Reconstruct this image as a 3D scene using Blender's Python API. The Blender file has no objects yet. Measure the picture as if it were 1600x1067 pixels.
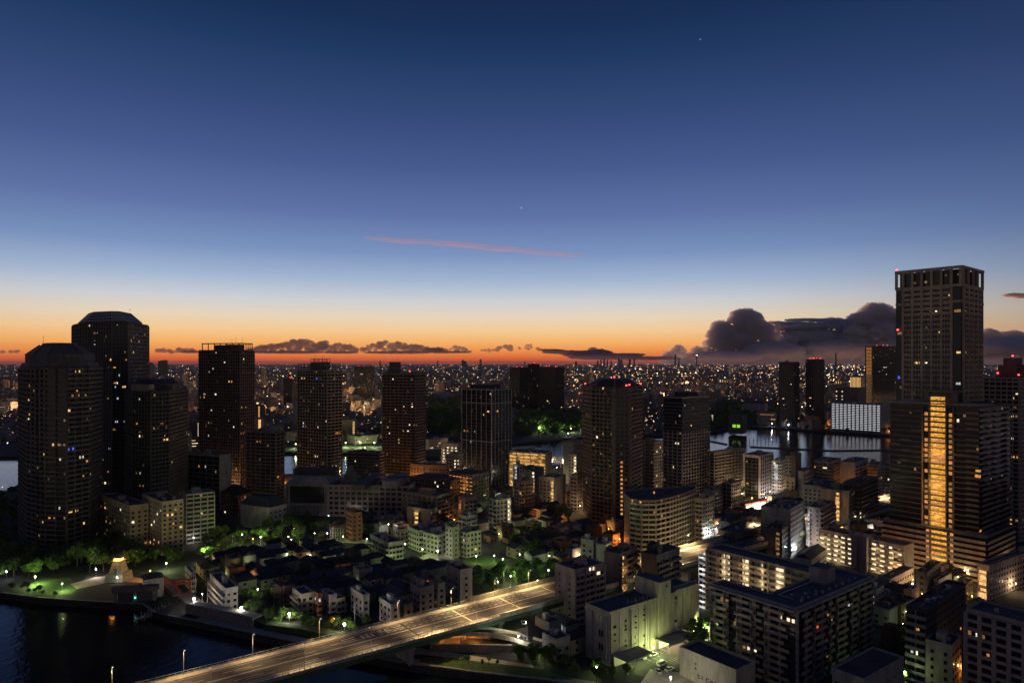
import bpy, math, random
from mathutils import Vector, noise
rnd = random.Random(7)
SC = bpy.context.scene
COL = SC.collection
F, CX, HY, H = 1067.0, 800.0, 567.0, 120.0     # photo focal length (px), centre, horizon row, eye height (m)
def g(px, py, z=0.0):                            # photo pixel on the level z -> place
    Y = (H - z) * F / (py - HY)
    return Vector(((px - CX) / F * Y, Y))
def pix(x, y, z):
    return (CX + F * x / y, HY + F * (H - z) / y)
R = math.radians
ORD = ['first', 'second', 'third', 'fourth', 'fifth', 'sixth', 'seventh', 'eighth', 'ninth', 'tenth', 'eleventh', 'twelfth',
       'thirteenth', 'fourteenth', 'fifteenth', 'sixteenth', 'seventeenth', 'eighteenth', 'nineteenth', 'twentieth']
def ordn(i):
    if i < 20: return ORD[i]
    t = ['twenty', 'thirty', 'forty', 'fifty', 'sixty', 'seventy', 'eighty', 'ninety'][(i + 1) // 10 - 2] if i + 1 < 100 else 'hundred'
    k = (i + 1) % 10
    return t + '-' + ORD[k - 1] if k else t[:-1] + 'ieth'

# ---------------------------------------------------------------- materials
def mat(name, col, rough=0.8, var=0.35, scale=0.35, spec=0.3, metal=0.0, rand=0.0, streak=True):
    m = bpy.data.materials.new(name); m.use_nodes = True
    nt = m.node_tree; N = nt.nodes; L = nt.links
    b = N['Principled BSDF']
    b.inputs['Roughness'].default_value = rough
    b.inputs['Metallic'].default_value = metal
    b.inputs['Specular IOR Level'].default_value = spec
    geo = N.new('ShaderNodeNewGeometry')
    mp = N.new('ShaderNodeMapping'); mp.inputs['Scale'].default_value = (1, 1, 0.25 if streak else 1)
    L.new(geo.outputs['Position'], mp.inputs['Vector'])
    n = N.new('ShaderNodeTexNoise'); n.inputs['Scale'].default_value = scale; n.inputs['Detail'].default_value = 6; n.inputs['Roughness'].default_value = 0.65
    L.new(mp.outputs['Vector'], n.inputs['Vector'])
    r = N.new('ShaderNodeMapRange'); r.inputs[1].default_value = 0.3; r.inputs[2].default_value = 0.7
    r.inputs[3].default_value = 1 - var; r.inputs[4].default_value = 1 + var
    L.new(n.outputs['Fac'], r.inputs[0])
    mx = N.new('ShaderNodeVectorMath'); mx.operation = 'SCALE'; mx.inputs[0].default_value = col
    if rand:
        oi = N.new('ShaderNodeObjectInfo')
        r2 = N.new('ShaderNodeMapRange'); r2.inputs[3].default_value = 1 - rand; r2.inputs[4].default_value = 1 + rand
        L.new(oi.outputs['Random'], r2.inputs[0])
        mm = N.new('ShaderNodeMath'); mm.operation = 'MULTIPLY'
        L.new(r.outputs[0], mm.inputs[0]); L.new(r2.outputs[0], mm.inputs[1]); L.new(mm.outputs[0], mx.inputs['Scale'])
    else:
        L.new(r.outputs[0], mx.inputs['Scale'])
    L.new(mx.outputs['Vector'], b.inputs['Base Color'])
    return m
def emi(name, col, s, var=0.0, sample=False):
    m = bpy.data.materials.new(name); m.use_nodes = True
    nt = m.node_tree; N = nt.nodes; L = nt.links
    N.remove(N['Principled BSDF'])
    e = N.new('ShaderNodeEmission'); e.inputs['Color'].default_value = (*col, 1); e.inputs['Strength'].default_value = s
    if var:
        geo = N.new('ShaderNodeNewGeometry'); n = N.new('ShaderNodeTexNoise'); n.inputs['Scale'].default_value = 1.1; n.inputs['Detail'].default_value = 2
        L.new(geo.outputs['Position'], n.inputs['Vector'])
        r = N.new('ShaderNodeMapRange'); r.inputs[1].default_value = 0.35; r.inputs[2].default_value = 0.65; r.inputs[3].default_value = s * (1 - var); r.inputs[4].default_value = s * (1 + var)
        L.new(n.outputs['Fac'], r.inputs[0]); L.new(r.outputs[0], e.inputs['Strength'])
    L.new(e.outputs[0], N['Material Output'].inputs[0])
    m.cycles.emission_sampling = 'AUTO' if sample else 'NONE'
    return m
M = dict(
    beige=mat('wall_beige', (.36, .29, .21)), white=mat('wall_white', (.48, .45, .40)), brown=mat('wall_brown', (.19, .15, .12)),
    grey=mat('wall_grey', (.27, .26, .25)), pink=mat('wall_pink', (.33, .265, .24)), dark=mat('wall_dark', (.112, .104, .098)),
    black=mat('wall_black', (.055, .052, .054)), cream=mat('wall_cream', (.45, .41, .30)), green=mat('wall_green', (.36, .35, .29)), brick=mat('brick', (.25, .10, .06)),
    concrete=mat('concrete', (.30, .29, .27), .9), roof=mat('roof_felt', (.075, .076, .085), .85, .4, .2, streak=False),
    tile=mat('roof_tile', (.04, .04, .045), .8, .45, .5, .2, rand=.45, streak=False), tileb=mat('roof_blue', (.045, .055, .07), .75, .35, .4, .25, rand=.3, streak=False),
    glass=mat('dark_glass', (.015, .017, .02), .18, .3, .3, .5), glassb=mat('blue_glass', (.008, .024, .026), .35, .3, .2, .6),
    metal=mat('painted_metal', (.28, .28, .28), .5, .2, 1, .4), darkm=mat('dark_metal', (.06, .06, .065), .5, .2, 1, .4), rail=mat('white_rail', (.55, .55, .53), .5, .15, 1),
    asphalt=mat('asphalt', (.085, .072, .066), .85, .3, .25, streak=False), road=mat('street_asphalt', (.06, .058, .056), .9, .35, .3, streak=False), land=mat('ground_earth', (.026, .027, .024), .95, .5, .06, streak=False),
    farland=mat('far_ground', (.035, .034, .034), .95, .6, .006, streak=False),
    pave=mat('pale_paving', (.36, .31, .25), .9, .3, .5, streak=False), grass=mat('lawn', (.05, .09, .022), .95, .45, .6, streak=False), line=mat('road_paint', (.62, .6, .55), .7, .25, .8, streak=False),
    leaf=mat('leaf_green', (.085, .15, .03), .75, .5, .5, .25, rand=.45, streak=False), bark=mat('bark', (.07, .05, .035), .9, .3, 2),
    red=mat('red_paint', (.35, .035, .015), .6, .2, 1), steelg=mat('green_girder', (.06, .12, .07), .6, .3, .5), stone=mat('stone_block', (.21, .19, .16), .9, .4, .6, streak=False),
    h1=mat('house_white', (.3, .285, .26), .85, .25, .5, rand=.25), h2=mat('house_tan', (.26, .2, .14), .85, .25, .5, rand=.35), h3=mat('house_grey', (.2, .2, .2), .85, .25, .5, rand=.35), h4=mat('house_brown', (.17, .1, .065), .85, .25, .5, rand=.3),
    far1=mat('far_wall_grey', (.22, .205, .195), .9, .3, .05, rand=.55), far2=mat('far_wall_brown', (.22, .17, .13), .9, .3, .05, rand=.55), far3=mat('far_wall_pale', (.36, .32, .28), .9, .3, .05, rand=.45),
    car=mat('car_paint_white', (.6, .6, .58), .35, .05, 1, .6), card=mat('car_paint_dark', (.06, .065, .08), .35, .1, 1, .6), tyre=mat('rubber', (.02, .02, .02), .9),
    cloud=None)
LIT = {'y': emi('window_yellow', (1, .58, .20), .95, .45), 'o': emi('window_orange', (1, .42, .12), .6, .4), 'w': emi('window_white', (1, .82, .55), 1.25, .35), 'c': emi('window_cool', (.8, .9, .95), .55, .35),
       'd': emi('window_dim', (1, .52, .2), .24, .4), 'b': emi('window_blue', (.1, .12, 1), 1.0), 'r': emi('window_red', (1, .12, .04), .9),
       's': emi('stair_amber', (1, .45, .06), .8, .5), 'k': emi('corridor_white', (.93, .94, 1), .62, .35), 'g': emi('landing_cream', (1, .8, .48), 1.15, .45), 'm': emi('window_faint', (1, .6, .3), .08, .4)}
LAMP = {'white': (emi('lamp_white', (1, .95, .85), 30), (1, .93, .78)), 'green': (emi('lamp_greenish', (.8, 1, .5), 26), (.75, 1, .38)), 'orange': (emi('lamp_sodium', (1, .35, .06), 22), (1, .36, .07)),
        'warm': (emi('lamp_warm', (1, .75, .42), 26), (1, .68, .36)), 'amber': (emi('lamp_amber', (1, .72, .34), 24), (1, .70, .33)), 'cool': (emi('lamp_cool', (.8, .9, 1), 26), (.8, .9, 1)), 'red': (emi('beacon_red', (1, .03, .03), 14), (1, .04, .03)),
        'flood': (emi('lamp_flood', (.9, 1, .55), 30), (.8, 1, .36))}

# ---------------------------------------------------------------- mesh builder
class MB:
    def __init__(s): s.v = []; s.f = []; s.m = []
    def add(s, vs, fs, m=0):
        b = len(s.v); s.v += [tuple(v) for v in vs]
        s.f += [tuple(b + i for i in f) for f in fs]; s.m += [m] * len(fs)
    def hexa(s, P, m=0):   # 8 points: bottom 4, top 4
        s.add(P, [(0, 3, 2, 1), (4, 5, 6, 7), (0, 1, 5, 4), (1, 2, 6, 5), (2, 3, 7, 6), (3, 0, 4, 7)], m)
    def box(s, x0, x1, y0, y1, z0, z1, m=0):
        s.hexa([(x0, y0, z0), (x1, y0, z0), (x1, y1, z0), (x0, y1, z0), (x0, y0, z1), (x1, y0, z1), (x1, y1, z1), (x0, y1, z1)], m)
    def fbox(s, fc, s0, s1, t0, t1, z0, z1, m=0):
        q = [fc.p(s0, t1), fc.p(s1, t1), fc.p(s1, t0), fc.p(s0, t0)]
        s.hexa([(a.x, a.y, z0) for a in q] + [(a.x, a.y, z1) for a in q], m)
    def prism(s, poly, z0, z1, m=0):
        n = len(poly)
        s.add([(p[0], p[1], z0) for p in poly] + [(p[0], p[1], z1) for p in poly],
              [tuple(range(n - 1, -1, -1)), tuple(range(n, 2 * n))] + [(i, (i + 1) % n, n + (i + 1) % n, n + i) for i in range(n)], m)
    def frust(s, poly, z0, poly1, z1, m=0):
        n = len(poly)
        s.add([(p[0], p[1], z0) for p in poly] + [(p[0], p[1], z1) for p in poly1],
              [tuple(range(n - 1, -1, -1)), tuple(range(n, 2 * n))] + [(i, (i + 1) % n, n + (i + 1) % n, n + i) for i in range(n)], m)
    def tube(s, a, b, r0, r1=None, n=6, m=0):
        r1 = r0 if r1 is None else r1
        a = Vector(a); b = Vector(b); d = (b - a).normalized()
        u = d.cross(Vector((0, 0, 1)))
        u = u.normalized() if u.length > 1e-3 else Vector((1, 0, 0))
        w = d.cross(u)
        P = [a + (u * math.cos(2 * math.pi * i / n) + w * math.sin(2 * math.pi * i / n)) * r0 for i in range(n)] + \
            [b + (u * math.cos(2 * math.pi * i / n) + w * math.sin(2 * math.pi * i / n)) * r1 for i in range(n)]
        s.add(P, [tuple(range(n - 1, -1, -1)), tuple(range(n, 2 * n))] + [(i, (i + 1) % n, n + (i + 1) % n, n + i) for i in range(n)], m)
    def mesh(s, name, mats):
        me = bpy.data.meshes.new(name); me.from_pydata(s.v, [], s.f)
        for m in mats: me.materials.append(m)
        if len(mats) > 1: me.polygons.foreach_set('material_index', s.m)
        me.update(); return me
    def build(s, name, mats, parent=None, loc=(0, 0, 0)):
        if not isinstance(mats, (list, tuple)): mats = [mats]
        return link(name, s.mesh(name, mats), parent, loc)
def link(name, data, parent=None, loc=(0, 0, 0)):
    o = bpy.data.objects.new(name, data); COL.objects.link(o); o.location = loc
    if parent is not None: o.parent = parent
    return o
def tag(o, label, cat, group=None):
    o['label'] = label; o['category'] = cat
    if group: o['group'] = group
    return o
def thing(name, label, cat, loc=(0, 0, 0), group=None):
    return tag(link(name, None, None, loc), label, cat, group)
def struct(name, mb, m, loc=(0, 0, 0), kind='structure'):
    o = mb.build(name, m, None, loc); o['kind'] = kind; return o
def dup(o, loc, rz=None, label=None, group=None, scale=None):
    c = o.copy(); COL.objects.link(c); c.location = loc
    if rz is not None: c.rotation_euler = (0, 0, rz)
    if scale is not None: c.scale = scale
    if label: c['label'] = label
    if group: c['group'] = group
    for ch in o.children:
        k = ch.copy(); COL.objects.link(k); k.parent = c
        for gc in ch.children:
            q = gc.copy(); COL.objects.link(q); q.parent = k
    return c
_ub = MB(); _ub.box(-.5, .5, -.5, .5, -.5, .5)
UB = {}
def unit(m):
    if m.name not in UB: UB[m.name] = _ub.mesh('pane_' + m.name, [m])
    return UB[m.name]

# ---------------------------------------------------------------- buildings
class Face:
    def __init__(s, a, b):
        s.a = Vector(a); s.d = Vector(b) - Vector(a); s.L = s.d.length; s.d /= s.L; s.n = Vector((s.d.y, -s.d.x))
    def p(s, u, t): return s.a + s.d * u + s.n * t
    def rz(s): return math.atan2(s.d.y, s.d.x)
FOOT = []          # footprints (world polygons) of everything built, to keep later things off them
LAND = []          # (short name, x, y, top z)
def inside(p, poly):
    x, y = p[0], p[1]; c = False; n = len(poly)
    for i in range(n):
        a = poly[i]; b = poly[i - 1]
        if (a[1] > y) != (b[1] > y) and x < (b[0] - a[0]) * (y - a[1]) / (b[1] - a[1]) + a[0]: c = not c
    return c
def near_foot(p, d):
    for poly, cx, cy, rr in FOOT:
        if (p[0] - cx) ** 2 + (p[1] - cy) ** 2 > (rr + d) ** 2: continue
        if inside(p, poly): return True
        n = len(poly)
        for i in range(n):
            a = Vector(poly[i][:2]); b = Vector(poly[i - 1][:2]); ab = b - a
            t = max(0, min(1, (Vector(p[:2]) - a).dot(ab) / max(ab.length_squared, 1e-6)))
            if (a + ab * t - Vector(p[:2])).length < d: return True
    return False
def add_foot(poly):
    cx = sum(p[0] for p in poly) / len(poly); cy = sum(p[1] for p in poly) / len(poly)
    FOOT.append((poly, cx, cy, max(math.hypot(p[0] - cx, p[1] - cy) for p in poly)))

class Bld: pass
def corners(xL, xC, xR, yb, a, U=None, V=None):
    C = g(xC, yb); k = C.y / F; U0, V0 = U, V
    def w(px, d):
        t = (px - CX) / F
        return (t * C.y - C.x) / (d.x - t * d.y)
    for da in sorted(range(-60, 61), key=abs):      # the angle asked for, or the closest one that gives believable walls
        b = a + da
        if not 3 <= b <= 87: continue
        dr = Vector((math.cos(R(b)), math.sin(R(b)))); dl = Vector((-math.sin(R(b)), math.cos(R(b))))
        U = U0 or w(xR, dr); V = V0 or w(xL, dl)
        mU = U0 or min(max(2.2 * (xR - xC) * k + 14, 20), 95); mV = V0 or min(max(2.2 * (xC - xL) * k + 14, 20), 95)
        if .5 < U <= mU and .5 < V <= mV: return [C + dl * V, C, C + dr * U], [C + dr * U + dl * V]
    raise ValueError((xL, xC, xR, yb, a))
def shell(name, label, cat, front, back, h, wall, group=None, short=None, roof='roof', par=1.0, z0=0.0, core=None, hcore=None):
    b = Bld(); allp = front + back
    c = sum(allp, Vector((0, 0))) / len(allp)
    b.root = thing(name, label, cat, (c.x, c.y, z0), group)
    b.front = [p - c for p in front]; b.poly = [p - c for p in allp]
    b.faces = [Face(b.front[i], b.front[i + 1]) for i in range(len(front) - 1)]
    b.h = h; b.c = c; b.wall = wall; b.z0 = z0
    m = MB(); m.prism(b.poly, 0, hcore or h); m.build('wall', M[core or wall], b.root)
    if roof:
        r = MB(); ins = [p * (1 - .35 / max(p.length, 1)) for p in b.poly]; r.prism(ins, h + .01, h + .15)
        r.build('roof', M[roof], b.root)
    if par:
        q = MB(); n = len(b.poly)
        for i in range(n):
            f = Face(b.poly[i], b.poly[(i + 1) % n]); q.fbox(f, -.06, f.L - .36, -.3, .06, h - .35, h + par)
        q.build('parapet', M[wall], b.root)
    add_foot([tuple(p) for p in allp])
    if short: LAND.append((short, c.x, c.y, h))
    return b
def rectpt(b, fu, fv):   # front = [L, C, R]
    L, C, Rp = b.front[:3]
    return C + (Rp - C) * fu + (L - C) * fv
def rbox(b, name, fu, fv, w, d, h, m, z=None, top=None):
    p = rectpt(b, fu, fv); f = b.faces[-1]
    q = MB(); z = b.h if z is None else z
    e = [p + f.d * sx * w / 2 - f.n * sy * d / 2 for sx, sy in ((-1, -1), (1, -1), (1, 1), (-1, 1))]
    q.prism(e, z, z + h)
    q.prism([p + (x - p) * 1.06 for x in e], z + h, z + h + .25)
    return q.build(name, M[m], b.root)
def furnish(b, n=3, pent=True):
    if pent: rbox(b, 'penthouse', rnd.uniform(.35, .65), rnd.uniform(.4, .65), min(5, b.faces[-1].L * .35), min(4, b.faces[0].L * .35), rnd.uniform(2.4, 3.4), b.wall)
    for i in range(n):
        if i == 1:
            p = rectpt(b, rnd.uniform(.2, .8), rnd.uniform(.2, .8)); q = MB(); q.tube((p.x, p.y, b.h), (p.x, p.y, b.h + rnd.uniform(1.6, 2.4)), rnd.uniform(.7, 1.1), n=10); q.build('water_tank', M[rnd.choice(['white', 'metal', 'cream'])], b.root)
            p = rectpt(b, rnd.uniform(.2, .8), rnd.uniform(.2, .8)); q = MB(); q.tube((p.x, p.y, b.h), (p.x, p.y, b.h + rnd.uniform(3, 5)), .07); q.tube((p.x - .8, p.y, b.h + 2.8), (p.x + .8, p.y, b.h + 2.8), .05); q.build('antenna', M['metal'], b.root)
            p = rectpt(b, .1, .5); p2 = rectpt(b, .9, .5); q = MB(); q.tube((p.x, p.y, b.h + .35), (p2.x, p2.y, b.h + .35), .14); q.build('roof_pipe', M['metal'], b.root)
        rbox(b, 'roof_unit', rnd.uniform(.15, .85), rnd.uniform(.12, .85), rnd.uniform(.9, 2), rnd.uniform(.8, 1.4), rnd.uniform(.7, 1.5), rnd.choice(['metal', 'darkm', 'white']))
def pane(b, f, s, z, w, h, m, t=.03, name='window', th=.1):
    p = f.p(s, t)
    o = link(name, unit(m), b.root, (p.x, p.y, z)); o.scale = (w, th, h); o.rotation_euler = (0, 0, f.rz()); return o
def lightpix(b, px, py):
    d = Vector(((px - CX) / F, 1.0)); best = None
    for f in b.faces:
        a = b.c + f.a
        den = d.dot(f.n)
        if den >= 0: continue
        Y = a.dot(f.n) / den; P = d * Y; s = (P - a).dot(f.d)
        if -.6 <= s <= f.L + .6:
            z = H - (py - HY) / F * Y - b.z0
            if best is None or Y < best[0]: best = (Y, f, min(max(s, .8), f.L - .8), z)
    return best
def lights(b, spec, fh, t=.06):
    """spec: 'x,y,w,key ...' lit windows read off the photograph, set in the storey they fall in"""
    for it in spec.split():
        q = it.split(','); px, py = float(q[0]), float(q[1]); w = float(q[2]); k = q[3]
        r = lightpix(b, px, py)
        if not r: continue
        Y, f, s, z = r
        fl = max(0, math.floor((z + .3) / fh))
        if fl * fh + 2.3 > b.h + .5: fl -= 1
        wm = w * Y / F
        wj, hj = rnd.uniform(.75, 1.15), rnd.choice([.6, .85, 1, 1, 1.15])
        pane(b, f, s, fl * fh + fh * .53, max(wm, 1.1) * wj, min(1.5, fh * .5) * hj, LIT[k], t, 'lit_window', .12)
def randlit(b, fh, rate, keys='ydwddodmmmmm', t=.07, bw=3.2, faces=None, zmin=0):
    for f in (b.faces if faces is None else [b.faces[i] for i in faces]):
        nb = max(1, round(f.L / bw)); w = f.L / nb
        for k in range(int(b.h / fh)):
            if k * fh < zmin: continue
            for i in range(nb):
                if rnd.random() < rate: pane(b, f, (i + rnd.choice([.35, .5, .65])) * w, k * fh + fh * .53, rnd.choice([1, 1.3, 1.8]), rnd.choice([1.0, 1.3]), LIT[rnd.choice(keys)], t, 'lit_window', .12)
# --- facade styles
def st_grid(b, f, fh, bw=3.4, cw=.5, sl=.55, t=.5, z0=0, mat_=None, gl='glass', every=1):
    q = MB(); q.fbox(f, .05, f.L - .05, -.05, .03, z0, b.h - .4); q.build('glazing', M[gl], b.root)
    q = MB(); nb = max(1, round(f.L / bw))
    for i in range(nb + 1): q.fbox(f, i * f.L / nb - cw / 2, i * f.L / nb + cw / 2, 0, t + .05, z0, b.h - .36)
    for k in range(0, int((b.h - z0) / fh) + 1, every): q.fbox(f, .02, f.L - .02, 0, t, z0 + k * fh - .1, min(z0 + k * fh + sl, b.h - .37))
    return q.build('facade_frame', M[mat_ or b.wall], b.root)
def st_band(b, f, fh, bw=6.4, t=1.1, ph=1.0, gl='glass', mat_=None, z0=0, gaps=0.0, fins=True, top=None, name='balcony_frame'):
    top = top or b.h
    q = MB(); q.fbox(f, .05, f.L - .05, -.05, .03, z0, top - .4); q.build('glazing', M[gl], b.root)
    q = MB(); nb = max(1, round(f.L / bw)); w = f.L / nb
    pat = [rnd.random() < gaps for _ in range(nb)]
    for k in range(0, int((top - z0) / fh) + 1):
        z = z0 + k * fh
        if z + ph > top + .4: continue
        q.fbox(f, -.1, f.L + .1, 0, t, z - .22, z)
        for i in range(nb):
            if pat[i] != (rnd.random() < gaps * .25): q.fbox(f, i * w + .02, (i + 1) * w - .02, t - .14, t - .05, z, z + ph * .35)
            else: q.fbox(f, i * w, (i + 1) * w, t - .15, t + .01, z, z + ph)
    if fins:
        for i in range(nb + 1): q.fbox(f, i * w - .12, i * w + .12, 0, t - .16, z0, top - .36)
    return q.build(name, M[mat_ or b.wall], b.root)
def st_balc(b, f, fh, bw=6, t=1.3, ph=1.1, s0=0, s1=None, mat_=None, gl='glass', k0=0, name='balcony', wins=True):
    s1 = f.L if s1 is None else s1; L = s1 - s0; nb = max(1, round(L / bw)); w = L / nb
    q = MB()
    q.fbox(f, s0, s1, 0, t, -.2, 0); q.fbox(f, s0, s1, t - .12, t + .01, .0, ph)
    q.fbox(f, s0 - .01, s0 + .11, 0, t - .13, 0, ph); q.fbox(f, s1 - .11, s1 + .01, 0, t - .13, 0, ph)
    for i in range(1, nb): q.fbox(f, s0 + i * w - .06, s0 + i * w + .06, 0, t - .13, 0, fh - .25)
    me = q.mesh(name, [M[mat_ or b.wall]])
    n = int((b.h + .3) / fh); z = []
    for k in range(k0, n): link(name, me, b.root, (0, 0, k * fh + .02))
    if wins:
        q = MB()
        for k in range(k0, n):
            for i in range(nb):
                q.fbox(f, s0 + i * w + w * .14, s0 + i * w + w * .46, -.05, .03, k * fh + .1, k * fh + 2.1); q.fbox(f, s0 + i * w + w * .56, s0 + i * w + w * .86, -.05, .03, k * fh + .1, k * fh + 2.1)
        q.build('glazing', M[gl], b.root)['kind'] = 'stuff'
def st_punch(b, f, fh, bw=3.2, w=1.5, h=1.3, rate=.04, keys='ydwdmmm', s0=0, s1=None, skip=0, one=True, sill=.9, k0=0):
    s1 = f.L if s1 is None else s1; L = s1 - s0; nb = max(1, round(L / bw)); cw = L / nb
    n = int((b.h + .2) / fh); tot = nb * (n - k0)
    mb = MB()
    for k in range(k0, n):
        for i in range(nb):
            if skip and rnd.random() < skip: continue
            s = s0 + (i + .5) * cw; z = k * fh + sill + h / 2
            if rnd.random() < rate: pane(b, f, s, z, w, h, LIT[rnd.choice(keys)], .04, 'lit_window')
            elif tot <= 60 and one: pane(b, f, s, z, w, h, M['glass'], .02)
            else: mb.fbox(f, s - w / 2, s + w / 2, -.05, .03, z - h / 2, z + h / 2)
    if mb.v: mb.build('glazing', M['glass'], b.root)['kind'] = 'stuff'
def st_gallery(b, f, fh, step=7, key='g', s0=0, s1=None, t=1.3, power=0, col=(1, .8, .5), w=2.2, k0=0, mat_=None, rate=1.0):
    s1 = f.L if s1 is None else s1
    st_balc(b, f, fh, (s1 - s0) / max(1, round((s1 - s0) / step)), t, 1.05, s0, s1, mat_, k0=k0, wins=False, name='gallery_parapet')
    nb = max(1, round((s1 - s0) / step))
    for k in range(k0, int((b.h + .3) / fh)):
        for i in range(nb):
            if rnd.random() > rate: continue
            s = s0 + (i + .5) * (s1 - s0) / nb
            pane(b, f, s + rnd.uniform(-.3, .3), k * fh + 1.85, w * rnd.uniform(.8, 1.25), rnd.uniform(.75, 1.1), LIT[key if rnd.random() < .85 else 'd'], .05, 'lit_window')  # no window: glowing pane stands for the lamplit gallery back wall
    if power:
        for k in range(k0, int((b.h + .3) / fh), 2):
            for i in range(max(1, nb // 2)):
                s = s0 + (2 * i + 1) * (s1 - s0) / nb; p = f.p(min(s, s1 - 1), t + 1.6)
                L = bpy.data.lights.new('gallery_light', 'POINT'); L.energy = power; L.color = col; L.shadow_soft_size = .4
                link('gallery_light', L, b.root, (p.x, p.y, k * fh + 2.2))
def bld(label, xL, xC, xR, yb, yt, a=37, wall='beige', sl='punch', sr='punch', fh=3.0, lit='', rl=0.02, name='apartment_block', cat='building', U=None, V=None, short=None, group=None,
        furn=3, pent=True, h=None, par=1.0, roof='roof', kw_l=None, kw_r=None, core=None, hcore=None):
    fr, bk = corners(xL, xC, xR, yb, a, U, V)
    if h is None: h = (yb - yt) * fr[1].y / F
    b = shell(name, label, cat, fr, bk, h, wall, group, short, roof, par, core=core, hcore=hcore)
    for f, st, kw in ((b.faces[0], sl, kw_l or {}), (b.faces[1], sr, kw_r or {})):
        if st == 'punch': st_punch(b, f, fh, rate=rl * 2, **kw)
        elif st == 'grid': st_grid(b, f, fh, **kw)
        elif st == 'band': st_band(b, f, fh, **kw)
        elif st == 'balc': st_balc(b, f, fh, **kw)
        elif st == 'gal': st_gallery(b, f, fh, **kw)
    idx = [i for i, st in enumerate((sl, sr)) if st in ('grid', 'band', 'balc')]
    if idx and rl: randlit(b, fh, rl, faces=idx)
    if lit: lights(b, lit, fh)
    if furn or pent: furnish(b, furn, pent)
    return b
# ================================================================ sky, camera
w = bpy.data.worlds.new('World'); SC.world = w; w.use_nodes = True
nt = w.node_tree; N = nt.nodes; L = nt.links
bg = N['Background']
tc = N.new('ShaderNodeTexCoord'); sp = N.new('ShaderNodeSeparateXYZ'); L.new(tc.outputs['Generated'], sp.inputs[0])
def sramp(stops):
    r = N.new('ShaderNodeValToRGB'); r.color_ramp.interpolation = 'EASE'
    e = r.color_ramp.elements
    while len(e) < len(stops): e.new(0.5)
    for x, (p, c) in zip(e, stops):
        x.position = p; x.color = (*[((v / 255 + .055) / 1.055) ** 2.4 if v > 10 else v / 255 / 12.92 for v in c], 1)
    r.color_ramp.interpolation = 'LINEAR'
    return r
def el(y): return math.sin(math.atan((567 - y) / F)) * 2     # ramp spans sin(elevation) 0 .. 0.5
glow = sramp([(0, (205, 84, 46)), (el(561), (224, 102, 52)), (el(551), (240, 140, 70)), (el(536), (249, 178, 102)), (el(518), (247, 203, 146)), (el(497), (233, 214, 186)), (el(471), (205, 208, 212)), (el(440), (163, 182, 210)),
              (el(398), (122, 147, 191)), (el(340), (95, 116, 166)), (el(265), (71, 91, 142)), (el(180), (51, 73, 120)), (el(95), (33, 58, 99)), (el(40), (25, 48, 85)), (1, (18, 39, 73))])
side = sramp([(0, (126, 92, 78)), (el(540), (176, 140, 108)), (el(500), (160, 152, 144)), (el(450), (118, 132, 158)), (el(380), (84, 106, 148)), (el(280), (58, 80, 124)), (el(150), (38, 58, 96)), (1, (22, 38, 68))])
back = sramp([(0, (132, 114, 102)), (.2, (112, 100, 97)), (.5, (70, 70, 90)), (1, (30, 42, 72))])
mz = N.new('ShaderNodeMath'); mz.operation = 'MULTIPLY'; mz.inputs[1].default_value = 2; L.new(sp.outputs['Z'], mz.inputs[0])
for r in (glow, side, back): L.new(mz.outputs[0], r.inputs[0])
# azimuth: how far from the place where the sun is about to come up
flat = N.new('ShaderNodeVectorMath'); flat.operation = 'MULTIPLY'; flat.inputs[1].default_value = (1, 1, 0); L.new(tc.outputs['Generated'], flat.inputs[0])
nrm = N.new('ShaderNodeVectorMath'); nrm.operation = 'NORMALIZE'; L.new(flat.outputs[0], nrm.inputs[0])
dt = N.new('ShaderNodeVectorMath'); dt.operation = 'DOT_PRODUCT'; L.new(nrm.outputs[0], dt.inputs[0])
az = math.atan2(-170, F); dt.inputs[1].default_value = (math.sin(az), math.cos(az), 0)
def mr(a, b_):
    r = N.new('ShaderNodeMapRange'); r.interpolation_type = 'SMOOTHSTEP'; r.inputs[1].default_value = a; r.inputs[2].default_value = b_; L.new(dt.outputs['Value'], r.inputs[0]); return r
def mixc(fac, a, b_):
    m = N.new('ShaderNodeMix'); m.data_type = 'RGBA'; L.new(fac.outputs[0], m.inputs['Factor']); L.new(a.outputs[0], m.inputs[6]); L.new(b_.outputs[0], m.inputs[7])
    class O: outputs = [m.outputs[2]]
    return O
m1 = mixc(mr(.55, .97), side, glow); m2 = mixc(mr(-.5, .6), back, m1)
L.new(m2.outputs[0], bg.inputs['Color']); bg.inputs['Strength'].default_value = 1.0
cam = bpy.data.cameras.new('camera'); co = link('camera', cam, None, (0, 0, H)); co.rotation_euler = (R(90), 0, 0)
cam.sensor_width = 36; cam.lens = 36 * F / 1600; cam.shift_y = (567 - 533.5) / 1600; cam.clip_start = 1; cam.clip_end = 300000
SC.camera = co
SC.view_settings.view_transform = 'Standard'; SC.view_settings.look = 'None'; SC.view_settings.exposure = 0; SC.view_settings.gamma = 1
SC.render.engine = 'CYCLES'
cy = SC.cycles; cy.use_denoising = True; cy.max_bounces = 5; cy.diffuse_bounces = 2; cy.glossy_bounces = 2; cy.volume_bounces = 11; cy.transparent_max_bounces = 8
cy.sample_clamp_indirect = 2.5; cy.caustics_reflective = False; cy.caustics_refractive = False
SC.render.film_transparent = False

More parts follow.
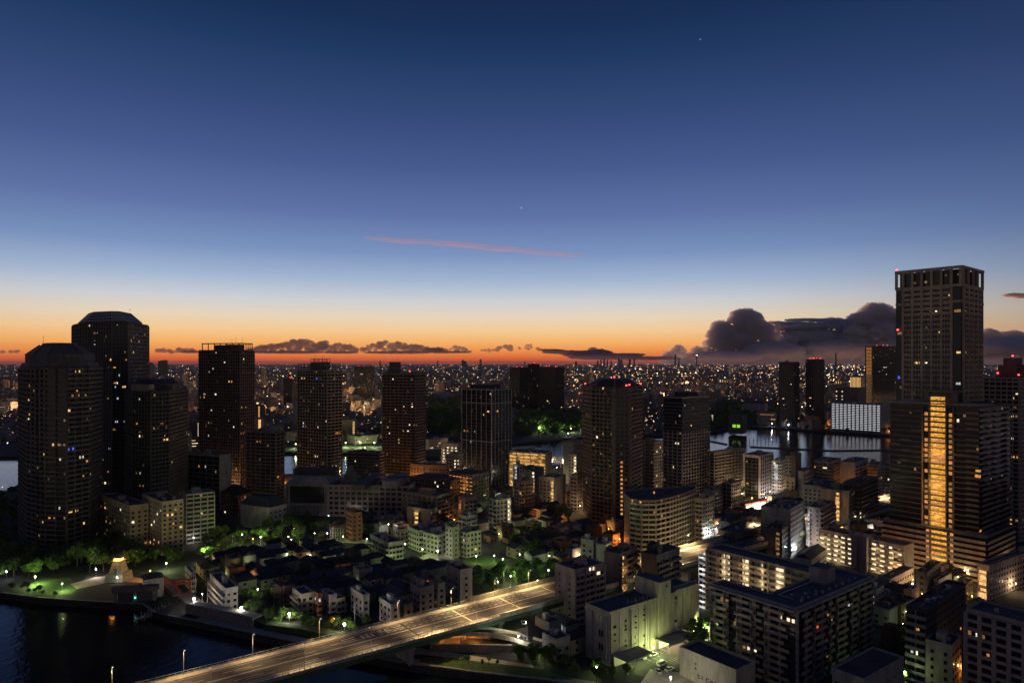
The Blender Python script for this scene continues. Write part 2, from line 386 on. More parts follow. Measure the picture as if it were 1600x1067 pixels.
# ================================================================ the towers
def pfront(pts): return [g(x, y) for x, y in pts]
def tower(label, name, pts, h, wall, depth, short=None, roof='roof', par=1.0, core=None, cat='tower'):
    fr = pfront(pts); a, b_ = fr[0], fr[-1]
    dirv = Vector(((a.x + b_.x) / 2, (a.y + b_.y) / 2)).normalized() * depth
    mid = (a + b_) / 2
    bk = [b_ + dirv, a + dirv] if depth else []
    return shell(name, label, cat, fr, bk, h, wall, None, short, roof, par, core=core)
def hgt(px, yb, yt): return (yb - yt) * 120.0 / (yb - HY)
def scaled(poly, k, c=None):
    c = c or sum(poly, Vector((0, 0))) / len(poly)
    return [c + (p - c) * k for p in poly]
def beacon(b, p, z, name='beacon'):
    q = MB(); q.tube((0, 0, 0), (0, 0, 1.2), .08); o = q.build('beacon_post', M['metal'], b.root, (p.x, p.y, z))
    q = MB(); q.tube((0, 0, 1.2), (0, 0, 2.0), .55, .45, 8); q.build('beacon_lens', LAMP['red'][0], o)
def mast(b, p, z, h, r=.12):
    q = MB(); q.tube((0, 0, 0), (0, 0, h), r, r * .5); q.tube((-.9, 0, h * .8), (.9, 0, h * .8), .06); q.build('antenna', M['darkm'], b.root, (p.x, p.y, z))

# -- tower with the hipped crown at the river corner
t = tower('dark curved riverside tower with a hipped crown, first of the cluster by the river', 'apartment_tower',
          [(31, 838), (44, 858), (72, 866), (104, 866), (138, 856), (157, 838)], 117, 'black', 34, 'river tower', core='black')
for f in t.faces: st_band(t, f, 3.05, 5.2, 1.2, 1.0, gaps=.25, mat_='dark')
q = MB(); q.prism(scaled(t.poly, .96), 117, 120, 0); q.build('setback_wall', M['dark'], t.root)
c2 = scaled(t.poly, .86); q = MB(); q.prism(c2, 120, 125.5); q.frust(c2, 125.5, scaled(c2, .56), 132); q.build('crown', M['dark'], t.root)
q = MB()
for i in range(len(c2)):
    f = Face(c2[i], c2[(i + 1) % len(c2)]); n = max(2, int(f.L / 2.5))
    for k in range(n): q.fbox(f, (k + .35) * f.L / n, (k + .65) * f.L / n, -.1, .12, 120.5, 125)
q.build('crown_rib', M['dark'], t.root)
q = MB()
for p0, p1 in zip(scaled(c2, 1.01), scaled(c2, .57)): q.tube((p0.x, p0.y, 125.6), (p1.x, p1.y, 132.2), .3)
q.build('crown_frame', M['brown'], t.root)
q = MB(); q.prism(scaled(c2, .5), 132, 133.2); q.build('penthouse', M['dark'], t.root)
mast(t, c2[1] * .6, 133, 5)
lights(t, '117,583,1.6,y 124,583,1.6,y 149,589,2,y 153,590,1,o 46,604,1,d 45,625,3.2,y 36,625,1.2,d 46,645,2,o 44,653,4,w 108,639,3.4,y 123,617,1.6,d 113,617,2.4,d 83,693,3.4,y 92,693,1.8,o 69,707,2.6,y 125,718,2.4,c 129,716,1.2,w 59,735,2.4,d 64,735,1,y 141,741,1.8,o 140,761,2,r 107,706,3,b 114,705,4,b 110,797,6,y 117,797,3,y 93,797,3,c 101,811,1,d 67,818,3,o 131,818,3,y 30,672,1,d 149,615,1,d 53,611,1,d 139,653,1.4,m 153,738,1,d 94,720,.8,c', 3.05)
randlit(t, 3.05, .02, 'mmdod')
q = MB()
# -- tallest tower of the river cluster, glass crown
t = tower('tallest dark tower of the river cluster, under a sloped glass crown', 'apartment_tower',
          [(113, 783), (126, 795), (176, 801), (200, 800), (232, 782)], 152, 'black', 44, 'glass-crowned tower', core='black')
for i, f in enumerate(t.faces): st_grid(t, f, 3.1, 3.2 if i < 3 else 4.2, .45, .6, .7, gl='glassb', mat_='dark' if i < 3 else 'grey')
c2 = scaled(t.poly, .84); q = MB(); q.prism(c2, 152, 154.5, 0); q.build('crown_base', M['dark'], t.root)
c3 = scaled(c2, .66); q = MB(); q.frust(c2, 154.5, c3, 162.5, 0); q.build('glass_crown', M['glassb'], t.root)
q = MB()
for i in range(len(c2)):
    for k in range(9):
        u = k / 9; a0 = c2[i].lerp(c2[(i + 1) % len(c2)], u); a1 = c3[i].lerp(c3[(i + 1) % len(c3)], u)
        q.tube((a0.x, a0.y, 154.6), (a1.x, a1.y, 162.7), .2, n=4)
    for v in (.0, .35, .7, 1.0):
        a0 = c2[i].lerp(c3[i], v); a1 = c2[(i + 1) % len(c2)].lerp(c3[(i + 1) % len(c2)], v); z = 154.7 + 8 * v
        q.tube((a0.x, a0.y, z), (a1.x, a1.y, z), .22, n=4)
q.build('crown_frame', M['rail'], t.root)
lights(t, '140,503,3,y 183,507,2.2,d 200,533,3.4,y 205,533,2,o 209,529,1.6,d 217,534,2.4,y 222,534,1.6,o 166,528,1,d 163,533,1,d 208,554,4,y 213,554,1.6,d 195,548,2,d 173,563,1.4,y 166,554,1.2,c 221,572,1.4,d 181,603,2.4,c 183,601,1,w 194,608,4.4,y 200,608,2,y 187,588,1.2,c 171,703,3,c 148,540,1.2,c 195,660,5,c 182,662,4,c 196,667,2,d 158,753,2,w 164,753,4,w 171,753,2.4,w 184,624,1.2,c 220,515,1.4,m 226,524,1.2,d 203,478,1,m 200,720,1,g 199,700,1,g 199,681,1,g 199,735,1,g 199,755,1,g', 3.1)
randlit(t, 3.1, .025, 'mmdod')
# -- rounded tower in front
t = tower('rounded dark tower with a flat dark cap, squeezed before the glass-crowned tower', 'apartment_tower',
          [(197, 808), (208, 818), (236, 822), (263, 816), (292, 796)], 99, 'black', 30, 'rounded tower', core='black')
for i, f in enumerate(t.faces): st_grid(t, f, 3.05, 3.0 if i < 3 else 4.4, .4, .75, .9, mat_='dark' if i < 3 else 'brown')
c2 = scaled(t.poly, .72); q = MB(); q.prism(c2, 99, 104); q.frust(c2, 104, scaled(c2, .8), 107.5); q.build('roof_cap', M['black'], t.root)
f = t.faces[1]; q = MB(); q.fbox(f, -2, f.L * .9, -4, .2, 99.2, 104); q.build('penthouse', M['pink'], t.root)
f = t.faces[3]; q = MB(); q.fbox(f, f.L * .2, f.L * .45, -5, .1, 99.2, 104); q.fbox(f, f.L * .5, f.L * .8, -5, .1, 99.2, 105.5); q.build('plant_room', M['dark'], t.root)
lights(t, '200,631,2.2,y 218,625,1.6,c 242,618,1.6,y 253,631,2.2,o 211,645,1,d 218,681,3,w 222,681,1.6,d 259,668,2,d 258,680,1.2,w 257,687,3,y 264,687,4.4,y 271,686,2.2,o 241,669,1.2,o 219,675,1.4,d 200,737,2.4,d 219,738,2.4,c 213,737,1.6,d 263,673,1,m 285,655,1,m', 3.05)
randlit(t, 3.05, .02, 'mmdod')

# -- square brown tower with the roof frame
t = bld('square brown tower with an open frame on its roof, fourth from the river', 311, 375, 397, 766, 548, 72, 'brown', 'grid', 'grid', 3.05, rl=.035, name='apartment_tower', cat='tower', core='black', short='frame-roofed tower', pent=False, furn=0,
        lit='351,569,1.6,w 327,583,1.4,o 358,596,2.4,y 362,596,1.6,o 337,615,3,w 314,620,1.6,y 319,620,1,o 382,559,1.6,w 378,638,1.6,y 326,662,2,d 331,663,2,d 357,657,1.4,y 326,681,1.2,c 318,615,1,c 328,645,1.4,d 350,640,.8,d 378,660,1,y 333,577,.8,c',
        kw_l=dict(bw=2.7, cw=.55, sl=.9, t=.5), kw_r=dict(bw=2.7, cw=.6, sl=.9, t=.7))
for f in t.faces:
    q = MB()
    for i in range(7): q.fbox(f, f.L * (.06 + .88 * i / 6) - .3, f.L * (.06 + .88 * i / 6) + .3, -1.6, -1, t.h, t.h + 6.5)
    q.fbox(f, f.L * .05, f.L * .95, -1.7, -.9, t.h + 6.5, t.h + 7.5); q.build('roof_frame', M['brown'], t.root)
q = MB(); q.prism([rectpt(t, u, v) for u, v in ((.25, .2), (.85, .2), (.85, .45), (.25, .45))], t.h, t.h + 6.2); q.build('penthouse', M['dark'], t.root)
q = MB(); q.prism([rectpt(t, u, v) for u, v in ((.25, .55), (.8, .55), (.8, .72), (.25, .72))], t.h, t.h + 5.8); q.build('penthouse', M['dark'], t.root)
for v in (.05, .2, .3): mast(t, rectpt(t, .3, v), t.h + 7, rnd.uniform(4, 7))
# -- lower block beside it
bld('shorter brown balcony tower standing against the frame-roofed tower', 385, 431, 443, 788, 677, 70, 'brown', 'band', 'band', 3.0, rl=.015, name='apartment_tower', cat='tower', short='brown balcony tower', core='dark',
    lit='402,693,2.4,o 407,693,2.4,o 443,640,2,d', kw_l=dict(bw=5, gaps=.1), kw_r=dict(bw=4))
# -- lattice-top tower
t = bld('beige gridded tower crowned with open steel lattice, lit amber at its foot', 465, 511, 534, 768, 580, 60, 'beige', 'grid', 'band', 3.05, rl=.035, name='apartment_tower', cat='tower', short='lattice-topped tower', pent=False, furn=0, core='dark',
        lit='472,591,2,y 476,591,3,y 494,582,1.4,y 522,591,1.4,d 498,631,2.4,y 510,657,2,y 474,661,2,c 474,666,2,c 493,711,1.4,w 496,711,1.2,w 527,678,4,o 524,676,2,r 495,590,1,b 531,675,1.4,o 521,617,1.4,d 486,613,1,d 481,635,1.4,d 494,661,.8,d 502,711,.8,d',
        kw_l=dict(bw=3.6, cw=.55, sl=.7, t=.45), kw_r=dict(bw=4.5, t=1.1))
q = MB(); q.prism([rectpt(t, u, v) for u, v in ((.15, .25), (.7, .25), (.7, .62), (.15, .62))], t.h, t.h + 8.5); q.build('penthouse', M['dark'], t.root)
q = MB()
for u0, v0, u1, v1, z in ((.02, .02, .98, .98, 7.0), (.15, .25, .7, .62, 11.5)):
    P = [rectpt(t, u, v) for u, v in ((u0, v0), (u1, v0), (u1, v1), (u0, v1))]
    for i in range(4):
        A, B_ = P[i], P[(i + 1) % 4]
        n = 5 if z < 10 else 3
        for k in range(n):
            p = A.lerp(B_, k / n); q.tube((p.x, p.y, t.h), (p.x, p.y, t.h + z), .28, n=4)
        for zz in (z, z * .55): q.tube((A.x, A.y, t.h + zz), (B_.x, B_.y, t.h + zz), .24, n=4)
q.build('roof_lattice', M['brown'], t.root)
mast(t, rectpt(t, .4, .6), t.h + 9, 7); mast(t, rectpt(t, .5, .4), t.h + 9, 6)
# -- tower with stair head
t = bld('brown ribbed tower with one tall stair block and a red lamp on its roof', 598, 649, 664, 757, 584, 70, 'brown', 'band', 'band', 3.0, rl=.035, name='apartment_tower', cat='tower', short='red-lamp tower', pent=False, furn=2, core='dark',
        lit='618,638,1.6,y 644,635,2.4,w 640,663,2.4,w 647,663,2,d 606,667,2.6,o 623,686,2,y 623,690,2,w 614,594,1.2,w 615,719,1.2,d 631,637,1,y 644,632,1.6,c 632,641,.8,m 605,708,1,d 615,612,.8,m',
        kw_l=dict(bw=4.6, gaps=0, ph=1.2), kw_r=dict(bw=3.2, ph=1.2))
rbox(t, 'stair_block', .5, .78, 9, 8, 11.5, 'dark'); rbox(t, 'stair_block', .5, .85, 14, 4, 3.5, 'brown')
mast(t, rectpt(t, .5, .7), t.h + 11.5, 4); beacon(t, rectpt(t, .1, .2), t.h + 1)
# -- glass tower
t = bld('black glass tower ruled with thin pale vertical lines', 722, 768, 799, 762, 609, 52, 'dark', '', '', 3.4, rl=0, name='office_tower', cat='tower', short='black glass tower', pent=False, furn=2, core='black')
for f, n in zip(t.faces, (6, 6)):
    q = MB(); q.fbox(f, 0.02, f.L - .02, -.05, .03, 0, t.h - .4); q.build('glazing', M['glass'], t.root)
    q = MB()
    for k in range(int(t.h / 3.4)): q.fbox(f, .03, f.L - .03, 0, .12, k * 3.4, k * 3.4 + .5)
    q.build('spandrel_cladding', M['dark'], t.root)
    q = MB()
    for i in range(n + 1): q.fbox(f, f.L * i / n - .2, f.L * i / n + .2, 0, .55, 0, t.h + .4)
    for z in (.0, 43.5, 80.5, t.h - .3): q.fbox(f, .02, f.L - .02, 0, .5, z, z + .6)
    q.build('mullion', M['rail'], t.root)
rbox(t, 'penthouse', .5, .55, 24, 18, 4.2, 'black')
lights(t, '763,641,5,y 756,651,1.8,y 726,674,2.6,o 731,674,1.6,d 742,675,1.2,c 777,641,3,o 738,644,1.2,m 751,707,1,m 780,705,3,m 785,707,3,m 726,708,1,m', 3.4, .3)
randlit(t, 3.4, .02, 'mmmmdc', .15)
# -- bronze round-cornered tower with domed roof
t = tower('dark bronze tower with a domed roof and red beacons, rising behind the curved apartments', 'apartment_tower',
          [(912, 802), (925, 812), (957, 818), (962, 826), (982, 826), (986, 816), (1003, 804)], 101, 'dark', 38, 'domed bronze tower', core='black')
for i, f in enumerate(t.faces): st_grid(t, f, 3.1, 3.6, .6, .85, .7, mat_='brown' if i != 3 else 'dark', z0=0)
c2 = scaled(t.poly, .82); q = MB(); q.frust(c2, 101, scaled(c2, .93), 104.5); q.frust(scaled(c2, .93), 104.5, scaled(c2, .55), 107.6); q.build('dome_roof', M['black'], t.root)
for p, z in ((t.poly[0], 102), (t.poly[6], 102), (t.poly[5] * .95, 102), (t.poly[4] * .9, 102), (Vector((0, 0)), 107.5)): beacon(t, p * .95, z)
lights(t, '942.5,605,3,y 916,612,2,o 988,640,2,y 950,626,1.6,d 917,652,2,o 921,652,1.4,d 943,680,1.8,y 933,686,1.4,w 916,670,1,w 918,661,1,d 997,612,1.2,d 996,645,1,d 998,655,1,d 995,686,1,d 960,631,1,m 929,672,3,m 917,745,1,c 917,756,1,w 992,685,1,o', 3.1)
f = t.faces[3]
for y in (695, 709, 723, 730, 739, 746, 752, 757, 764, 770, 777, 782, 791, 798, 806): lights(t, '%d,%d,%g,%s' % (971, y, 4 if y > 715 else 2, 'o' if y > 715 else 'm'), 3.1)
randlit(t, 3.1, .025, 'mmdod')
# -- dark-headed tower
t = bld('tower with a black glazed head above a pinkish gridded shaft, beside the canal', 1037, 1066, 1108, 778, 622, 42, 'pink', '', '', 3.1, rl=0, name='apartment_tower', cat='tower', short='black-headed tower', pent=False, furn=1, core='black')
for f in t.faces:
    q = MB(); q.fbox(f, .05, f.L - .05, -.05, .03, 0, t.h - .4); q.build('glazing', M['glass'], t.root)
    q = MB(); nb = max(1, round(f.L / 4.4)); zc = t.h * .66
    for i in range(nb + 1): q.fbox(f, i * f.L / nb - .4, i * f.L / nb + .4, 0, .75, 0, zc)
    for k in range(int(zc / 3.1) + 1): q.fbox(f, 0.02, f.L - .02, 0, .7, k * 3.1, k * 3.1 + .9)
    q.build('facade_frame', M['pink'], t.root)
    q = MB()
    for k in range(int(zc / 3.1) + 1, int(t.h / 3.1)): q.fbox(f, -.3, f.L + .3, 0, 1.0, k * 3.1, k * 3.1 + .8)
    q.build('ledge_rib', M['dark'], t.root)
rbox(t, 'penthouse', .5, .5, 17, 14, 4.5, 'black')
lights(t, '1080,666,2.4,y 1056,692,1.6,w 1060,692,1.4,w 1052,733,1.6,w 1056,661,1,m 1077,735,1,d 1062,648,1,c 1070,636,1,c 1090,647,1,m', 3.1)
randlit(t, 3.1, .03, 'mmdod')

# -- the big pair on the right: stepped block with the amber stair, and the tower behind it
t = bld('huge pale-framed tower, tallest of all, with an open frame top', 1400, 1502, 1535, 872, 415, 58, 'beige', '', '', 3.2, rl=0, name='apartment_tower', cat='tower', short='tallest tower', pent=False, furn=0, par=0, core='black', hcore=165.5, roof=None)
hh = t.h
for j, f in enumerate(t.faces):
    gs = (0, .12) if j == 0 else (-1, -1); ge = (.86, 1.0) if j == 0 else (-1, -1)
    q = MB(); q.fbox(f, .05, f.L - .05, -.05, .03, 0, hh - 11); q.build('glazing', M['glass'], t.root)
    q = MB()
    for (a0, a1) in ((gs, ge) if j == 0 else ()): q.fbox(f, a0 * f.L + .1, a1 * f.L - .1, 0, .35, 0, hh - 10.5)
    if q.v: q.build('corner_glazing', M['glassb'], t.root)
    a0, a1 = (.12 * f.L, .86 * f.L) if j == 0 else (0.05 * f.L, .95 * f.L)
    nb = 5 if j == 0 else 4; q = MB()
    for i in range(nb + 1):
        s = a0 + (a1 - a0) * i / nb; q.fbox(f, s - .7, s + .7, 0, 1.0, 0, hh - 1.5)
        if i < nb:
            for u in (.33, .66): q.fbox(f, s + (a1 - a0) / nb * u - .18, s + (a1 - a0) / nb * u + .18, 0, .7, 0, hh - 30)
    for k in range(int((hh - 12) / 3.2) + 1): q.fbox(f, a0, a1, 0, .9 if k % 9 else .97, k * 3.2 - .2, k * 3.2 + (.95 if k * 3.2 < hh - 32 else 1.6))
    for z in (hh - 22, hh - 12): q.fbox(f, 0, f.L, 0, .85, z - .6, z + 1.0)
    q.fbox(f, -.4, f.L + .4, -.8, 1.05, hh - 1.5, hh + .2)
    for s in (0.3, f.L - .3): q.fbox(f, s - .7, s + .7, -.6, .8, hh - 12, hh - 1.5)
    q.build('facade_frame', M['beige'], t.root)
    q = MB()
    for k in range(int((hh - 30) / 3.2)):
        for i in range(nb): q.fbox(f, a0 + (a1 - a0) * (i + .12) / nb, a0 + (a1 - a0) * (i + .55) / nb, .0, 1.35, k * 3.2, k * 3.2 + 1.0)
    q.build('balcony_rib', M['grey'], t.root)['kind'] = 'stuff'
lights(t, '1484,465,3.4,y 1455,489,3.4,y 1463,489,2.6,w 1469,490,1.2,d 1469,520,2.6,y 1494,488,4,d 1499,488,4,d 1507,488,1.4,d 1497,552,4,y 1501,552,3,y 1508,552,1.4,d 1432,567,3.6,y 1436,567,1.6,o 1447,567,4,w 1405,522,4,d 1409,522,3,d 1532,552,2,d 1500,631,5,w 1507,631,4,w 1447,442,4,d 1430,443,3,m 1447,544,2,d 1496,600,2,c 1501,601,2,c 1420,522,2,m 1448,514,1.2,m 1505,526,2,m 1515,560,1.4,m 1408,605,4,m 1405,590,2,b', 3.2, .45)
randlit(t, 3.2, .012, 'mmmm', .45)
p = t.poly[0]; beacon(t, p * .98, hh - .5); f = t.faces[0]
pp = f.p(1.5, 1.2); beacon(t, pp, H + (567 - 512) * 409 / F - 1)
q = MB(); f = t.faces[0]
for a0, a1 in ((.16, .26), (.31, .41), (.46, .70), (.75, .84)): q.fbox(f, f.L * a0, f.L * a1, -.5, -.2, hh - 12, hh - 1.6)
f = t.faces[1]
for a0, a1 in ((.1, .42), (.52, .7)): q.fbox(f, f.L * a0, f.L * a1, -.5, -.2, hh - 12, hh - 1.6)
q.build('louvre', M['dark'], t.root)
# red lamp on the glass corner, roof deck inside the open top
q = MB()
for i in (1, 2):
    f = Face(t.poly[(i + 1) % 4], t.poly[(i + 2) % 4])
    for k_ in range(6): q.fbox(f, f.L * k_ / 5 - .7, f.L * k_ / 5 + .7, -.8, .3, hh - 12, hh - 1.5)
    q.fbox(f, -.3, f.L + .3, -.9, .4, hh - 1.5, hh + .19)
q.build('top_frame', M['beige'], t.root)
cc = sum(t.poly, Vector((0, 0))) / 4; q = MB(); q.prism([cc + (p - cc) * .9 for p in t.poly], hh - 11, hh - 1.7); q.build('plant_room', M['black'], t.root)
q = MB(); q.prism(scaled(t.poly, .97), hh - 12.6, hh - 11.2); q.build('roof', M['roof'], t.root)

fr, bk = corners(1391, 1531, 1578, 902, 57)
b = shell('stepped_apartment_block', 'wide stepped balcony block with a glowing amber stair shaft, below the tallest tower', 'tower', fr, bk, hgt(0, 902, 637), 'dark', None, 'amber stair block', core='black')
f0, f1 = b.faces
# stair shaft position on the left face
st = lightpix(b, 1466, 760)[2]; s0, s1 = st - 4.2, st + 4.2
for (a0, a1, jj) in ((0, s0 - 4, 0), (s1 + 4, f0.L, 1)):
    ff = Face(f0.p(a0, 0), f0.p(a1, 0)); st_band(b, ff, 3.05, 6.5, 1.5, 1.05, gaps=.4, mat_='brown', fins=False, name='balcony_frame')
st_band(b, f1, 3.05, 5.5, 1.5, 1.05, gaps=.4, mat_='brown', fins=False)
q = MB()
for s in (s0 - 4.1, s0 - .2, s1 + .2, s1 + 4.1): q.fbox(f0, s - .25, s + .25, 0, 1.6, 0, b.h + (8 if s0 - 1 < s < s1 + 1 else 0))
for k in range(int((b.h + 7) / 3.05) + 1): q.fbox(f0, s0, s1, 0, 1.45, k * 3.05 - .3, k * 3.05 + .05); q.fbox(f0, s0, s1, 1.3, 1.45, k * 3.05 + .05, k * 3.05 + .7)
q.fbox(f0, s0 - 6, s1 + 6, -7, 2.2, b.h + 8.2, b.h + 9); q.fbox(f0, s0 - 3.8, s1 + 3.8, -6, -.5, b.h, b.h + 8.2)
q.build('stair_frame', M['brown'], b.root)
q = MB(); q.fbox(f0, -2, f0.L + 2, -16, 2.4, b.h + 1.05, b.h + 1.7); q.build('roof_slab', M['grey'], b.root)
q = MB()
for k in range(int((b.h + 7) / 3.05)): 
    q.hexa([(*f0.p(s0 + .4, .8), k * 3.05 + .1), (*f0.p(s0 + .9, .8), k * 3.05 + .1), (*f0.p(s0 + .9, .7), k * 3.05 + .1), (*f0.p(s0 + .4, .7), k * 3.05 + .1),
            (*f0.p(s1 - .9, .8), k * 3.05 + 2.5), (*f0.p(s1 - .4, .8), k * 3.05 + 2.5), (*f0.p(s1 - .4, .7), k * 3.05 + 2.5), (*f0.p(s1 - .9, .7), k * 3.05 + 2.5)])
q.build('stair_flight_rib', M['brown'], b.root)
for k in range(1, int((b.h + 7) / 3.05)):
    pane(b, f0, (s0 + s1) / 2, k * 3.05 + 1.36, s1 - s0 - .5, 2.5, LIT['s' if rnd.random() < .8 else 'o'], .1, 'landing_glow')  # stair lamplight is put into glowing panels, one per landing
    pane(b, f0, s0 + (s1 - s0) * rnd.choice([.3, .3, .35]), k * 3.05 + 2.25, (s1 - s0) * .42, .35, LIT['y'], .4, 'landing_lamp')
    if k * 3.05 < b.h - 6:
        for s, c in ((s0 - 2.2, 'o'), (s1 + 2.2, 'o')):
            if rnd.random() < .88: pane(b, f0, s, k * 3.05 + 1.5, 1.7, 1.9, LIT['o' if rnd.random() < .45 else 'd'], .1, 'lit_window')
lights(b, '1441,671,2.6,y 1529,738,7,o 1528,746,7,o 1531,832,8,o 1419,835,1.4,o 1442,704,3.4,r 1443,711,2.4,m 1505,831,4,w 1430,733,1.4,d 1507,650,1.4,d 1497,660,1,w', 3.05, .1)
randlit(b, 3.05, .02, 'mmmd')
L_ = bpy.data.lights.new('stair_light', 'POINT')
for k in (4, 10, 16, 22):
    L2 = bpy.data.lights.new('stair_light', 'POINT'); L2.energy = 2600; L2.color = (1, .5, .12); L2.shadow_soft_size = .5
    p = f0.p((s0 + s1) / 2, 4.0); link('stair_light', L2, b.root, (p.x, p.y, k * 3.05))
# podium with wide bands
fr, bk = corners(1379, 1541, 1583, 911, 57)
pd = shell('podium_block', 'wide banded base block of pale parapets around the amber stair', 'building', fr, bk, 24.5, 'dark', None, None, core='black')
for f in pd.faces: st_band(pd, f, 3.05, 13, 1.2, 1.35, mat_='beige', fins=False)
st = (Vector(pd.faces[0].p(0, 0)) + pd.c)
r = lightpix(pd, 1468, 870)
for k in range(8):
    pane(pd, r[1], r[2], k * 3.05 + 1.95, 8.2, 1.5, LIT['s'], .12, 'landing_glow')
    for ds in (-6.2, 6.2): pane(pd, r[1], r[2] + ds, k * 3.05 + 1.95, 1.7, 1.4, LIT['o' if k % 3 else 'd'], .12, 'lit_window')
q = MB()
for ds in (-4.4, 4.4): q.fbox(r[1], r[2] + ds - .3, r[2] + ds + .3, 0, 1.5, 0, 24.5)
q.build('stair_frame', M['brown'], pd.root)
# -- pink tower at the edge
t = bld('pinkish tower beyond the amber stair block, with a red-lit plant room on top', 1538, 1592, 1640, 846, 592, 48, 'pink', 'grid', 'grid', 3.05, rl=.015, name='apartment_tower', cat='tower', short='pink tower', pent=False, furn=0, core='dark',
        lit='1589,616,3.4,w 1583,623,3,y 1582,650,2.6,w 1577,650,1.4,o 1588,650,1.4,d 1583,712,3.4,y 1591,712,3,o 1582,684,1.4,w 1574,712,1,d 1579,815,8,o 1579,822,8,o 1589,815,4,d 1570,781,2,y 1571,787,2,y 1597,815,1.4,w', kw_l=dict(bw=3.2, sl=1.1, t=.9), kw_r=dict(bw=3.2, sl=1.1, t=.9))
rbox(t, 'plant_room', .5, .5, 22, 16, 9, 'dark'); rbox(t, 'plant_room', .35, .5, 10, 8, 14, 'dark')
beacon(t, rectpt(t, .05, .05), t.h + 1.2); beacon(t, rectpt(t, .3, .9), t.h + 2); beacon(t, rectpt(t, .35, .5), t.h + 14.2)
L2 = bpy.data.lights.new('beacon_light', 'POINT'); L2.energy = 500; L2.color = (1, .03, .03); p = rectpt(t, .0, .3); link('beacon_light', L2, t.root, (p.x, p.y, t.h + 8))

# -- farther towers
def ftower(label, xL, xC, xR, yb, yt, a, wall, short, lit='', core='black', sl='grid', rl=.03, red=0, bw=3.6, **k):
    t = bld(label, xL, xC, xR, yb, yt, a, wall, sl, sl, 3.1, rl=0, name='apartment_tower', cat='tower', short=short, core=core, furn=1, pent=True, kw_l=dict(bw=bw), kw_r=dict(bw=bw), **k)
    if lit: lights(t, lit, 3.1)
    randlit(t, 3.1, rl, 'wydodmmm')
    for i in range(red): beacon(t, rectpt(t, rnd.random(), (i + .5) / red), t.h + 1.5)
    return t
ftower('dark slab tower on the far canal bank, without red lamps', 1217, 1240, 1249, 665, 566, 60, 'dark', 'slab tower', '1224,622,3,w 1236,600,1.4,w 1225,634,1.4,c', rl=.012)
ftower('dark slab tower on the far canal bank, red lamps along its roof', 1259, 1280, 1288, 663, 562, 60, 'dark', 'red-roofed slab tower', '1266,622,3,y 1266,634,1.4,w 1270,640,1.4,c', rl=.03, red=5)
t = ftower('two-toned far tower, orange-lit stair wall on one side and black on the other', 1352, 1364, 1401, 652, 541, 45, 'dark', 'two-toned tower', '1382,575,7,w 1385,585,1.4,w 1380,594,1.4,c', rl=.03, red=3)
for k in range(3, int(t.h / 3.1)): pane(t, t.faces[0], t.faces[0].L * .5, k * 3.1 + 1.6, t.faces[0].L * .7, .9, LIT['d' if k < 30 else 'o'], .6, 'landing_glow')
ftower('dark block in the middle of the far trio, tallest of them', 825, 833, 843, 640, 569, 50, 'black', 'far trio', rl=.03, red=2, sl='band')
ftower('dark block on the open-sky side of the far trio, towards the domed tower', 843, 868, 881, 642, 574, 60, 'black', None, rl=.012, red=3, sl='band')
ftower('dark block of the far trio closest to the black glass tower', 797, 812, 825, 642, 575, 60, 'black', None, rl=.015, red=2, sl='band')
ftower('small far tower alone on the horizon beside the glass-crowned tower', 251, 257, 262, 596, 563, 50, 'dark', None, rl=.02, bw=6)
ftower('far tower in front of the horizon, wider of the pair by the glass-crowned tower', 247, 252, 256, 594, 564, 50, 'black', None, rl=0, bw=6)
ftower('slim far tower touching the glass-crowned tower at the skyline', 232, 236, 240, 600, 567, 50, 'dark', None, rl=.03, bw=6)
ftower('dark far block with a pale strip, between the lattice-topped tower and the red-lamp tower', 554, 572, 585, 628, 573, 55, 'black', None, '565,585,8,w', rl=.02, red=2)
ftower('lone brown tower low on the far plain beyond the brown balcony tower', 443, 456, 464, 640, 592, 55, 'black', None, rl=.03, red=3)
# ================================================================ middle-distance and near blocks
B = bld
K = dict
# river cluster, low blocks
B('low beige apartment wing nearest the lantern tower, below the rounded tower', 157, 203, 232, 863, 792, 45, 'beige', fh=2.9, rl=.05, lit='166,814,1.4,o 172,815,1,d', short='low river apartments', kw_l=K(bw=3.6), kw_r=K(bw=3.6))
B('middle beige apartment wing with several lit windows, below the rounded tower', 222, 253, 287, 868, 786, 45, 'beige', fh=2.9, rl=.02, lit='217,819,2,y 228,819,1.6,d 237,819,4,w 241,818,2,w 262,808,3,y 269,806,3,y 246,803,1.4,w 251,802,1.4,c 235,847,3,y 241,847,2,y 248,845,3,o 271,820,1.2,o 227,847,1.4,o', kw_l=K(bw=3.4), kw_r=K(bw=3.4), short='middle river apartments')
B('taller greenish apartment wing with balcony grid, end of the low river apartments', 284, 291, 335, 850, 774, 37, 'green', 'punch', 'grid', fh=2.95, rl=.01, lit='314,770,4,o 315,803,4,y', kw_r=K(bw=4.2, sl=1.0, t=.9), short='green apartment wing')
b = B('dark hip-roofed hall between the school and the green apartment wing', 345, 372, 393, 806, 774, 60, 'brick', rl=.02, name='hall', par=0, furn=0, pent=False, lit='383,777,2.4,o')
q = MB(); q.frust(scaled(b.poly, 1.06), b.h + .2, scaled(b.poly, .35), b.h + 6); q.build('hip_roof', M['tile'], b.root)
B('dark glass office box with a pale concrete side wall, behind the green apartment wing', 293, 343, 361, 796, 713, 68, 'concrete', 'grid', '', 3.6, rl=0, name='office_block', lit='311,727,1.4,o 321,733,2,c 337,737,1,d', core='concrete', kw_l=K(bw=7, cw=.2, sl=.3, t=.15), short='glass office box')
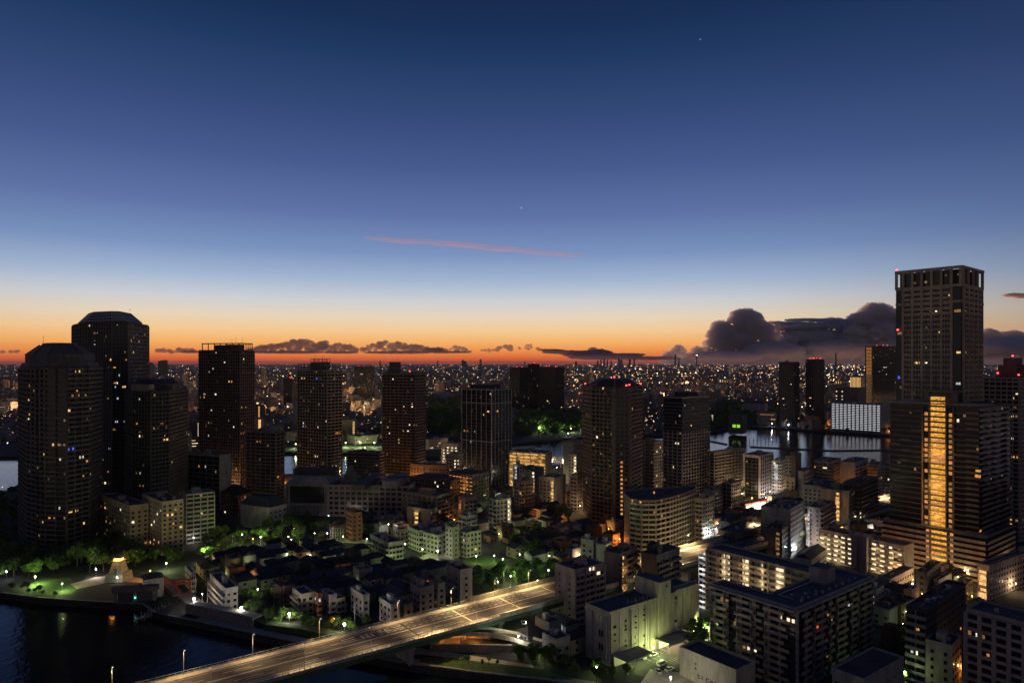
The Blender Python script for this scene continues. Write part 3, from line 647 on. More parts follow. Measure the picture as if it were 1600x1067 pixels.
# school
b = B('school wing with a white end wall and blue sloping roof', 376, 420, 448, 829, 793, 62, 'white', '', 'punch', 3.6, rl=0, name='school_wing', short='white school wing', pent=False, furn=0, par=0, roof=None, kw_r=K(bw=4))
P = b.poly; q = MB(); q.frust(scaled(P, 1.03), b.h, [p.lerp(sum(P, Vector((0, 0))) / 4, .35) for p in P], b.h + 6); q.build('sloped_roof', M['tileb'], b.root)
b = B('dark school hall fronted by a big unlit glass recess under a shallow roof', 447, 515, 520, 806, 757, 85, 'grey', '', '', 3.6, rl=0, name='school_hall', V=None, U=30, pent=False, furn=0, short='school hall')
f = b.faces[0]; q = MB(); q.fbox(f, 3, f.L - 4, 0, .05, 10, b.h - 1); q.build('glazing', M['glass'], b.root)
q = MB()
for s in (0, 2.6, f.L - 3.6, f.L - .6): q.fbox(f, s, s + .7, 0, 1.6, 0, b.h - .4)
q.fbox(f, 0, f.L, 0, 1.6, b.h - 1.2, b.h - .4); q.fbox(f, 0, f.L, 0, 1.8, 8.4, 9.6)
for i in range(14): q.fbox(f, 3 + (f.L - 7) * i / 14, 3.3 + (f.L - 7) * i / 14, 0, 1.3, 0, 8.4)
q.build('facade_frame', M['grey'], b.root)
q = MB(); pp = b.poly; q.frust(pp, b.h + 1.05, [p.lerp(sum(pp, Vector((0, 0))) / 4, .3) for p in pp], b.h + 5.5); q.build('shallow_roof', M['grey'], b.root)
q = MB(); c0 = rectpt(b, .55, .5); q.prism([c0 + Vector((x, y)) for x, y in ((-17, -4), (17, -4), (17, 8), (-17, 8))], b.h + 5.4, b.h + 10); q.build('stage_tower', M['black'], b.root)
b = B('long grey school block with a regular grid of dark windows', 513, 638, 648, 809, 761, 84, 'pink', 'grid', 'punch', 3.9, rl=0, name='school_block', U=22, pent=False, furn=4, short='long school block', lit='574,781,1.4,c', kw_l=K(bw=4.7, cw=1.3, sl=1.6, t=.8))
q = MB(); c0 = rectpt(b, .5, .78); q.frust([c0 + Vector((x, y)) for x, y in ((-8, -7), (8, -7), (8, 7), (-8, 7))], b.h, [c0 + Vector((x, y)) for x, y in ((-.5, -.5), (.5, -.5), (.5, .5), (-.5, .5))], b.h + 15); q.build('pyramid_roof', M['dark'], b.root)
rbox(b, 'roof_hall', .5, .2, 36, 12, 5.5, 'pink'); rbox(b, 'roof_hall', .6, .55, 52, 10, 3.6, 'dark')
q = MB(); c0 = rectpt(b, .5, .18); q.prism([c0 + Vector((x, y)) for x, y in ((-14, -4), (14, -4), (14, 4), (-14, 4))], b.h + 5.8, b.h + 6.0); q.build('glazing', M['glassb'], b.root)
B('brown banded block between the lattice-topped tower and the red-lamp tower', 543, 592, 599, 770, 708, 76, 'brown', 'band', 'band', 3, rl=.01, short=None, kw_l=K(bw=12), lit='')
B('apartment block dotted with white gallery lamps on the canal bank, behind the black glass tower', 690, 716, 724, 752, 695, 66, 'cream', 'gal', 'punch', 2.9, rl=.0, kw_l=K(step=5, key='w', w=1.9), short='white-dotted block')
B('small block with a white-lit stair column at the foot of the black glass tower', 697, 715, 724, 772, 712, 60, 'grey', 'punch', 'punch', 2.9, rl=.04, lit='711,718,2.4,w 711,725,2.4,w 711,732,2.4,w 715,719,1.6,w 715,726,1.6,w')
B('long low flat-roofed block behind the amber-court block', 641, 705, 713, 768, 729, 70, 'beige', 'punch', 'punch', 3, rl=.03, furn=2)
b = B('dark flat block with two white lamps, its back court glowing amber', 640, 703, 726, 794, 752, 62, 'brown', 'punch', 'punch', 3.1, rl=0, short='amber-court block', lit='680,747,2,w 684,760,2.4,w 693,750,1.6,d')
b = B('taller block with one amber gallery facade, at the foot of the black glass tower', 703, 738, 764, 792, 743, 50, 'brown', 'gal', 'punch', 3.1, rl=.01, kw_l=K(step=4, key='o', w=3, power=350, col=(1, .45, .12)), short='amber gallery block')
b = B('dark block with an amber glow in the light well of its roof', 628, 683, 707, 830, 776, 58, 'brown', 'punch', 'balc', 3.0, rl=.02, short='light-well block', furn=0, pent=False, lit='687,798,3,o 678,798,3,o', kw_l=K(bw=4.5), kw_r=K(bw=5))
q = MB(); P = [rectpt(b, u, v) for u, v in ((.35, .35), (.75, .35), (.75, .7), (.35, .7))]; q.prism(P, b.h - .2, b.h + .22); q.build('light_well_glow', LIT['d'], b.root)  # amber lamplight in the well is painted as a glowing slab
q = MB()
for i in range(4): q.fbox(Face(P[i], P[(i + 1) % 4]), 0, (P[(i + 1) % 4] - P[i]).length, -.3, 0, b.h, b.h + 2.4)
q.build('light_well_wall', M['beige'], b.root)
def stair(b, face, s, w=2.2, fh=3.1, key='g', k0=0, top=None, power=0, col=(1, .8, .5), dog=True):
    """open stair tower on a face: landings lit, parapets in front"""
    f = b.faces[face]; q = MB(); n = int((top or b.h) / fh)
    s = s * f.L
    for k in range(k0, n):
        q.fbox(f, s - w / 2 - .2, s + w / 2 + .2, .06, 1.3, k * fh - .2, k * fh + .02); q.fbox(f, s - w / 2 - .2, s + w / 2 + .2, 1.18, 1.31, k * fh, k * fh + 1.0)
    q.fbox(f, s - w / 2 - .35, s - w / 2 - .15, .06, 1.33, k0 * fh, n * fh); q.fbox(f, s + w / 2 + .15, s + w / 2 + .35, .06, 1.33, k0 * fh, n * fh)
    q.build('stair_frame', M[b.wall], b.root)
    for k in range(k0, n): pane(b, f, s + (0 if not dog else (.25 if k % 2 else -.25) * w * .3), k * fh + 1.75, w * .9, 1.5, LIT[key], .08, 'landing_glow')  # glowing panels stand for the lamplight on each landing
    if power:
        for k in range(k0, n, 3):
            L2 = bpy.data.lights.new('stair_light', 'POINT'); L2.energy = power; L2.color = col; L2.shadow_soft_size = .3
            p = f.p(s, 2.6); link('stair_light', L2, b.root, (p.x, p.y, k * fh + 2))
WAS = dict(g=(1, .8, .5), o=(1, .45, .12), y=(1, .6, .22), w=(1, .88, .68), c=(.8, .9, 1), k=(.95, .95, 1), d=(1, .5, .2))
def BS(label, *a, st=(1, .5), key='g', sw=2.2, power=400, k0=1, **k):
    b = bld(label, *a, **k); stair(b, st[0], st[1], sw, k.get('fh', 3.0), key, k0, power=power, col=WAS[key]); return b
BS('slim block with five bright amber stair landings on its end wall', 636, 673, 684, 836, 797, 64, wall='dark', sl='', sr='punch', fh=3.1, rl=0, furn=1, short='amber-landing block', st=(0, .42), key='y', sw=3.4, power=700)
BS('narrow brick block with dull orange stairs, behind the slim green-white tower', 716, 726, 745, 822, 779, 40, wall='pink', sl='', sr='balc', fh=3.1, rl=.02, st=(0, .5), key='o', power=250, kw_r=K(bw=3.5))
BS('pale green-lit block with a column of lit stair landings', 765, 776, 798, 838, 783, 37, wall='green', sl='balc', sr='punch', fh=3.0, rl=.01, st=(1, .82), key='g', power=350, short='green stair block', kw_l=K(bw=4), kw_r=K(s1=9, bw=3))
B('pinkish block with orange-washed balconies behind the green stair block', 803, 815, 834, 803, 753, 37, 'pink', 'punch', 'balc', 3.0, rl=.05, short='orange-balcony block', kw_r=K(bw=3))
BS('grey block with an orange lit stair slot near its end', 842, 866, 884, 798, 748, 60, wall='grey', sl='punch', sr='', fh=3.0, rl=.03, st=(0, .9), key='y', power=450, short='orange-slot block')
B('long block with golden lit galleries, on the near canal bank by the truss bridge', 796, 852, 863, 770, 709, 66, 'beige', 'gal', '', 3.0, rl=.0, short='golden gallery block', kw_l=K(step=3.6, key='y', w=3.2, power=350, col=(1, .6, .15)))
BS('low dark block with a white stair column before the golden gallery block', 806, 835, 850, 786, 736, 64, wall='dark', sl='', sr='', fh=3.0, rl=0, st=(0, .95), key='w', power=200, furn=3)
BS('small block with violet-white stair lamps at the corner of the golden gallery block', 801, 812, 820, 790, 728, 50, wall='grey', sl='punch', sr='punch', fh=3.0, rl=.03, st=(0, .55), key='k', power=250)
B('dark upright block with a beige flank rising by the canal next to the bronze tower', 880, 896, 913, 757, 691, 50, 'beige', '', 'punch', 3.0, rl=.05, core='beige', short=None)
BS('beige block edged by a bright white stair column, touching the bronze tower', 888, 902, 916, 775, 711, 55, wall='beige', sl='punch', sr='', fh=3.0, rl=.02, st=(0, .8), key='w', power=450)
B('pinkish lower block touching the foot of the bronze tower', 891, 902, 917, 798, 744, 50, 'pink', 'balc', 'punch', 3.0, rl=.02)
# greenish houses and blocks around the little crossroads
B('pale green-lit three-storey block beside the pink house', 637, 654, 690, 862, 831, 37, 'green', 'punch', 'balc', 3.0, rl=.02, furn=2, kw_r=K(bw=4), short='green three-storey block')
B('plain green-lit block behind the slim pale tower, dark flat roof', 661, 684, 698, 868, 838, 50, 'green', rl=.03, furn=1)
B('slim pale tower house with narrow windows at the crossroads', 696, 707, 718, 872, 826, 45, 'green', fh=3.0, rl=.03, furn=1, pent=False, short='slim pale tower', kw_l=K(bw=4, w=1), kw_r=K(bw=4, w=1))
B('pale block with two orange windows beside the slim pale tower', 716, 729, 752, 872, 834, 40, 'green', fh=3.0, rl=.02, furn=1, lit='725,843,1.8,w 732,843,1.8,o 718,863,1.8,o')
B('stepped dark grey block above the slim pale tower', 717, 728, 744, 844, 808, 40, 'grey', 'balc', 'balc', 3.0, rl=.02, furn=2, kw_l=K(bw=4), kw_r=K(bw=4))
B('four-storey balcony block amid the dark low houses', 578, 607, 630, 884, 850, 37, 'green', 'balc', 'balc', 3.0, rl=.02, furn=2, short='four-storey balcony block', kw_l=K(bw=4), kw_r=K(bw=4))
B('brown brick tower house with a white top storey', 541, 550, 566, 847, 803, 37, 'brick', 'punch', 'punch', 3.0, rl=.0, furn=1, short='brick tower house')
B('pink-lit two-storey house beside the green three-storey block', 618, 625, 639, 852, 829, 37, 'pink', rl=.0, furn=0, pent=False, fh=2.8, name='house', cat='house')
B('beige blank-walled block standing by the bridge approach trees', 697, 719, 738, 940, 893, 37, 'pink', 'punch', 'punch', 3.2, rl=.0, furn=1, short='beige blank block', kw_l=K(bw=6, w=1.3), kw_r=K(bw=6, w=1.3))
B('orange-lit terrace house behind the pink row by the bridge', 642, 660, 680, 943, 908, 37, 'brown', 'punch', 'balc', 2.9, rl=.0, furn=1, lit='662,902,7,o 668,899,4,o', name='house', cat='house')
B('tallest of the pinkish house row along the bridge', 641, 656, 678, 957, 921, 37, 'pink', fh=2.9, rl=.0, furn=1, name='house', cat='house', short='pink house row')
B('pinkish house at the end of the row along the bridge, pale front', 672, 684, 696, 947, 914, 37, 'pink', fh=2.9, rl=.03, furn=1, name='house', cat='house')
B('white three-storey house with square windows right beside the bridge parapet', 593, 611, 625, 980, 947, 37, 'white', fh=3.0, rl=0, furn=1, name='house', cat='house', short='white parapet house', kw_l=K(bw=4.5), kw_r=K(bw=3.5))
B('orange-tinted small house next to the white parapet house', 622, 632, 645, 972, 947, 37, 'brown', fh=2.9, rl=0, furn=0, pent=False, name='house', cat='house')
B('tall white three-storey house with a roof room, behind the lamp post', 548, 567, 577, 967, 932, 37, 'white', fh=2.9, rl=0, furn=0, name='house', cat='house', short='roof-room house', kw_l=K(bw=4))
B('beige three-storey house with open balconies on the river walk', 457, 471, 490, 962, 931, 37, 'cream', 'balc', 'punch', 2.9, rl=0, furn=0, pent=False, name='house', cat='house', short='beige balcony house', kw_l=K(bw=4))
B('narrow dark brick house between two pale houses on the river walk', 488, 497, 504, 962, 930, 37, 'brick', fh=2.9, rl=0, furn=0, pent=False, name='house', cat='house', lit='493,938,1,c 496,938,1,c')
B('pale grey house with a ribbed roof screen on the river walk', 502, 515, 526, 958, 932, 37, 'white', fh=2.9, rl=0, furn=1, pent=False, name='house', cat='house', short='grey ribbed house')
B('low pale house with a railed roof terrace, near the tall white roof-room house', 519, 526, 540, 957, 938, 37, 'cream', 'punch', 'balc', 2.9, rl=0, furn=0, pent=False, name='house', cat='house')
b = B('large white three-storey villa with stepped balconies on the river terrace', 328, 352, 372, 955, 922, 37, 'white', 'balc', 'punch', 3.1, rl=0, furn=1, name='house', cat='house', short='white river villa', kw_l=K(bw=4))
B('white house behind the red shrine gate', 289, 299, 306, 925, 897, 37, 'white', 'punch', 'balc', 2.9, rl=0, furn=0, pent=False, name='house', cat='house', short='shrine house')
# houses beyond the bridge
B('slim white block with few dark windows behind the corner apartments', 908, 927, 934, 890, 846, 64, 'white', fh=3.0, rl=0, furn=1, short='slim white block', lit='929,874,1.6,c')
B('white slab with stepped balconies next to the slim white block', 931, 946, 957, 893, 853, 55, 'white', '', 'balc', 3.0, rl=0, furn=1, kw_r=K(bw=4))
BS('tall brown block with a sparkling lit stair tower on its side', 944, 968, 996, 945, 868, 50, wall='brown', sl='', sr='balc', fh=3.0, rl=0, st=(1, .14), key='y', sw=3, power=500, furn=2, short='sparkling stair block', k0=2)
B('dark block with railed balconies and roof plant beside the elevated road', 1002, 1026, 1062, 942, 870, 45, 'dark', '', 'balc', 3.0, rl=.005, furn=5, short='dark roadside block')
B('thin dark tower house abutting the dark roadside block', 1011, 1022, 1031, 936, 854, 50, 'black', '', '', 3.0, rl=0, furn=0, pent=False)
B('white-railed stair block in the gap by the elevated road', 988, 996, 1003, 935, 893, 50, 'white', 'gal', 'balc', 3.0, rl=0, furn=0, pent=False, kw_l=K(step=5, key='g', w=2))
b = B('tall pale corner apartments of nine storeys with red-tinged side balconies', 867, 898, 944, 978, 893, 37, 'pink', 'punch', 'balc', 2.85, rl=0, lit='936,897,1,w 954,903,1,w', short='corner apartments', furn=4, kw_l=K(bw=6, w=.9, h=1), kw_r=K(bw=5.4, t=.9))
q = MB(); f = b.faces[1]
for i in range(4): q.fbox(f, i * f.L / 3 - .25, i * f.L / 3 + .25, 0, 1.0, 0, b.h)
q.build('pillar_frame', M['pink'], b.root)
f = b.faces[0]; me = MB(); me.fbox(f, f.L - .1, f.L + 1.5, -5, -.4, 0, .95); me = me.mesh('balcony', [M['pink']])
for k in range(1, 9): link('balcony', me, b.root, (0, 0, k * 2.85))
lights(b, '927,882,1,w', 2.85)
for px, py, k_ in ((922, 890, 'w'), (934, 895, 'w')): lights(b, '%d,%d,.9,%s' % (px, py, k_), 2.85)
# curved apartments below the bronze tower
fr = [g(975, 852), g(985, 862), g(1003, 866), g(1024, 866), g(1046, 860), g(1068, 851), g(1087, 841)]
dd = Vector((.25, .97)) * 15
b = shell('curved_apartments', 'curved ten-storey apartment block with continuous pale balconies', 'building', fr, [fr[-1] + dd, fr[0] + dd], 33, 'beige', None, 'curved apartments', core='brown')
for i, f in enumerate(b.faces):
    if i: st_band(b, f, 3.1, 4, 1.2, 1.0, mat_='cream')
lights(b, '1001,777,3,y 1025,763,1.6,o 1060,778,1.6,o 1034,782,1.4,d 1034,803,2,o 988,778,1.4,o 1023,799,1,d', 3.1, .1)
for i in range(6):
    p = b.c.xy * 0 + (b.poly[1].lerp(b.poly[6], rnd.random()) * .8 + Vector((0, 5))); q = MB(); q.box(p.x - 1, p.x + 1, p.y - .8, p.y + .8, b.h, b.h + 1.4); q.build('roof_unit', M['darkm'], b.root)
B('cream apartment block at the end of the curved apartments, facing the elevated road', 1086, 1098, 1116, 847, 781, 45, 'cream', 'balc', 'punch', 3.0, rl=.02, lit='1090,816,1.6,o', kw_l=K(bw=4), short='cream end block')
B('pale block with fine balconies behind the cream end block', 1099, 1117, 1136, 808, 768, 50, 'grey', 'balc', 'balc', 2.9, rl=.02, kw_l=K(bw=4), kw_r=K(bw=4))
B('brown office block beside the bright petrol station', 1128, 1143, 1158, 806, 757, 45, 'brown', 'grid', 'punch', 3.1, rl=.02, name='office_block')
B('low white-fronted block with a railed roof before the canal row', 1128, 1133, 1155, 772, 745, 40, 'white', 'punch', 'punch', 3.2, rl=0)
# row along the canal
B('grey-beige apartment slab at the start of the canal row, beside the black-headed tower', 1109, 1116, 1163, 775, 707, 38, 'beige', 'grid', 'balc', 2.9, rl=.01, kw_r=K(bw=5), short='canal row slab')
B('low brown block between the bronze tower and the black-headed tower', 1001, 1022, 1036, 790, 692, 50, 'beige', 'balc', 'punch', 2.9, rl=.02, kw_l=K(bw=4), lit='')
b = B('dark glass office with a white edge frame in the canal row', 1162, 1188, 1208, 778, 713, 48, 'white', 'grid', 'grid', 3.3, rl=0, name='office_block', lit='1167,721,1.6,o 1168,756,3,y 1178,745,1,m 1175,728,1,m', kw_l=K(bw=4, cw=.25, sl=.3, t=.1, mat_='dark'), kw_r=K(bw=4), core='black', short='white-edged office')
q = MB()
for f in b.faces[:1]:
    for s in (0.5, f.L - .5): q.fbox(f, s - .8, s + .8, 0, .9, 0, b.h + 1)
    q.fbox(f, -.3, f.L + .3, 0, 1.0, b.h - 1.6, b.h + 1.06)
q.build('facade_frame', M['white'], b.root)
BS('white block with railed balconies and a bluish stair in the canal row', 1206, 1222, 1228, 785, 722, 55, wall='white', sl='balc', sr='punch', fh=2.9, rl=.02, st=(0, .45), key='c', power=300, kw_l=K(bw=4), lit='1210,719,3,w')
B('dark block rising between two pale ones in the canal row', 1227, 1242, 1250, 775, 715, 55, 'grey', 'punch', 'punch', 2.9, rl=.02)
BS('tall narrow block with three orange stair windows at its head in the canal row', 1236, 1243, 1252, 790, 712, 50, wall='dark', sl='', sr='', fh=2.9, rl=0, st=(0, .5), key='y', power=0, k0=14)
B('low white-railed block below the orange stair windows in the canal row', 1244, 1256, 1274, 790, 738, 45, 'white', '', 'balc', 2.9, rl=.02, kw_r=K(bw=3.4))
B('amber-washed apartment block with one white window in the canal row', 1272, 1300, 1314, 788, 723, 60, 'beige', 'balc', 'balc', 2.9, rl=.02, lit='1289,731,5,w 1271,730,2,o', kw_l=K(bw=4), kw_r=K(bw=4), short='amber-washed block')
B('block with a blank white wall and banded flank in the canal row', 1312, 1336, 1357, 786, 724, 50, 'white', '', 'balc', 2.9, rl=.02, kw_r=K(bw=10), short='blank-walled block')
B('amber-brown balcony block next to the blank-walled block', 1355, 1372, 1378, 785, 727, 55, 'beige', 'balc', 'punch', 2.9, rl=.02, kw_l=K(bw=4))
B('green-lit pale block with a round roof tank, by the elevated road', 1374, 1390, 1402, 777, 729, 55, 'green', 'balc', 'balc', 2.9, rl=.02, lit='1389,749,2,w', kw_l=K(bw=4), kw_r=K(bw=4))
# blocks of the middle right
b = B('grey block with a plain flank and rows of small windows, big dark roof', 1189, 1235, 1257, 870, 798, 55, 'grey', '', 'grid', 3.2, rl=.02, furn=5, kw_r=K(bw=2.6, cw=.8, sl=1.7, t=.3), short='grey plain-flanked block')
BS('pink-grey block with a ladder of bluish stair lamps in the gap', 1262, 1282, 1304, 862, 796, 50, wall='pink', sl='punch', sr='balc', fh=3.0, rl=.01, st=(0, .08), key='c', sw=1.4, power=350, kw_l=K(bw=5, w=.9, h=1))
BS('block with two columns of orange stair landings on a pale end wall', 1282, 1326, 1341, 838, 769, 62, wall='beige', sl='', sr='punch', fh=3.0, rl=.02, st=(0, .62), key='y', sw=2.2, power=400, short='orange-column block', lit='')
b = B('long white-topped block with rooftop railings behind the orange-column block', 1256, 1290, 1310, 815, 762, 60, 'grey', 'punch', 'punch', 3.0, rl=.01)
B('tall brown block with dark balconies behind the orange-column block', 1318, 1343, 1372, 832, 757, 50, 'brown', 'balc', 'balc', 3.0, rl=.01, lit='1336,810,4,w', kw_l=K(bw=4), kw_r=K(bw=4), furn=5, short='tall brown block')
b = B('low theatre-like pale block with a railed recess in its roof', 1199, 1206, 1254, 800, 777, 40, 'cream', 'punch', 'punch', 3.6, rl=0, furn=2, short='theatre block', kw_r=K(bw=5))
B('white-walled narrow block behind the theatre block', 1227, 1242, 1249, 790, 748, 55, 'cream', 'punch', 'punch', 2.9, rl=0)
B('dark low block with a roof garden below the grey plain-flanked block', 1122, 1158, 1196, 872, 836, 48, 'dark', 'punch', 'punch', 3.2, rl=.01, furn=5)
B('small dark block with a roof garden hedge by the elevated road', 1124, 1140, 1176, 850, 818, 45, 'dark', 'punch', 'punch', 3.2, rl=.01, furn=4)
BS('narrow dark block with dim orange stairs, under the grey plain-flanked block', 1196, 1222, 1240, 878, 830, 55, wall='dark', sl='', sr='punch', fh=3.0, rl=.01, st=(0, .75), key='d', sw=2.2, power=150, k0=0)
b = B('gable-fronted pale low building tucked behind the courtyard apartments', 1241, 1268, 1291, 897, 874, 50, 'white', '', 'punch', 3.0, rl=0, par=0, roof=None, furn=0, pent=False, name='low_building', short='gabled pale building')
P = b.poly; q = MB(); e0, e1, e2, e3 = P[0], P[1], P[2], P[3]
a0 = (e0 + e1) / 2; a1 = (e2 + e3) / 2; zz = b.h
q.add([(e0.x, e0.y, zz), (e1.x, e1.y, zz), (e2.x, e2.y, zz), (e3.x, e3.y, zz), (a0.x, a0.y, zz + 2.6), (a1.x, a1.y, zz + 2.6)], [(0, 1, 4), (1, 2, 5, 4), (2, 3, 5), (3, 0, 4, 5)]); q.build('gable_roof', M['tileb'], b.root)
# two-part gallery building with the lift tower
fr, bk = corners(1279, 1413, 1428, 905, 37)
b = shell('gallery_apartments', 'six-storey gallery apartments with rows of cream lamps and a central lift tower', 'building', fr, bk, 17.6, 'beige', None, 'six-storey gallery apartments', core='beige')
f = b.faces[0]; sA = lightpix(b, 1334, 860)[2]; sB = lightpix(b, 1358, 865)[2]
lo, hi = min(sA, sB), max(sA, sB)
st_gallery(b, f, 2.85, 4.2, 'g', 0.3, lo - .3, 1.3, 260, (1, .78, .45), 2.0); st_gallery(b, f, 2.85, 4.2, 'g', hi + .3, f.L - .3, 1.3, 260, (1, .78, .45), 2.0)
q = MB(); q.fbox(f, lo, lo + (hi - lo) * .38, -4, 3.2, 0, b.h + 2.5); q.fbox(f, lo + (hi - lo) * .55, hi, -4, 3.2, 0, b.h + 2.5); q.fbox(f, lo + (hi - lo) * .38, lo + (hi - lo) * .55, -4, 2.2, 0, b.h + 1.5); q.build('lift_tower', M['pink'], b.root)
furnish(b, 4, False)
# big warehouse-like hospital block, lit yellow-green
b = B('long windowless storage block, its wall lit yellow-green from the car park', 915, 952, 1092, 1041, 960, 37, 'cream', '', '', 3.3, rl=0, name='storage_block', short='yellow-green storage block', furn=0, pent=False)
f = b.faces[1]; q = MB()
for i in range(11): q.fbox(f, f.L * i / 10 - .1, f.L * i / 10 + .1, 0, .18, 0, b.h)
q.fbox(f, 0, f.L, 0, .12, 5.6, 5.85); q.fbox(f, .4, .7, 0, .5, 0, b.h)
for s in (12.2, 20.5, 23.5, 40.8): q.fbox(f, s, s + .28, 0, .42, 1, b.h - .5)
q.build('joint_rib', M['concrete'], b.root)
for u, zs in ((.055, (3, 9.5, 12, 15)), (.165, (3, 6, 8, 12.5, 14, 16)), (.27, (5.5, 8, 12, 14, 16.5)), (.36, (3.5, 7.5, 14, 16, 18.2)), (.72, (4, 9, 16.5, 18.8)), (.78, (2, 2.1)), (.9, (5.4,))):
    for z in zs: pane(b, f, f.L * u, z, rnd.choice([.7, 1.1, 1.6]), rnd.choice([.6, 1.0]), M['glass'], .05)
f0 = b.faces[0]; q = MB()
for s in (3.5, 4.9): 
    for z in (5, 10.5, 16): q.fbox(f0, f0.L - s - 1, f0.L - s, -.05, .06, z, z + 2.6)
q.build('glazing', M['glass'], b.root)
q = MB()
for i in range(7): q.fbox(f0, 1 + i * (f0.L - 10) / 7, 1.5 + i * (f0.L - 10) / 7, 0, .7, 0, b.h - 1)
q.fbox(f0, f0.L - 2.2, f0.L - 1.2, 0, .6, 2, b.h - 1); q.build('fin_rib', M['concrete'], b.root)
s0 = lightpix(b, 1028, 960)[2]; s1 = lightpix(b, 1046, 950)[2]
q = MB(); q.fbox(f, s0, s1, -13, .7, 0, b.h + 7.2); q.build('lift_tower', M['cream'], b.root)
q = MB(); q.fbox(f, s0 + .3, s1 - .3, -12.6, .4, b.h + 7.22, b.h + 7.4); q.build('roof', M['roof'], b.root)
pane(b, f, (s0 + s1) / 2 + 1, b.h + 5, 1, .9, M['glass'], .72)
q = MB(); q.fbox(f, s1 + 4, f.L + .06, -.3, .1, b.h, b.h + 1.7); q.build('raised_parapet', M['cream'], b.root)
for i in range(9):
    p = f.p(s0 - 2 - i * 1.5, -2 - (i % 3)); q = MB(); q.tube((p.x, p.y, b.h), (p.x, p.y, b.h + 1.6), .55, .45, 8); q.build('roof_vent', M['metal'], b.root)
for i in range(8):
    p = f.p(s1 + 6 + i * 2, -2.2); q = MB(); q.box(p.x - .6, p.x + .6, p.y - .6, p.y + .6, b.h, b.h + 2.3); q.build('roof_unit', M['metal'], b.root)
# canopy over the entrance
e0 = lightpix(b, 1023, 1008)[2]; e1 = lightpix(b, 1062, 985)[2]
q = MB(); q.fbox(f, e0, e1, .2, 7.5, 4.2, 4.6); q.fbox(f, e0, e1, 7.4, 7.6, 3.7, 4.7)
for i in range(8): q.fbox(f, e0 + (e1 - e0) * i / 7 - .1, e0 + (e1 - e0) * i / 7 + .1, .2, 7.5, 4.6, 4.85)
q.build('entrance_canopy', M['metal'], b.root)
q = MB(); q.fbox(f, e0 + .5, e0 + .8, 6.6, 6.9, 0, 4.2); q.fbox(f, e1 - .8, e1 - .5, 6.6, 6.9, 0, 4.2); q.build('canopy_post', M['metal'], b.root)
for s in (e0 + 4, (e0 + e1) / 2, e1 - 4):
    pane(b, f, s, 4.1, 2.6, .12, LIT['w'], 4.5, 'canopy_lamp', 1.2)
    L2 = bpy.data.lights.new('canopy_light', 'POINT'); L2.energy = 1700; L2.color = (1, .72, .42); L2.shadow_soft_size = .5; p = f.p(s, 4.5); link('canopy_light', L2, b.root, (p.x, p.y, 3.6))
STORE = b
q = MB(); a0 = lightpix(b, 952, 1030)[2]
sh = thing('shed', 'flat-roofed open shed at the corner of the yellow-green storage block', 'shed', (b.c.x, b.c.y, 0))
q = MB(); q.fbox(f, .5, 15, 1.0, 9.5, 4.6, 5.0); q.build('roof', M['grey'], sh)
for s, t_ in ((.8, 9), (14.6, 9), (14.6, 1.4), (.8, 1.4)):
    q = MB(); q.fbox(f, s, s + .3, t_, t_ + .3, 0, 4.6); q.build('post', M['concrete'], sh)
q = MB(); q.fbox(f, .8, 10, 1.1, 1.4, 0, 4.6); q.build('back_wall', M['cream'], sh)
# courtyard apartments
C = g(1243, 1079); ru = R(38.5); du = Vector((math.cos(ru), math.sin(ru))); dv = Vector((-math.sin(ru), math.cos(ru)))
V_, U_ = 36.0, 61.0
poly = [C + dv * V_, C, C + du * U_, C + du * U_ + dv * 15, C + du * 8 + dv * 15, C + du * 8 + dv * V_]
b = shell('courtyard_apartments', 'big dark L-shaped apartment block with staggered balconies, closest to the viewer', 'building', poly[:3], poly[3:], 29.4, 'grey', None, 'L-shaped courtyard block', core='grey')
FH = 2.66
for f, pat in ((b.faces[0], ((1, 7.5), (11, 18.5), (20, 23), (24.5, 33))), (b.faces[1], ((3, 9), (12, 20), (23, 26), (29, 37), (40, 46), (48.5, 59)))):
    q = MB(); q.fbox(f, 0, f.L, -.05, .02, 1, b.h - 1); q.build('glazing', M['glass'], b.root)
    q = MB()
    for k in range(11):
        z = k * FH + .05; q.fbox(f, -.2, f.L + .2, 0, 1.35, z - .18, z)
        q.fbox(f, -.2, f.L + .2, 1.27, 1.33, z + .98, z + 1.06)
        for i in range(int(f.L / 1.6)): q.fbox(f, i * 1.6, i * 1.6 + .06, 1.28, 1.32, z, z + 1)
    q.build('balcony_frame', M['darkm'], b.root)
    for k in range(11):
        off = (0, 1.2, -.9, .6)[k % 4]
        for i, (a0, a1) in enumerate(pat):
            q = MB(); q.fbox(f, max(0, a0 + off), min(f.L, a1 + off), 1.2, 1.4, k * FH + .02, k * FH + 1.25)
            q.build('balcony_panel', M['beige' if (i + k) % 5 else 'grey'], b.root)
    q = MB()
    for i in range(int(f.L / 6) + 1): q.fbox(f, min(i * 6, f.L - .4), min(i * 6, f.L - .4) + .35, 0, 1.2, 0, b.h)
    q.fbox(f, 0, f.L, 0, 1.5, b.h - .5, b.h + .3); q.build('party_wall_frame', M['grey'], b.root)
    q = MB()
    for k in range(11):
        for i in range(int(f.L / 6)): q.fbox(f, i * 6 + .4, i * 6 + 1.9, 0, .06, k * FH, k * FH + 2.5)
    q.build('infill_cladding', M['pink'], b.root)
lights(b, '1219.5,969,6,w 1232,971,5.5,g 1243.5,974,3.4,g 1170,1014,6,w 1180.5,1017,5,w 1163,1012,2.4,d 1128,940,3,d 1136,942,3,d 1149,970,4,d 1294,965,7,o 1299,965,4,d 1277,983,4,r 1292,1025,4,d 1326,948,1.6,c 1260,981,1,d', FH, .12)
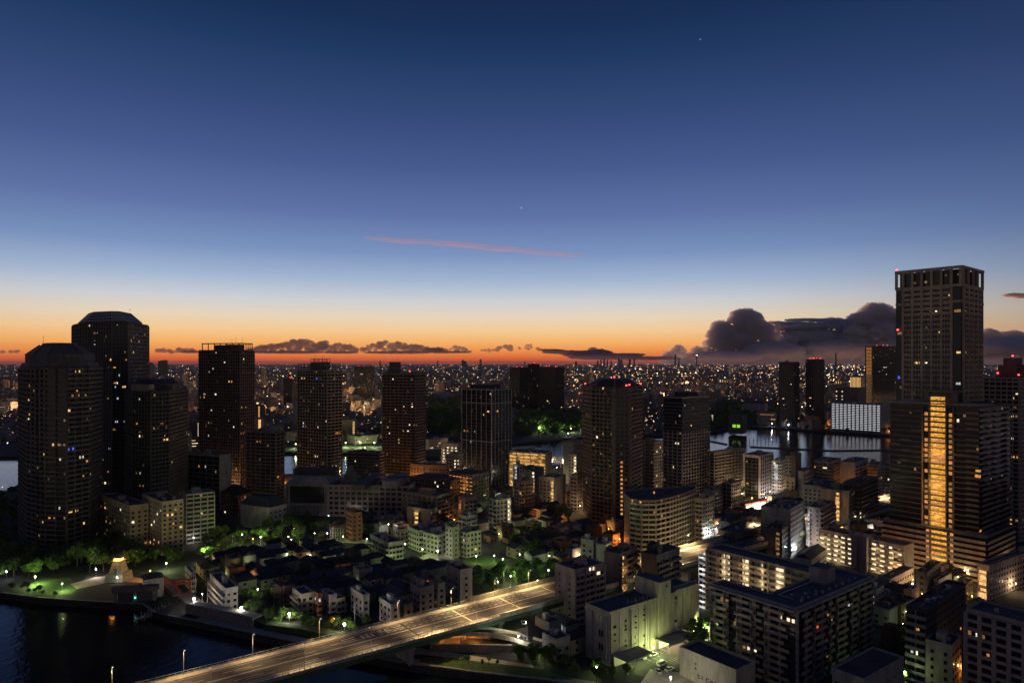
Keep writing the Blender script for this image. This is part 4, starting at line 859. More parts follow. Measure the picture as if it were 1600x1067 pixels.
p = C + du * 40 + dv * 10 - b.c; q = MB(); e = [p + du * x + dv * y for x, y in ((-4, -3), (4, -3), (4, 4), (-4, 4))]; q.prism(e, b.h, b.h + 6.5); q.build('lift_house', M['grey'], b.root)
q = MB(); q.prism([p + (x - p) * .94 for x in e], b.h + 6.5, b.h + 6.7); q.build('lift_house_roof', M['roof'], b.root)
for i in range(9):
    p = C + du * (10 + i * 5.4) + dv * 3.2 - b.c; q = MB(); q.tube((p.x, p.y, b.h), (p.x, p.y, b.h + 1.1), .5, .6, 8); q.build('roof_unit', M['metal' if i % 3 else 'white'], b.root)
q = MB(); p = C + du * 10 + dv * 12.6 - b.c; p2 = C + du * 36 + dv * 12.6 - b.c; q.tube((*p, b.h + .5), (*p2, b.h + .5), .16); q.tube((*p, b.h + .5), (*(p - dv * 6), b.h + .5), .13); q.build('roof_pipe', M['rail'], b.root)
for i in range(8):
    p = C + du * rnd.uniform(12, 58) + dv * rnd.uniform(4, 12) - b.c; q = MB(); q.box(p.x - .5, p.x + .5, p.y - .5, p.y + .5, b.h, b.h + .9); q.build('roof_vent', M['metal'], b.root)
# the lit wing across the court
W0 = C + du * 44.5 + dv * 15.3; W1 = W0 + dv * 55
b = shell('lit_wing', 'apartment wing across the court with columns of bright cream landings', 'building', [W1, W0, W0 + du * 12], [W1 + du * 12], 29.4, 'beige', None, 'cream-landing wing', core='beige')
f = b.faces[0]
st_balc(b, f, FH, 6, 1.1, 1.05, name='gallery_parapet', mat_='beige', wins=False)
q = MB()
for u in (.0, .17, .2, .38, .43, .56, .6, .75, .8, .97): q.fbox(f, f.L * u, f.L * u + .4, 0, 1.2, 0, b.h)
q.build('pillar_frame', M['beige'], b.root)
for k in range(1, 11):
    for px in (1134, 1167, 1193, 1219):
        r = lightpix(b, px, 880)
        if r: pane(b, f, r[2], k * FH + 1.75, 4.2 if px in (1134, 1167) else (3.4 if px == 1219 else 1.6), 1.35, LIT['g'], .1, 'landing_glow')  # landing recess painted as a glowing panel for its lamplight
        if k % 2 and r:
            L2 = bpy.data.lights.new('landing_light', 'POINT'); L2.energy = 260; L2.color = (1, .8, .5); L2.shadow_soft_size = .4; p = f.p(r[2], 2.2); link('landing_light', L2, b.root, (p.x, p.y, k * FH + 2.1))
    r = lightpix(b, 1262, 890)
    for i in range(9):
        s = f.L * (.04 + .105 * i)
        pane(b, f, s, k * FH + 1.3, .9, 1.9, M['glass'], .04)
q = MB()
b2 = thing('fire_stair', 'white zigzag fire stair lit from inside at the end of the cream-landing wing', 'stair', (W1.x, W1.y, 0))
fz = Face(-du * 0 + dv * .6, dv * .6 + du * 5); fz = Face(dv * 4.5, dv * .4)
q = MB()
for k in range(10):
    q.fbox(fz, 0, fz.L, -3.2, .2, k * FH, k * FH + .15); q.fbox(fz, 0, fz.L, .1, .22, k * FH, k * FH + 1.05)
for s in (0, fz.L): 
    for t_ in (-3.2, .0): q.fbox(fz, s - .12, s + .12, t_, t_ + .24, 0, 10 * FH)
q.build('stair_frame', M['rail'], b2)
for k in range(10):
    p = fz.p(fz.L / 2, -2.6); o = link('landing_glow', unit(LIT['k']), b2, (p.x, p.y, k * FH + 1.9)); o.scale = (3, .1, 1); o.rotation_euler = (0, 0, fz.rz())
    if k % 3 == 0:
        L2 = bpy.data.lights.new('stair_light', 'POINT'); L2.energy = 350; L2.color = (.95, .97, 1); p = fz.p(fz.L / 2, 1.5); link('stair_light', L2, b2, (p.x, p.y, k * FH + 2))
# lower right corner
B('dark block with open balconies and an orange-lit window, near the small beige block', 1416, 1447, 1509, 1068, 956, 42, 'black', 'balc', 'punch', 3.0, rl=0, lit='1434,985,3.4,o 1425,1025,4,c 1432,1027,5,w 1501,987,1.6,o', short='black balcony block', furn=5, kw_l=K(bw=4, mat_='grey'))
B('small beige block with few windows, lit on its narrow side', 1446, 1488, 1502, 1083, 1012, 45, 'cream', 'punch', 'punch', 3.0, rl=0, short='small beige block', kw_l=K(bw=5, w=1), furn=3)
B('broad dark apartment block with deep window bays at the picture edge, flat plant room above', 1510, 1790, 1830, 1180, 1026, 37, 'pink', 'grid', 'grid', 3.0, rl=0, h=30.5, lit='1527,997,2.4,w 1515,995,1.2,d 1544,1030,3,o 1536,998,1,d', short='deep-bayed block', furn=3, pent=False, U=14, core='black', kw_l=K(bw=4.4, cw=1.3, sl=1.0, t=1.0))
BS('low pinkish block with a golden lit stair on its corner', 1527, 1546, 1660, 938, 886, 37, wall='pink', sl='', sr='punch', fh=3.0, rl=0, st=(0, .5), key='y', sw=3.4, power=700, furn=3, short='golden stair block', k0=0)
B('dark low building at the foot of the amber stair block', 1432, 1448, 1470, 936, 897, 45, 'dark', rl=.0, furn=2, fh=3)
B('greenish two-storey house with one cream window beside the dark low building', 1459, 1466, 1487, 932, 909, 40, 'green', rl=0, furn=1, pent=False, lit='1466,913,5,g', fh=2.9, name='house', cat='house')
B('dark flat house behind the black balcony block', 1490, 1503, 1520, 945, 918, 40, 'dark', rl=0, furn=3, fh=2.9, name='house', cat='house')
B('low parking building with a wide dark roof, below the L-shaped block', 1300, 1350, 1412, 1120, 1066, 37, 'concrete', 'punch', 'punch', 3.2, rl=0, h=12, furn=0, pent=False, kw_r=K(bw=5, w=.8, h=.6), name='parking_block')
b = B('white-walled ramp building with dark wall letters, at the bottom of the view', 1062, 1150, 1180, 1094, 1045, 37, 'cream', '', '', 3, rl=0, h=10, furn=0, pent=False, short='ramp building', name='ramp_building')
f = b.faces[0]
q = MB(); 
for i, wd in enumerate((1.2, .5, 1.2, .9, .9, .9, .9)): 
    s = f.L * .34 + i * 1.9
    q.fbox(f, s, s + .3, 0, .14, 2.0, 3.4)
    if wd > 1: q.fbox(f, s + .3, s + 1.2, 0, .14, 3.15, 3.4); q.fbox(f, s + .3, s + 1.2, 0, .14, 2.0, 2.25)
    elif wd > .6: q.fbox(f, s + .3, s + .9, 0, .14, 2.7, 2.95); q.fbox(f, s + .9, s + 1.2, 0, .14, 2.0, 2.95)
q.build('wall_lettering', M['black'], b.root)
for s, z in ((.3, 7), (.3, 5.2)): pane(b, f, f.L * s, z, .7, .6, M['glass'], .05)
B('pale low wing with a railed roof, behind the L-shaped block', 1352, 1368, 1381, 968, 925, 42, 'white', 'punch', 'punch', 3.0, rl=0, lit='1363,934,1.6,w 1363,944,1.6,w 1363,953,1.6,w', furn=1)
B('long flat roofed hall with a pink flank behind the L-shaped block', 1372, 1390, 1428, 930, 908, 40, 'pink', '', 'punch', 3.4, rl=0, furn=1, pent=False, name='hall')
# petrol station
b = B('petrol station with an orange-edged canopy, its forecourt blazing white', 1158, 1165, 1196, 806, 790, 40, 'cream', '', '', 3, rl=0, name='petrol_station', cat='petrol station', furn=0, pent=False, short='petrol station', par=0, roof=None)
f = b.faces[1]; q = MB(); q.prism(scaled(b.poly, 1.12), b.h, b.h + 1.4); q.build('canopy_edge', M['red'], b.root)
q = MB(); q.prism(scaled(b.poly, 1.1), b.h + 1.41, b.h + 1.5); q.build('roof', M['roof'], b.root)
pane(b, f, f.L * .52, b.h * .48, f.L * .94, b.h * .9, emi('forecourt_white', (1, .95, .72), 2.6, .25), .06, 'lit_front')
pane(b, f, f.L * .38, b.h + .7, f.L * .34, 1.2, LIT['w'], 2.2, 'lit_sign')
for s in (.2, .8):
    L2 = bpy.data.lights.new('forecourt_light', 'POINT'); L2.energy = 9000; L2.color = (1, .92, .66); L2.shadow_soft_size = 1; p = f.p(f.L * s, 7); link('forecourt_light', L2, b.root, (p.x, p.y, 5))
# white grid building across the water, and its neighbours
b = bld('long housing slab across the water, whole facade lit by a white grid of gallery lamps', 1299, 1376, 1391, 678, 633, 66, 'white', '', '', 3.0, rl=0, short='white-grid slab', furn=3, core='grey')
f = b.faces[0]; me = MB(); me.fbox(f, 0, f.L, 0, 1.2, -.2, 1.0); me = me.mesh('gallery_parapet', [M['grey']])
n = int(b.h / 3.0)
for k in range(n): link('gallery_parapet', me, b.root, (0, 0, k * 3 + .2))
q = MB()
for i in range(13): q.fbox(f, f.L * i / 12 - .5, f.L * i / 12 + .5, 0, 1.4, 0, b.h)
q.build('pillar_frame', M['grey'], b.root)
for k in range(1, n):
    q = MB()
    for i in range(12): q.fbox(f, f.L * (i + .16) / 12, f.L * (i + .84) / 12, .02, .2, k * 3 + 1.5, k * 3 + 2.7)
    q.build('lit_gallery_pane', LIT['k'], b.root)
bld('brown housing block behind the white-grid slab, one column of white lamps', 1305, 1340, 1353, 665, 607, 66, 'brown', '', '', 3, rl=.0, lit='1307,612,2,w 1307,618,2,w 1307,624,2,w 1316,612,2,w 1316,618,2,w 1316,624,2,w', furn=1)
b = bld('far hall striped with vertical orange light, above the white-grid slab', 1328, 1345, 1351, 622, 588, 66, 'brown', '', '', 3, rl=0, furn=0, pent=False)
f = b.faces[0]
for i in range(8): pane(b, f, f.L * (i + .5) / 8, b.h * .55, f.L * .06, b.h * .8, LIT['y'], .1, 'lit_window')
b = bld('low boathouse with two green-lit openings on the far shore', 1138, 1160, 1167, 678, 650, 70, 'dark', '', '', 3, rl=0, furn=0, pent=False, short='green boathouse')
f = b.faces[0]
GRN = emi('window_green', (.45, 1, .06), .7, .3)
for u in (.42, .72): pane(b, f, f.L * u, 13, 5.5, 5, GRN, .1, 'lit_window')
bld('low pavilion glowing dull orange along its eaves, on the far shore before the slab towers', 1182, 1212, 1220, 664, 646, 66, 'brown', '', '', 3, rl=0, furn=0, pent=False, lit='1192,645,12,d 1203,646,10,d 1208,656,10,o')
bld('pale warehouse on the far shore between the boathouse and the pavilion', 1160, 1196, 1200, 650, 632, 66, 'grey', '', '', 3, rl=0, furn=0, pent=False)
# ================================================================ land, water, quays
def sheet(name, poly, z, m, kind='structure', thick=None):
    q = MB()
    if thick: q.prism(poly, z - thick, z)
    else: q.add([(p[0], p[1], z) for p in poly], [tuple(range(len(poly)))])
    return struct(name, q, M[m] if isinstance(m, str) else m, kind=kind)
WZ = -3.0
wm = bpy.data.materials.new('river_water'); wm.use_nodes = True
nt = wm.node_tree; N = nt.nodes; L = nt.links; bs = N['Principled BSDF']
bs.inputs['Base Color'].default_value = (.004, .008, .012, 1); bs.inputs['Roughness'].default_value = .09; bs.inputs['IOR'].default_value = 1.33
geo = N.new('ShaderNodeNewGeometry'); mp = N.new('ShaderNodeMapping'); mp.inputs['Scale'].default_value = (1, .55, 1); mp.inputs['Rotation'].default_value = (0, 0, .5); L.new(geo.outputs['Position'], mp.inputs['Vector'])
n1 = N.new('ShaderNodeTexNoise'); n1.inputs['Scale'].default_value = .32; n1.inputs['Detail'].default_value = 3; n1.inputs['Roughness'].default_value = .55; L.new(mp.outputs[0], n1.inputs['Vector'])
n2 = N.new('ShaderNodeTexNoise'); n2.inputs['Scale'].default_value = 1.4; n2.inputs['Detail'].default_value = 2; L.new(mp.outputs[0], n2.inputs['Vector'])
ad = N.new('ShaderNodeMath'); ad.operation = 'MULTIPLY_ADD'; ad.inputs[1].default_value = .25; L.new(n2.outputs['Fac'], ad.inputs[0]); L.new(n1.outputs['Fac'], ad.inputs[2])
bp = N.new('ShaderNodeBump'); bp.inputs['Strength'].default_value = .1; bp.inputs['Distance'].default_value = 1.6; L.new(ad.outputs[0], bp.inputs['Height']); L.new(bp.outputs[0], bs.inputs['Normal'])
q = MB(); q.add([(-3000, 20, WZ), (3000, 20, WZ), (3000, 1600, WZ), (-3000, 1600, WZ)], [(0, 1, 2, 3)]); struct('river_water', q, wm)
front_px = [(-400, 935), (-60, 918), (0, 926), (60, 934), (150, 940), (222, 944), (240, 956), (262, 962), (300, 969), (380, 986), (450, 1000), (545, 1020), (640, 1037), (740, 1050), (850, 1062), (930, 1075), (1020, 1100), (1150, 1150), (1500, 1260)]
near_px = [(1900, 790), (1700, 768), (1500, 742), (1400, 737), (1250, 730), (1110, 728), (1000, 724), (900, 724), (800, 730), (690, 744), (600, 742), (500, 740), (440, 740), (300, 747), (40, 750), (0, 772), (-60, 800), (-700, 830)]
far_px = [(-900, 716), (-40, 713), (300, 712), (450, 706), (600, 707), (640, 713), (700, 713), (720, 702), (800, 693), (860, 688), (905, 683), (1040, 680), (1108, 676), (1160, 667), (1225, 668), (1300, 675), (1400, 680), (1480, 686), (1900, 692)]
island = [g(*p) for p in front_px] + [Vector((700, 150))] + [g(*p) for p in near_px]
farsh = [g(*p) for p in far_px]
sheet('island_ground', island, 0, 'land', thick=6)
q = MB(); P = farsh + [Vector((70000, 3000)), Vector((70000, 58000)), Vector((-70000, 58000)), Vector((-70000, 3000))]; q.prism(P, -6, 0.0); struct('far_ground', q, M['farland'])
def on_island(p): return inside(p, island)
def on_far(p): return inside(p, P_far)
P_far = P
# quay edge and river walk along the front shore
def strip(name, pts, wd, z0, z1, m, label=None, cat=None, kind=None, side=1):
    q = MB(); n = len(pts); nr = []
    for i in range(n):
        d = (pts[min(i + 1, n - 1)] - pts[max(i - 1, 0)]).normalized(); nr.append(Vector((-d.y, d.x)) * side)
    for i in range(n - 1):
        a, b_, c, d = pts[i], pts[i + 1], pts[i + 1] + nr[i + 1] * wd, pts[i] + nr[i] * wd
        q.hexa([(*a, z0), (*b_, z0), (*c, z0), (*d, z0), (*a, z1), (*b_, z1), (*c, z1), (*d, z1)])
    o = q.build(name, M[m])
    if kind: o['kind'] = kind
    if label: tag(o, label, cat)
    return o
fs = [g(*p) for p in front_px]
strip('quay_edge', fs[7:16], .8, -3.5, .45, 'concrete', kind='structure')
strip('quay_path', [p + Vector((.3, .9)) for p in fs[8:16]], 4.2, -.2, .012, 'pave', kind='structure')
strip('stone_revetment', fs[1:7], 1.2, -3.5, .3, 'stone', kind='structure')
# terrace wall behind the river walk
tw = [g(x, y) for x, y in ((290, 958), (330, 966), (372, 975), (395, 981))]
strip('river_wall', tw, .7, 0, 4.6, 'stone', 'long stone-faced flood wall with a bright top edge along the river walk', 'wall')
strip('upper_walk', [p + Vector((0.5, .9)) for p in tw], 5, 4.0, 4.3, 'pave', kind='structure')
tw2 = [g(x, y) for x, y in ((410, 986), (470, 994), (540, 1008))]
strip('grass_bank', [p + Vector((.4, 1.2)) for p in tw2], 5, -.2, 2.6, 'grass', kind='structure')
for i, pl in enumerate(([(60, 906), (108, 902), (125, 915), (112, 928), (40, 930), (48, 912)], [(700, 1028), (760, 1026), (850, 1046), (900, 1062), (850, 1060), (740, 1047), (655, 1034), (662, 1025)], [(1100, 846), (1100, 840), (1096, 842)])[:2]):
    sheet('lawn', [g(*p) for p in pl], .02 + .004 * i, 'grass')
sheet('river_path', [g(*p) for p in ((600, 1022), (660, 1022), (850, 1045), (850, 1041), (700, 1018), (660, 1012), (610, 1014))], .03, 'pave')
sheet('garden_path', [g(*p) for p in ((110, 912), (150, 901), (190, 898), (232, 905), (232, 911), (180, 907), (120, 920))], .03, 'pave')
sheet('park_path', [g(*p) for p in ((332, 884), (346, 868), (366, 862), (385, 861), (384, 866), (368, 867), (352, 873), (344, 886))], .03, 'pave')
sheet('green_square', [g(*p) for p in ((716, 876), (760, 868), (800, 874), (760, 884))], .02, 'grass')
sheet('crossroads', [g(*p) for p in ((630, 885), (668, 864), (690, 862), (715, 868), (720, 876), (690, 873), (660, 880), (645, 892))], .03, 'pave')
sheet('school_street', [g(*p) for p in ((505, 846), (520, 838), (600, 846), (596, 850))], .03, 'pave')
sheet('parking_lot', [g(*p) for p in ((990, 1052), (1000, 1020), (1020, 1012), (1092, 985), (1120, 1000), (1060, 1016), (1062, 1040), (1020, 1060))], .03, 'road')
sheet('front_street', [g(*p) for p in ((1000, 1068), (1016, 1045), (1062, 1050), (1100, 1072), (1060, 1090))], .045, 'pave')
sheet('shrine_street', [g(*p) for p in ((270, 925), (300, 925), (330, 950), (300, 950))], .03, 'pave')
sheet('riverside_lot', [g(*p) for p in ((878, 1008), (892, 998), (904, 1012), (898, 1026), (884, 1024))], .03, 'road')
# streets of the mid-right quarter
for nm, pl in (('station_street', [(1105, 815), (1160, 806), (1230, 800), (1232, 806), (1165, 815), (1110, 826)]), ('bay_street', [(1300, 800), (1300, 806), (1240, 815), (1240, 808)])):
    sheet(nm, [g(*p) for p in pl], .03, 'road')
# parking bay lines
pk = MB()
for i in range(8):
    a = g(1040 + i * 4.2, 1032 - i * 1.5); d = Vector((.6, -.8)); n = Vector((.8, .6))
    pk.add([(*(a - n * .09), .05), (*(a + n * .09), .05), (*(a + n * .09 + d * 5), .05), (*(a - n * .09 + d * 5), .05)], [(0, 1, 2, 3)])
for i in range(7):
    a = g(1008 + i * 5, 1028 - i * 4.2); d = Vector((.6, -.8)); n = Vector((.8, .6))
    pk.add([(*(a - n * .09), .05), (*(a + n * .09), .05), (*(a + n * .09 + d * 4.5), .05), (*(a - n * .09 + d * 4.5), .05)], [(0, 1, 2, 3)])
struct('bay_markings', pk, M['line'])

# ================================================================ the road bridge
RA = Vector((21.0, 344.0)); RD = Vector((.8, .6)); RN = Vector((.6, -.8)); DZ = 10.0
def rp(s, t): return RA + RD * s + RN * t
def s_at(px, t=0.0):
    k = (px - CX) / F; a = RA + RN * t
    return (k * a.y - a.x) / (RD.x - k * RD.y)
class RF:   # face-like frame along the road
    L = 1
    def p(s, u, t): return rp(u, t)
RFr = RF()
br = thing('road_bridge', 'long wide road bridge sweeping from the river up between the houses', 'bridge', (0, 0, 0))
W_ = 22.8; S0, S1 = -300.0, 620.0
q = MB(); q.fbox(RFr, S0, S1, 0, W_, DZ - .5, DZ); q.build('deck', M['asphalt'], br)
q = MB()
for t0, t1 in ((0, 3.0), (W_ - 2.6, W_)): q.fbox(RFr, S0, S1, t0, t1, DZ - .3, DZ + .16)
q.build('footway', mat('footway_paving', (.42, .36, .29), .9, .3, .6, streak=False), br)
for t_, zt in ((-.35, 1.25), (W_, 1.25)):
    q = MB(); q.fbox(RFr, S0, -50, t_, t_ + .35, DZ - .6, DZ + .55)
    for i in range(int((-50 - S0) / 2)): q.fbox(RFr, S0 + 2 * i, S0 + 2 * i + .18, t_ + .08, t_ + .26, DZ + .55, DZ + 1.2)
    q.fbox(RFr, S0, -50, t_ + .05, t_ + .3, DZ + 1.2, DZ + 1.34); q.build('railing_frame', M['concrete'], br)
    q = MB(); q.fbox(RFr, -50, S1, t_, t_ + .35, DZ - .6, DZ + (2.4 if t_ < 0 else 1.5))
    for i in range(170): q.fbox(RFr, -50 + 3.9 * i, -49.75 + 3.9 * i, t_ - .12, t_ + .47, DZ - .6, DZ + (2.3 if t_ < 0 else 1.42))
    q.build('noise_wall', M['cream'], br)
q = MB()
for t_ in (.4, 5.6, 11, 16.5, W_ - 1): q.fbox(RFr, S0, S1, t_, t_ + .7, DZ - 2.9, DZ - .5)
q.fbox(RFr, S0, S1, W_ - .9, W_ + .12, DZ - 2.6, DZ - .62); q.build('girder', M['steelg'], br)
for s in (-215, -150, -92, -48, -8, 35, 80, 125, 170, 215, 260, 310, 360, 410, 470, 530):
    q = MB(); q.fbox(RFr, s - 1.1, s + 1.1, 2, W_ - 2, -5 if s < -100 else -.3, DZ - 2.9); q.fbox(RFr, s - 1.4, s + 1.4, 1, W_ - 1, DZ - 4, DZ - 2.9); q.build('pier', M['concrete'], br)
zz = DZ + .006
def mark(name, items, m='line', z=zz):
    q = MB()
    for s0, s1, t0, t1 in items:
        e = [rp(s0, t0), rp(s1, t0), rp(s1, t1), rp(s0, t1)]; q.add([(p.x, p.y, z) for p in e], [(0, 1, 2, 3)])
    return q.build(name, M[m], br)
mark('edge_line_marking', [(S0, S1, 3.7, 3.9)]); mark('edge_line_marking', [(S0, S1, W_ - 3.5, W_ - 3.3)])
mark('centre_line_marking', [(S0, S1, 11.1, 11.35)]); mark('centre_line_marking', [(S0, S1, 11.65, 11.85)])
for k in range(46):
    s = S0 + k * 20
    if -62 < s < -40 or s > 400: continue
    mark('lane_dash_marking', [(s, s + 10, 7.1, 7.28)]); mark('lane_dash_marking', [(s + 2, s + 12, 15.4, 15.58)])
    if s < -64: mark('lane_dash_marking', [(s + 3.5, s + 13.5, 8.5, 8.68)]); mark('lane_dash_marking', [(s + 5.5, s + 15.5, 16.9, 17.08)])
mark('dotted_line_marking', [(-105 + 3 * i, -103.4 + 3 * i, 4.9, 5.15) for i in range(28)]); mark('dotted_line_marking', [(-100 + 3 * i, -98.4 + 3 * i, 8.9, 9.15) for i in range(26)])
# painted characters on the carriageway, read from the other end
sw = s_at(556, 6); 
glyph = [(0, 5.5, 4.6, 5.1), (0, 5.5, 6.3, 6.8), (0, 5.5, 8.0, 8.5), (8, 13, 4.6, 5.0), (8, 13, 6.2, 6.6), (8, 13, 7.8, 8.3), (8, 8.6, 4.6, 8.3), (12.4, 13, 4.6, 8.3), (10.2, 10.8, 4.6, 8.3),
         (15.5, 17.5, 4.6, 4.9), (15.5, 17.5, 5.6, 5.9), (15.5, 17.5, 6.6, 6.9), (18.5, 21, 4.6, 4.9), (18.5, 21, 5.8, 6.1), (18.5, 21, 7.0, 7.3), (18.5, 19, 4.6, 7.3), (23, 26, 5, 5.3), (23, 27, 6.8, 7.1)]
mark('lettering', [(sw - 6 + a, sw - 6 + b, c + .4, d + .4) for a, b, c, d in glyph])
jm = mat('joint_steel', (.5, .42, .26), .6, .2, 1)
for s in (-62, -36, -10): 
    q = MB(); q.fbox(RFr, s - .35, s + .35, 3.02, W_ - 2.62, DZ - .1, DZ + .012); q.build('expansion_joint', jm, br)
q = MB(); s = s_at(625, 3); q.fbox(RFr, s - .3, s + .3, 3.02, W_ - 2.62, DZ - .1, DZ + .014); q.build('expansion_joint', M['tyre'], br)
add_foot([tuple(rp(S0, -2)), tuple(rp(S1, -2)), tuple(rp(S1, W_ + 2)), tuple(rp(S0, W_ + 2))])
LAND.append(('road bridge', *rp(-60, 10), 10))
# slip road and underpass beside the bridge
sl = thing('slip_road', 'low curving slip road with pale parapets beneath the bridge edge', 'road ramp', (0, 0, 0))
pts = [g(x, y, z) for x, y, z in ((690, 992, 6.5), (725, 990, 6), (765, 992, 5.4), (800, 999, 4.6), (835, 1010, 3.6), (870, 1030, 2.5))]
zs = [6.5, 6, 5.4, 4.6, 3.6, 2.6]
def ribbon(q, pts, zs, w0, w1, h0, h1):
    n = len(pts)
    for i in range(n - 1):
        d0 = (pts[min(i + 1, n - 1)] - pts[max(i - 1, 0)]).normalized(); d1 = (pts[min(i + 2, n - 1)] - pts[i]).normalized()
        n0 = Vector((-d0.y, d0.x)); n1 = Vector((-d1.y, d1.x))
        P = [pts[i] + n0 * w0, pts[i + 1] + n1 * w0, pts[i + 1] + n1 * w1, pts[i] + n0 * w1]
        z = [zs[i], zs[i + 1], zs[i + 1], zs[i]]
        q.hexa([(*P[k], z[k] + h0) for k in range(4)] + [(*P[k], z[k] + h1) for k in range(4)])
q = MB(); ribbon(q, pts, zs, -.3, 6, -.6, 0); q.build('deck', M['asphalt'], sl)
for a in (-.35, 5.75):
    q = MB(); ribbon(q, pts, zs, a, a + .3, -.6, 1.15); q.build('parapet', M['cream'], sl)
for i in (1, 2, 3):
    q = MB(); p = pts[i]; q.tube((p.x, p.y + 3, -.2), (p.x, p.y + 3, zs[i] - .6), .6, n=10); q.build('pier', M['concrete'], sl)
up = thing('underpass_wall', 'brown retaining wall and orange-lit underpass mouth below the bridge', 'wall', (0, 0, 0))
a = g(672, 1018); b_ = g(800, 1020)
fz = Face(a, b_)
q = MB(); q.fbox(fz, 0, fz.L, -.6, 0, 0, 3.0); q.build('wall', M['stone'], up)
q = MB(); q.fbox(fz, 0, fz.L, -.62, .02, 3.0, 3.3); q.build('coping', M['concrete'], up)
q = MB(); q.fbox(fz, 0, fz.L, -9, -8.5, 0, 5.4); q.build('back_wall', M['beige'], up)
q = MB(); q.fbox(fz, 0, fz.L, -8.5, -.6, 2.2, 2.5); q.build('floor', M['road'], up)
for i in range(3):
    q = MB(); q.fbox(fz, 3 + i * 9, 3.6 + i * 9, -4.6, -4, 2.5, 6.6); q.build('column', M['concrete'], up)
for s in (4, 11, 18):
    p = fz.p(s, -5); q = MB(); q.box(p.x - .5, p.x + .5, p.y - .15, p.y + .15, 5.1, 5.3); q.build('lamp', LAMP['orange'][0], up)
    L2 = bpy.data.lights.new('underpass_light', 'POINT'); L2.energy = 900; L2.color = (1, .36, .06); L2.shadow_soft_size = .3; link('underpass_light', L2, up, (p.x, p.y, 4.9))
p = fz.p(30, -4); L2 = bpy.data.lights.new('underpass_light', 'POINT'); L2.energy = 700; L2.color = (.85, 1, .8); link('underpass_light', L2, up, (p.x, p.y, 5))
# truss bridge over the canal, far side of the golden block
tb = thing('truss_bridge', 'lit pale lattice bridge crossing the canal behind the golden gallery block', 'bridge', (0, 0, 0))
A = g(794, 716, 6); Bq = g(888, 724, 6); ft = Face(Bq, A) if Bq.x < A.x else Face(A, Bq)
q = MB(); q.fbox(ft, 0, ft.L, -9, 0, 5.2, 6); q.build('deck', M['pave'], tb)
for t_ in (-.4, -8.8):
    q = MB(); n = 12
    for i in range(n):
        u = i * ft.L / n; v = (i + 1) * ft.L / n; m_ = (u + v) / 2
        for (s0, z0), (s1, z1) in (((u, 6), (m_, 10.5)), ((m_, 10.5), (v, 6)), ((m_, 10.5), (m_ + ft.L / n if i < n - 1 else m_, 10.5))):
            p0 = ft.p(s0, t_); p1 = ft.p(s1, t_)
            if (p1 - p0).length > .1: q.tube((*p0, z0), (*p1, z1), .32, n=4)
    q.build('truss_frame', M['cream'], tb)
for i in range(6):
    p = ft.p((i + .5) * ft.L / 6, .6); q = MB(); q.tube((*p, 6), (*p, 9), .08); q.tube((*p, 9), (*p, 9.7), .45, n=8); q.build('lamp', LAMP['warm'][0], tb)
    L2 = bpy.data.lights.new('bridge_light', 'POINT'); L2.energy = 1400; L2.color = (1, .78, .45); p = ft.p((i + .5) * ft.L / 6, -4); link('bridge_light', L2, tb, (*p, 12))
for i in range(4):
    q = MB(); q.fbox(ft, ft.L * (i + .5) / 4 - .8, ft.L * (i + .5) / 4 + .8, -8, -1, -6, 5.2); q.build('pier', M['concrete'], tb)
# ================================================================ lamps
NL = [0]
ROADL = emi('road_lamp', (.85, .88, 1), 1.6)
def lamp(px, py, zh, col, power, label, kind='post', size=.35, z0=0.0, group='street lamps', spot=False, world=None, arm=None, glow=True):
    p = Vector(world) if world else g(px, py, z0 + zh)
    r = thing('street_lamp', label, 'street lamp', (p.x, p.y, z0), group)
    q = MB(); q.tube((0, 0, 0), (0, 0, zh - .1), .1, .07); 
    if arm: q.tube((0, 0, zh - .1), (arm[0], arm[1], zh), .06)
    q.build('pole', M['metal'], r)
    ax, ay = arm or (0, 0)
    q = MB(); 
    if kind == 'road': q.box(ax - .12, ax + .12, ay - .25, ay + .25, zh - .02, zh + .1)
    else: q.tube((ax, ay, zh - .1), (ax, ay, zh + size * .9), size * .5, size * .75, 8)
    q.build('lamp_head', ROADL if kind == 'road' else LAMP[col][0], r)
    Lx = bpy.data.lights.new('lamp_light', 'SPOT' if spot else 'POINT'); Lx.energy = power; Lx.color = LAMP[col][1]; Lx.shadow_soft_size = .25
    if spot: Lx.spot_size = R(142); Lx.spot_blend = .8
    link('lamp_light', Lx, r, (ax, ay, zh - .25 if (spot or kind == 'road') else zh - .45)); NL[0] += 1
    return r
# bridge lamps, tall slim posts on the upper edge
for i, px in enumerate((60, 175, 287, 395, 499, 621, 705, 773, 826, 985, 1030, 1075)):
    s = s_at(px, .9); p = rp(s, .9)
    lamp(0, 0, 9.2, 'amber', 6200 if i < 6 else 13500 if i < 10 else 38000, '%s tall slim lamp post along the bridge footway facing the houses, counting from the river' % ordn(i), 'road', z0=DZ + .16, group='bridge lamp posts', spot=True, world=p, arm=(RN.x * 1.6, RN.y * 1.6), glow=True)
for i, px in enumerate((180, 330, 476, 580, 675, 745, 805, 1000, 1060)):
    s = s_at(px, W_ - .9); p = rp(s, W_ - .9)
    lamp(0, 0, 8.4, 'amber', 4800 if i < 4 else 12500 if i < 7 else 36000, '%s thin dark lamp post on the outer bridge footway, counting from the river' % ordn(i), 'road', z0=DZ + .16, group='bridge lamp posts', spot=True, world=p, arm=(-RN.x * 1.6, -RN.y * 1.6))
for i, s in enumerate((170, 230, 290, 350, 410)):
    lamp(0, 0, 9, 'amber', 36000, '%s lamp post on the elevated road beyond the cream end block' % ordn(i), 'road', z0=DZ + .16, group='bridge lamp posts', spot=True, world=rp(s, .9), arm=(RN.x * 1.6, RN.y * 1.6))
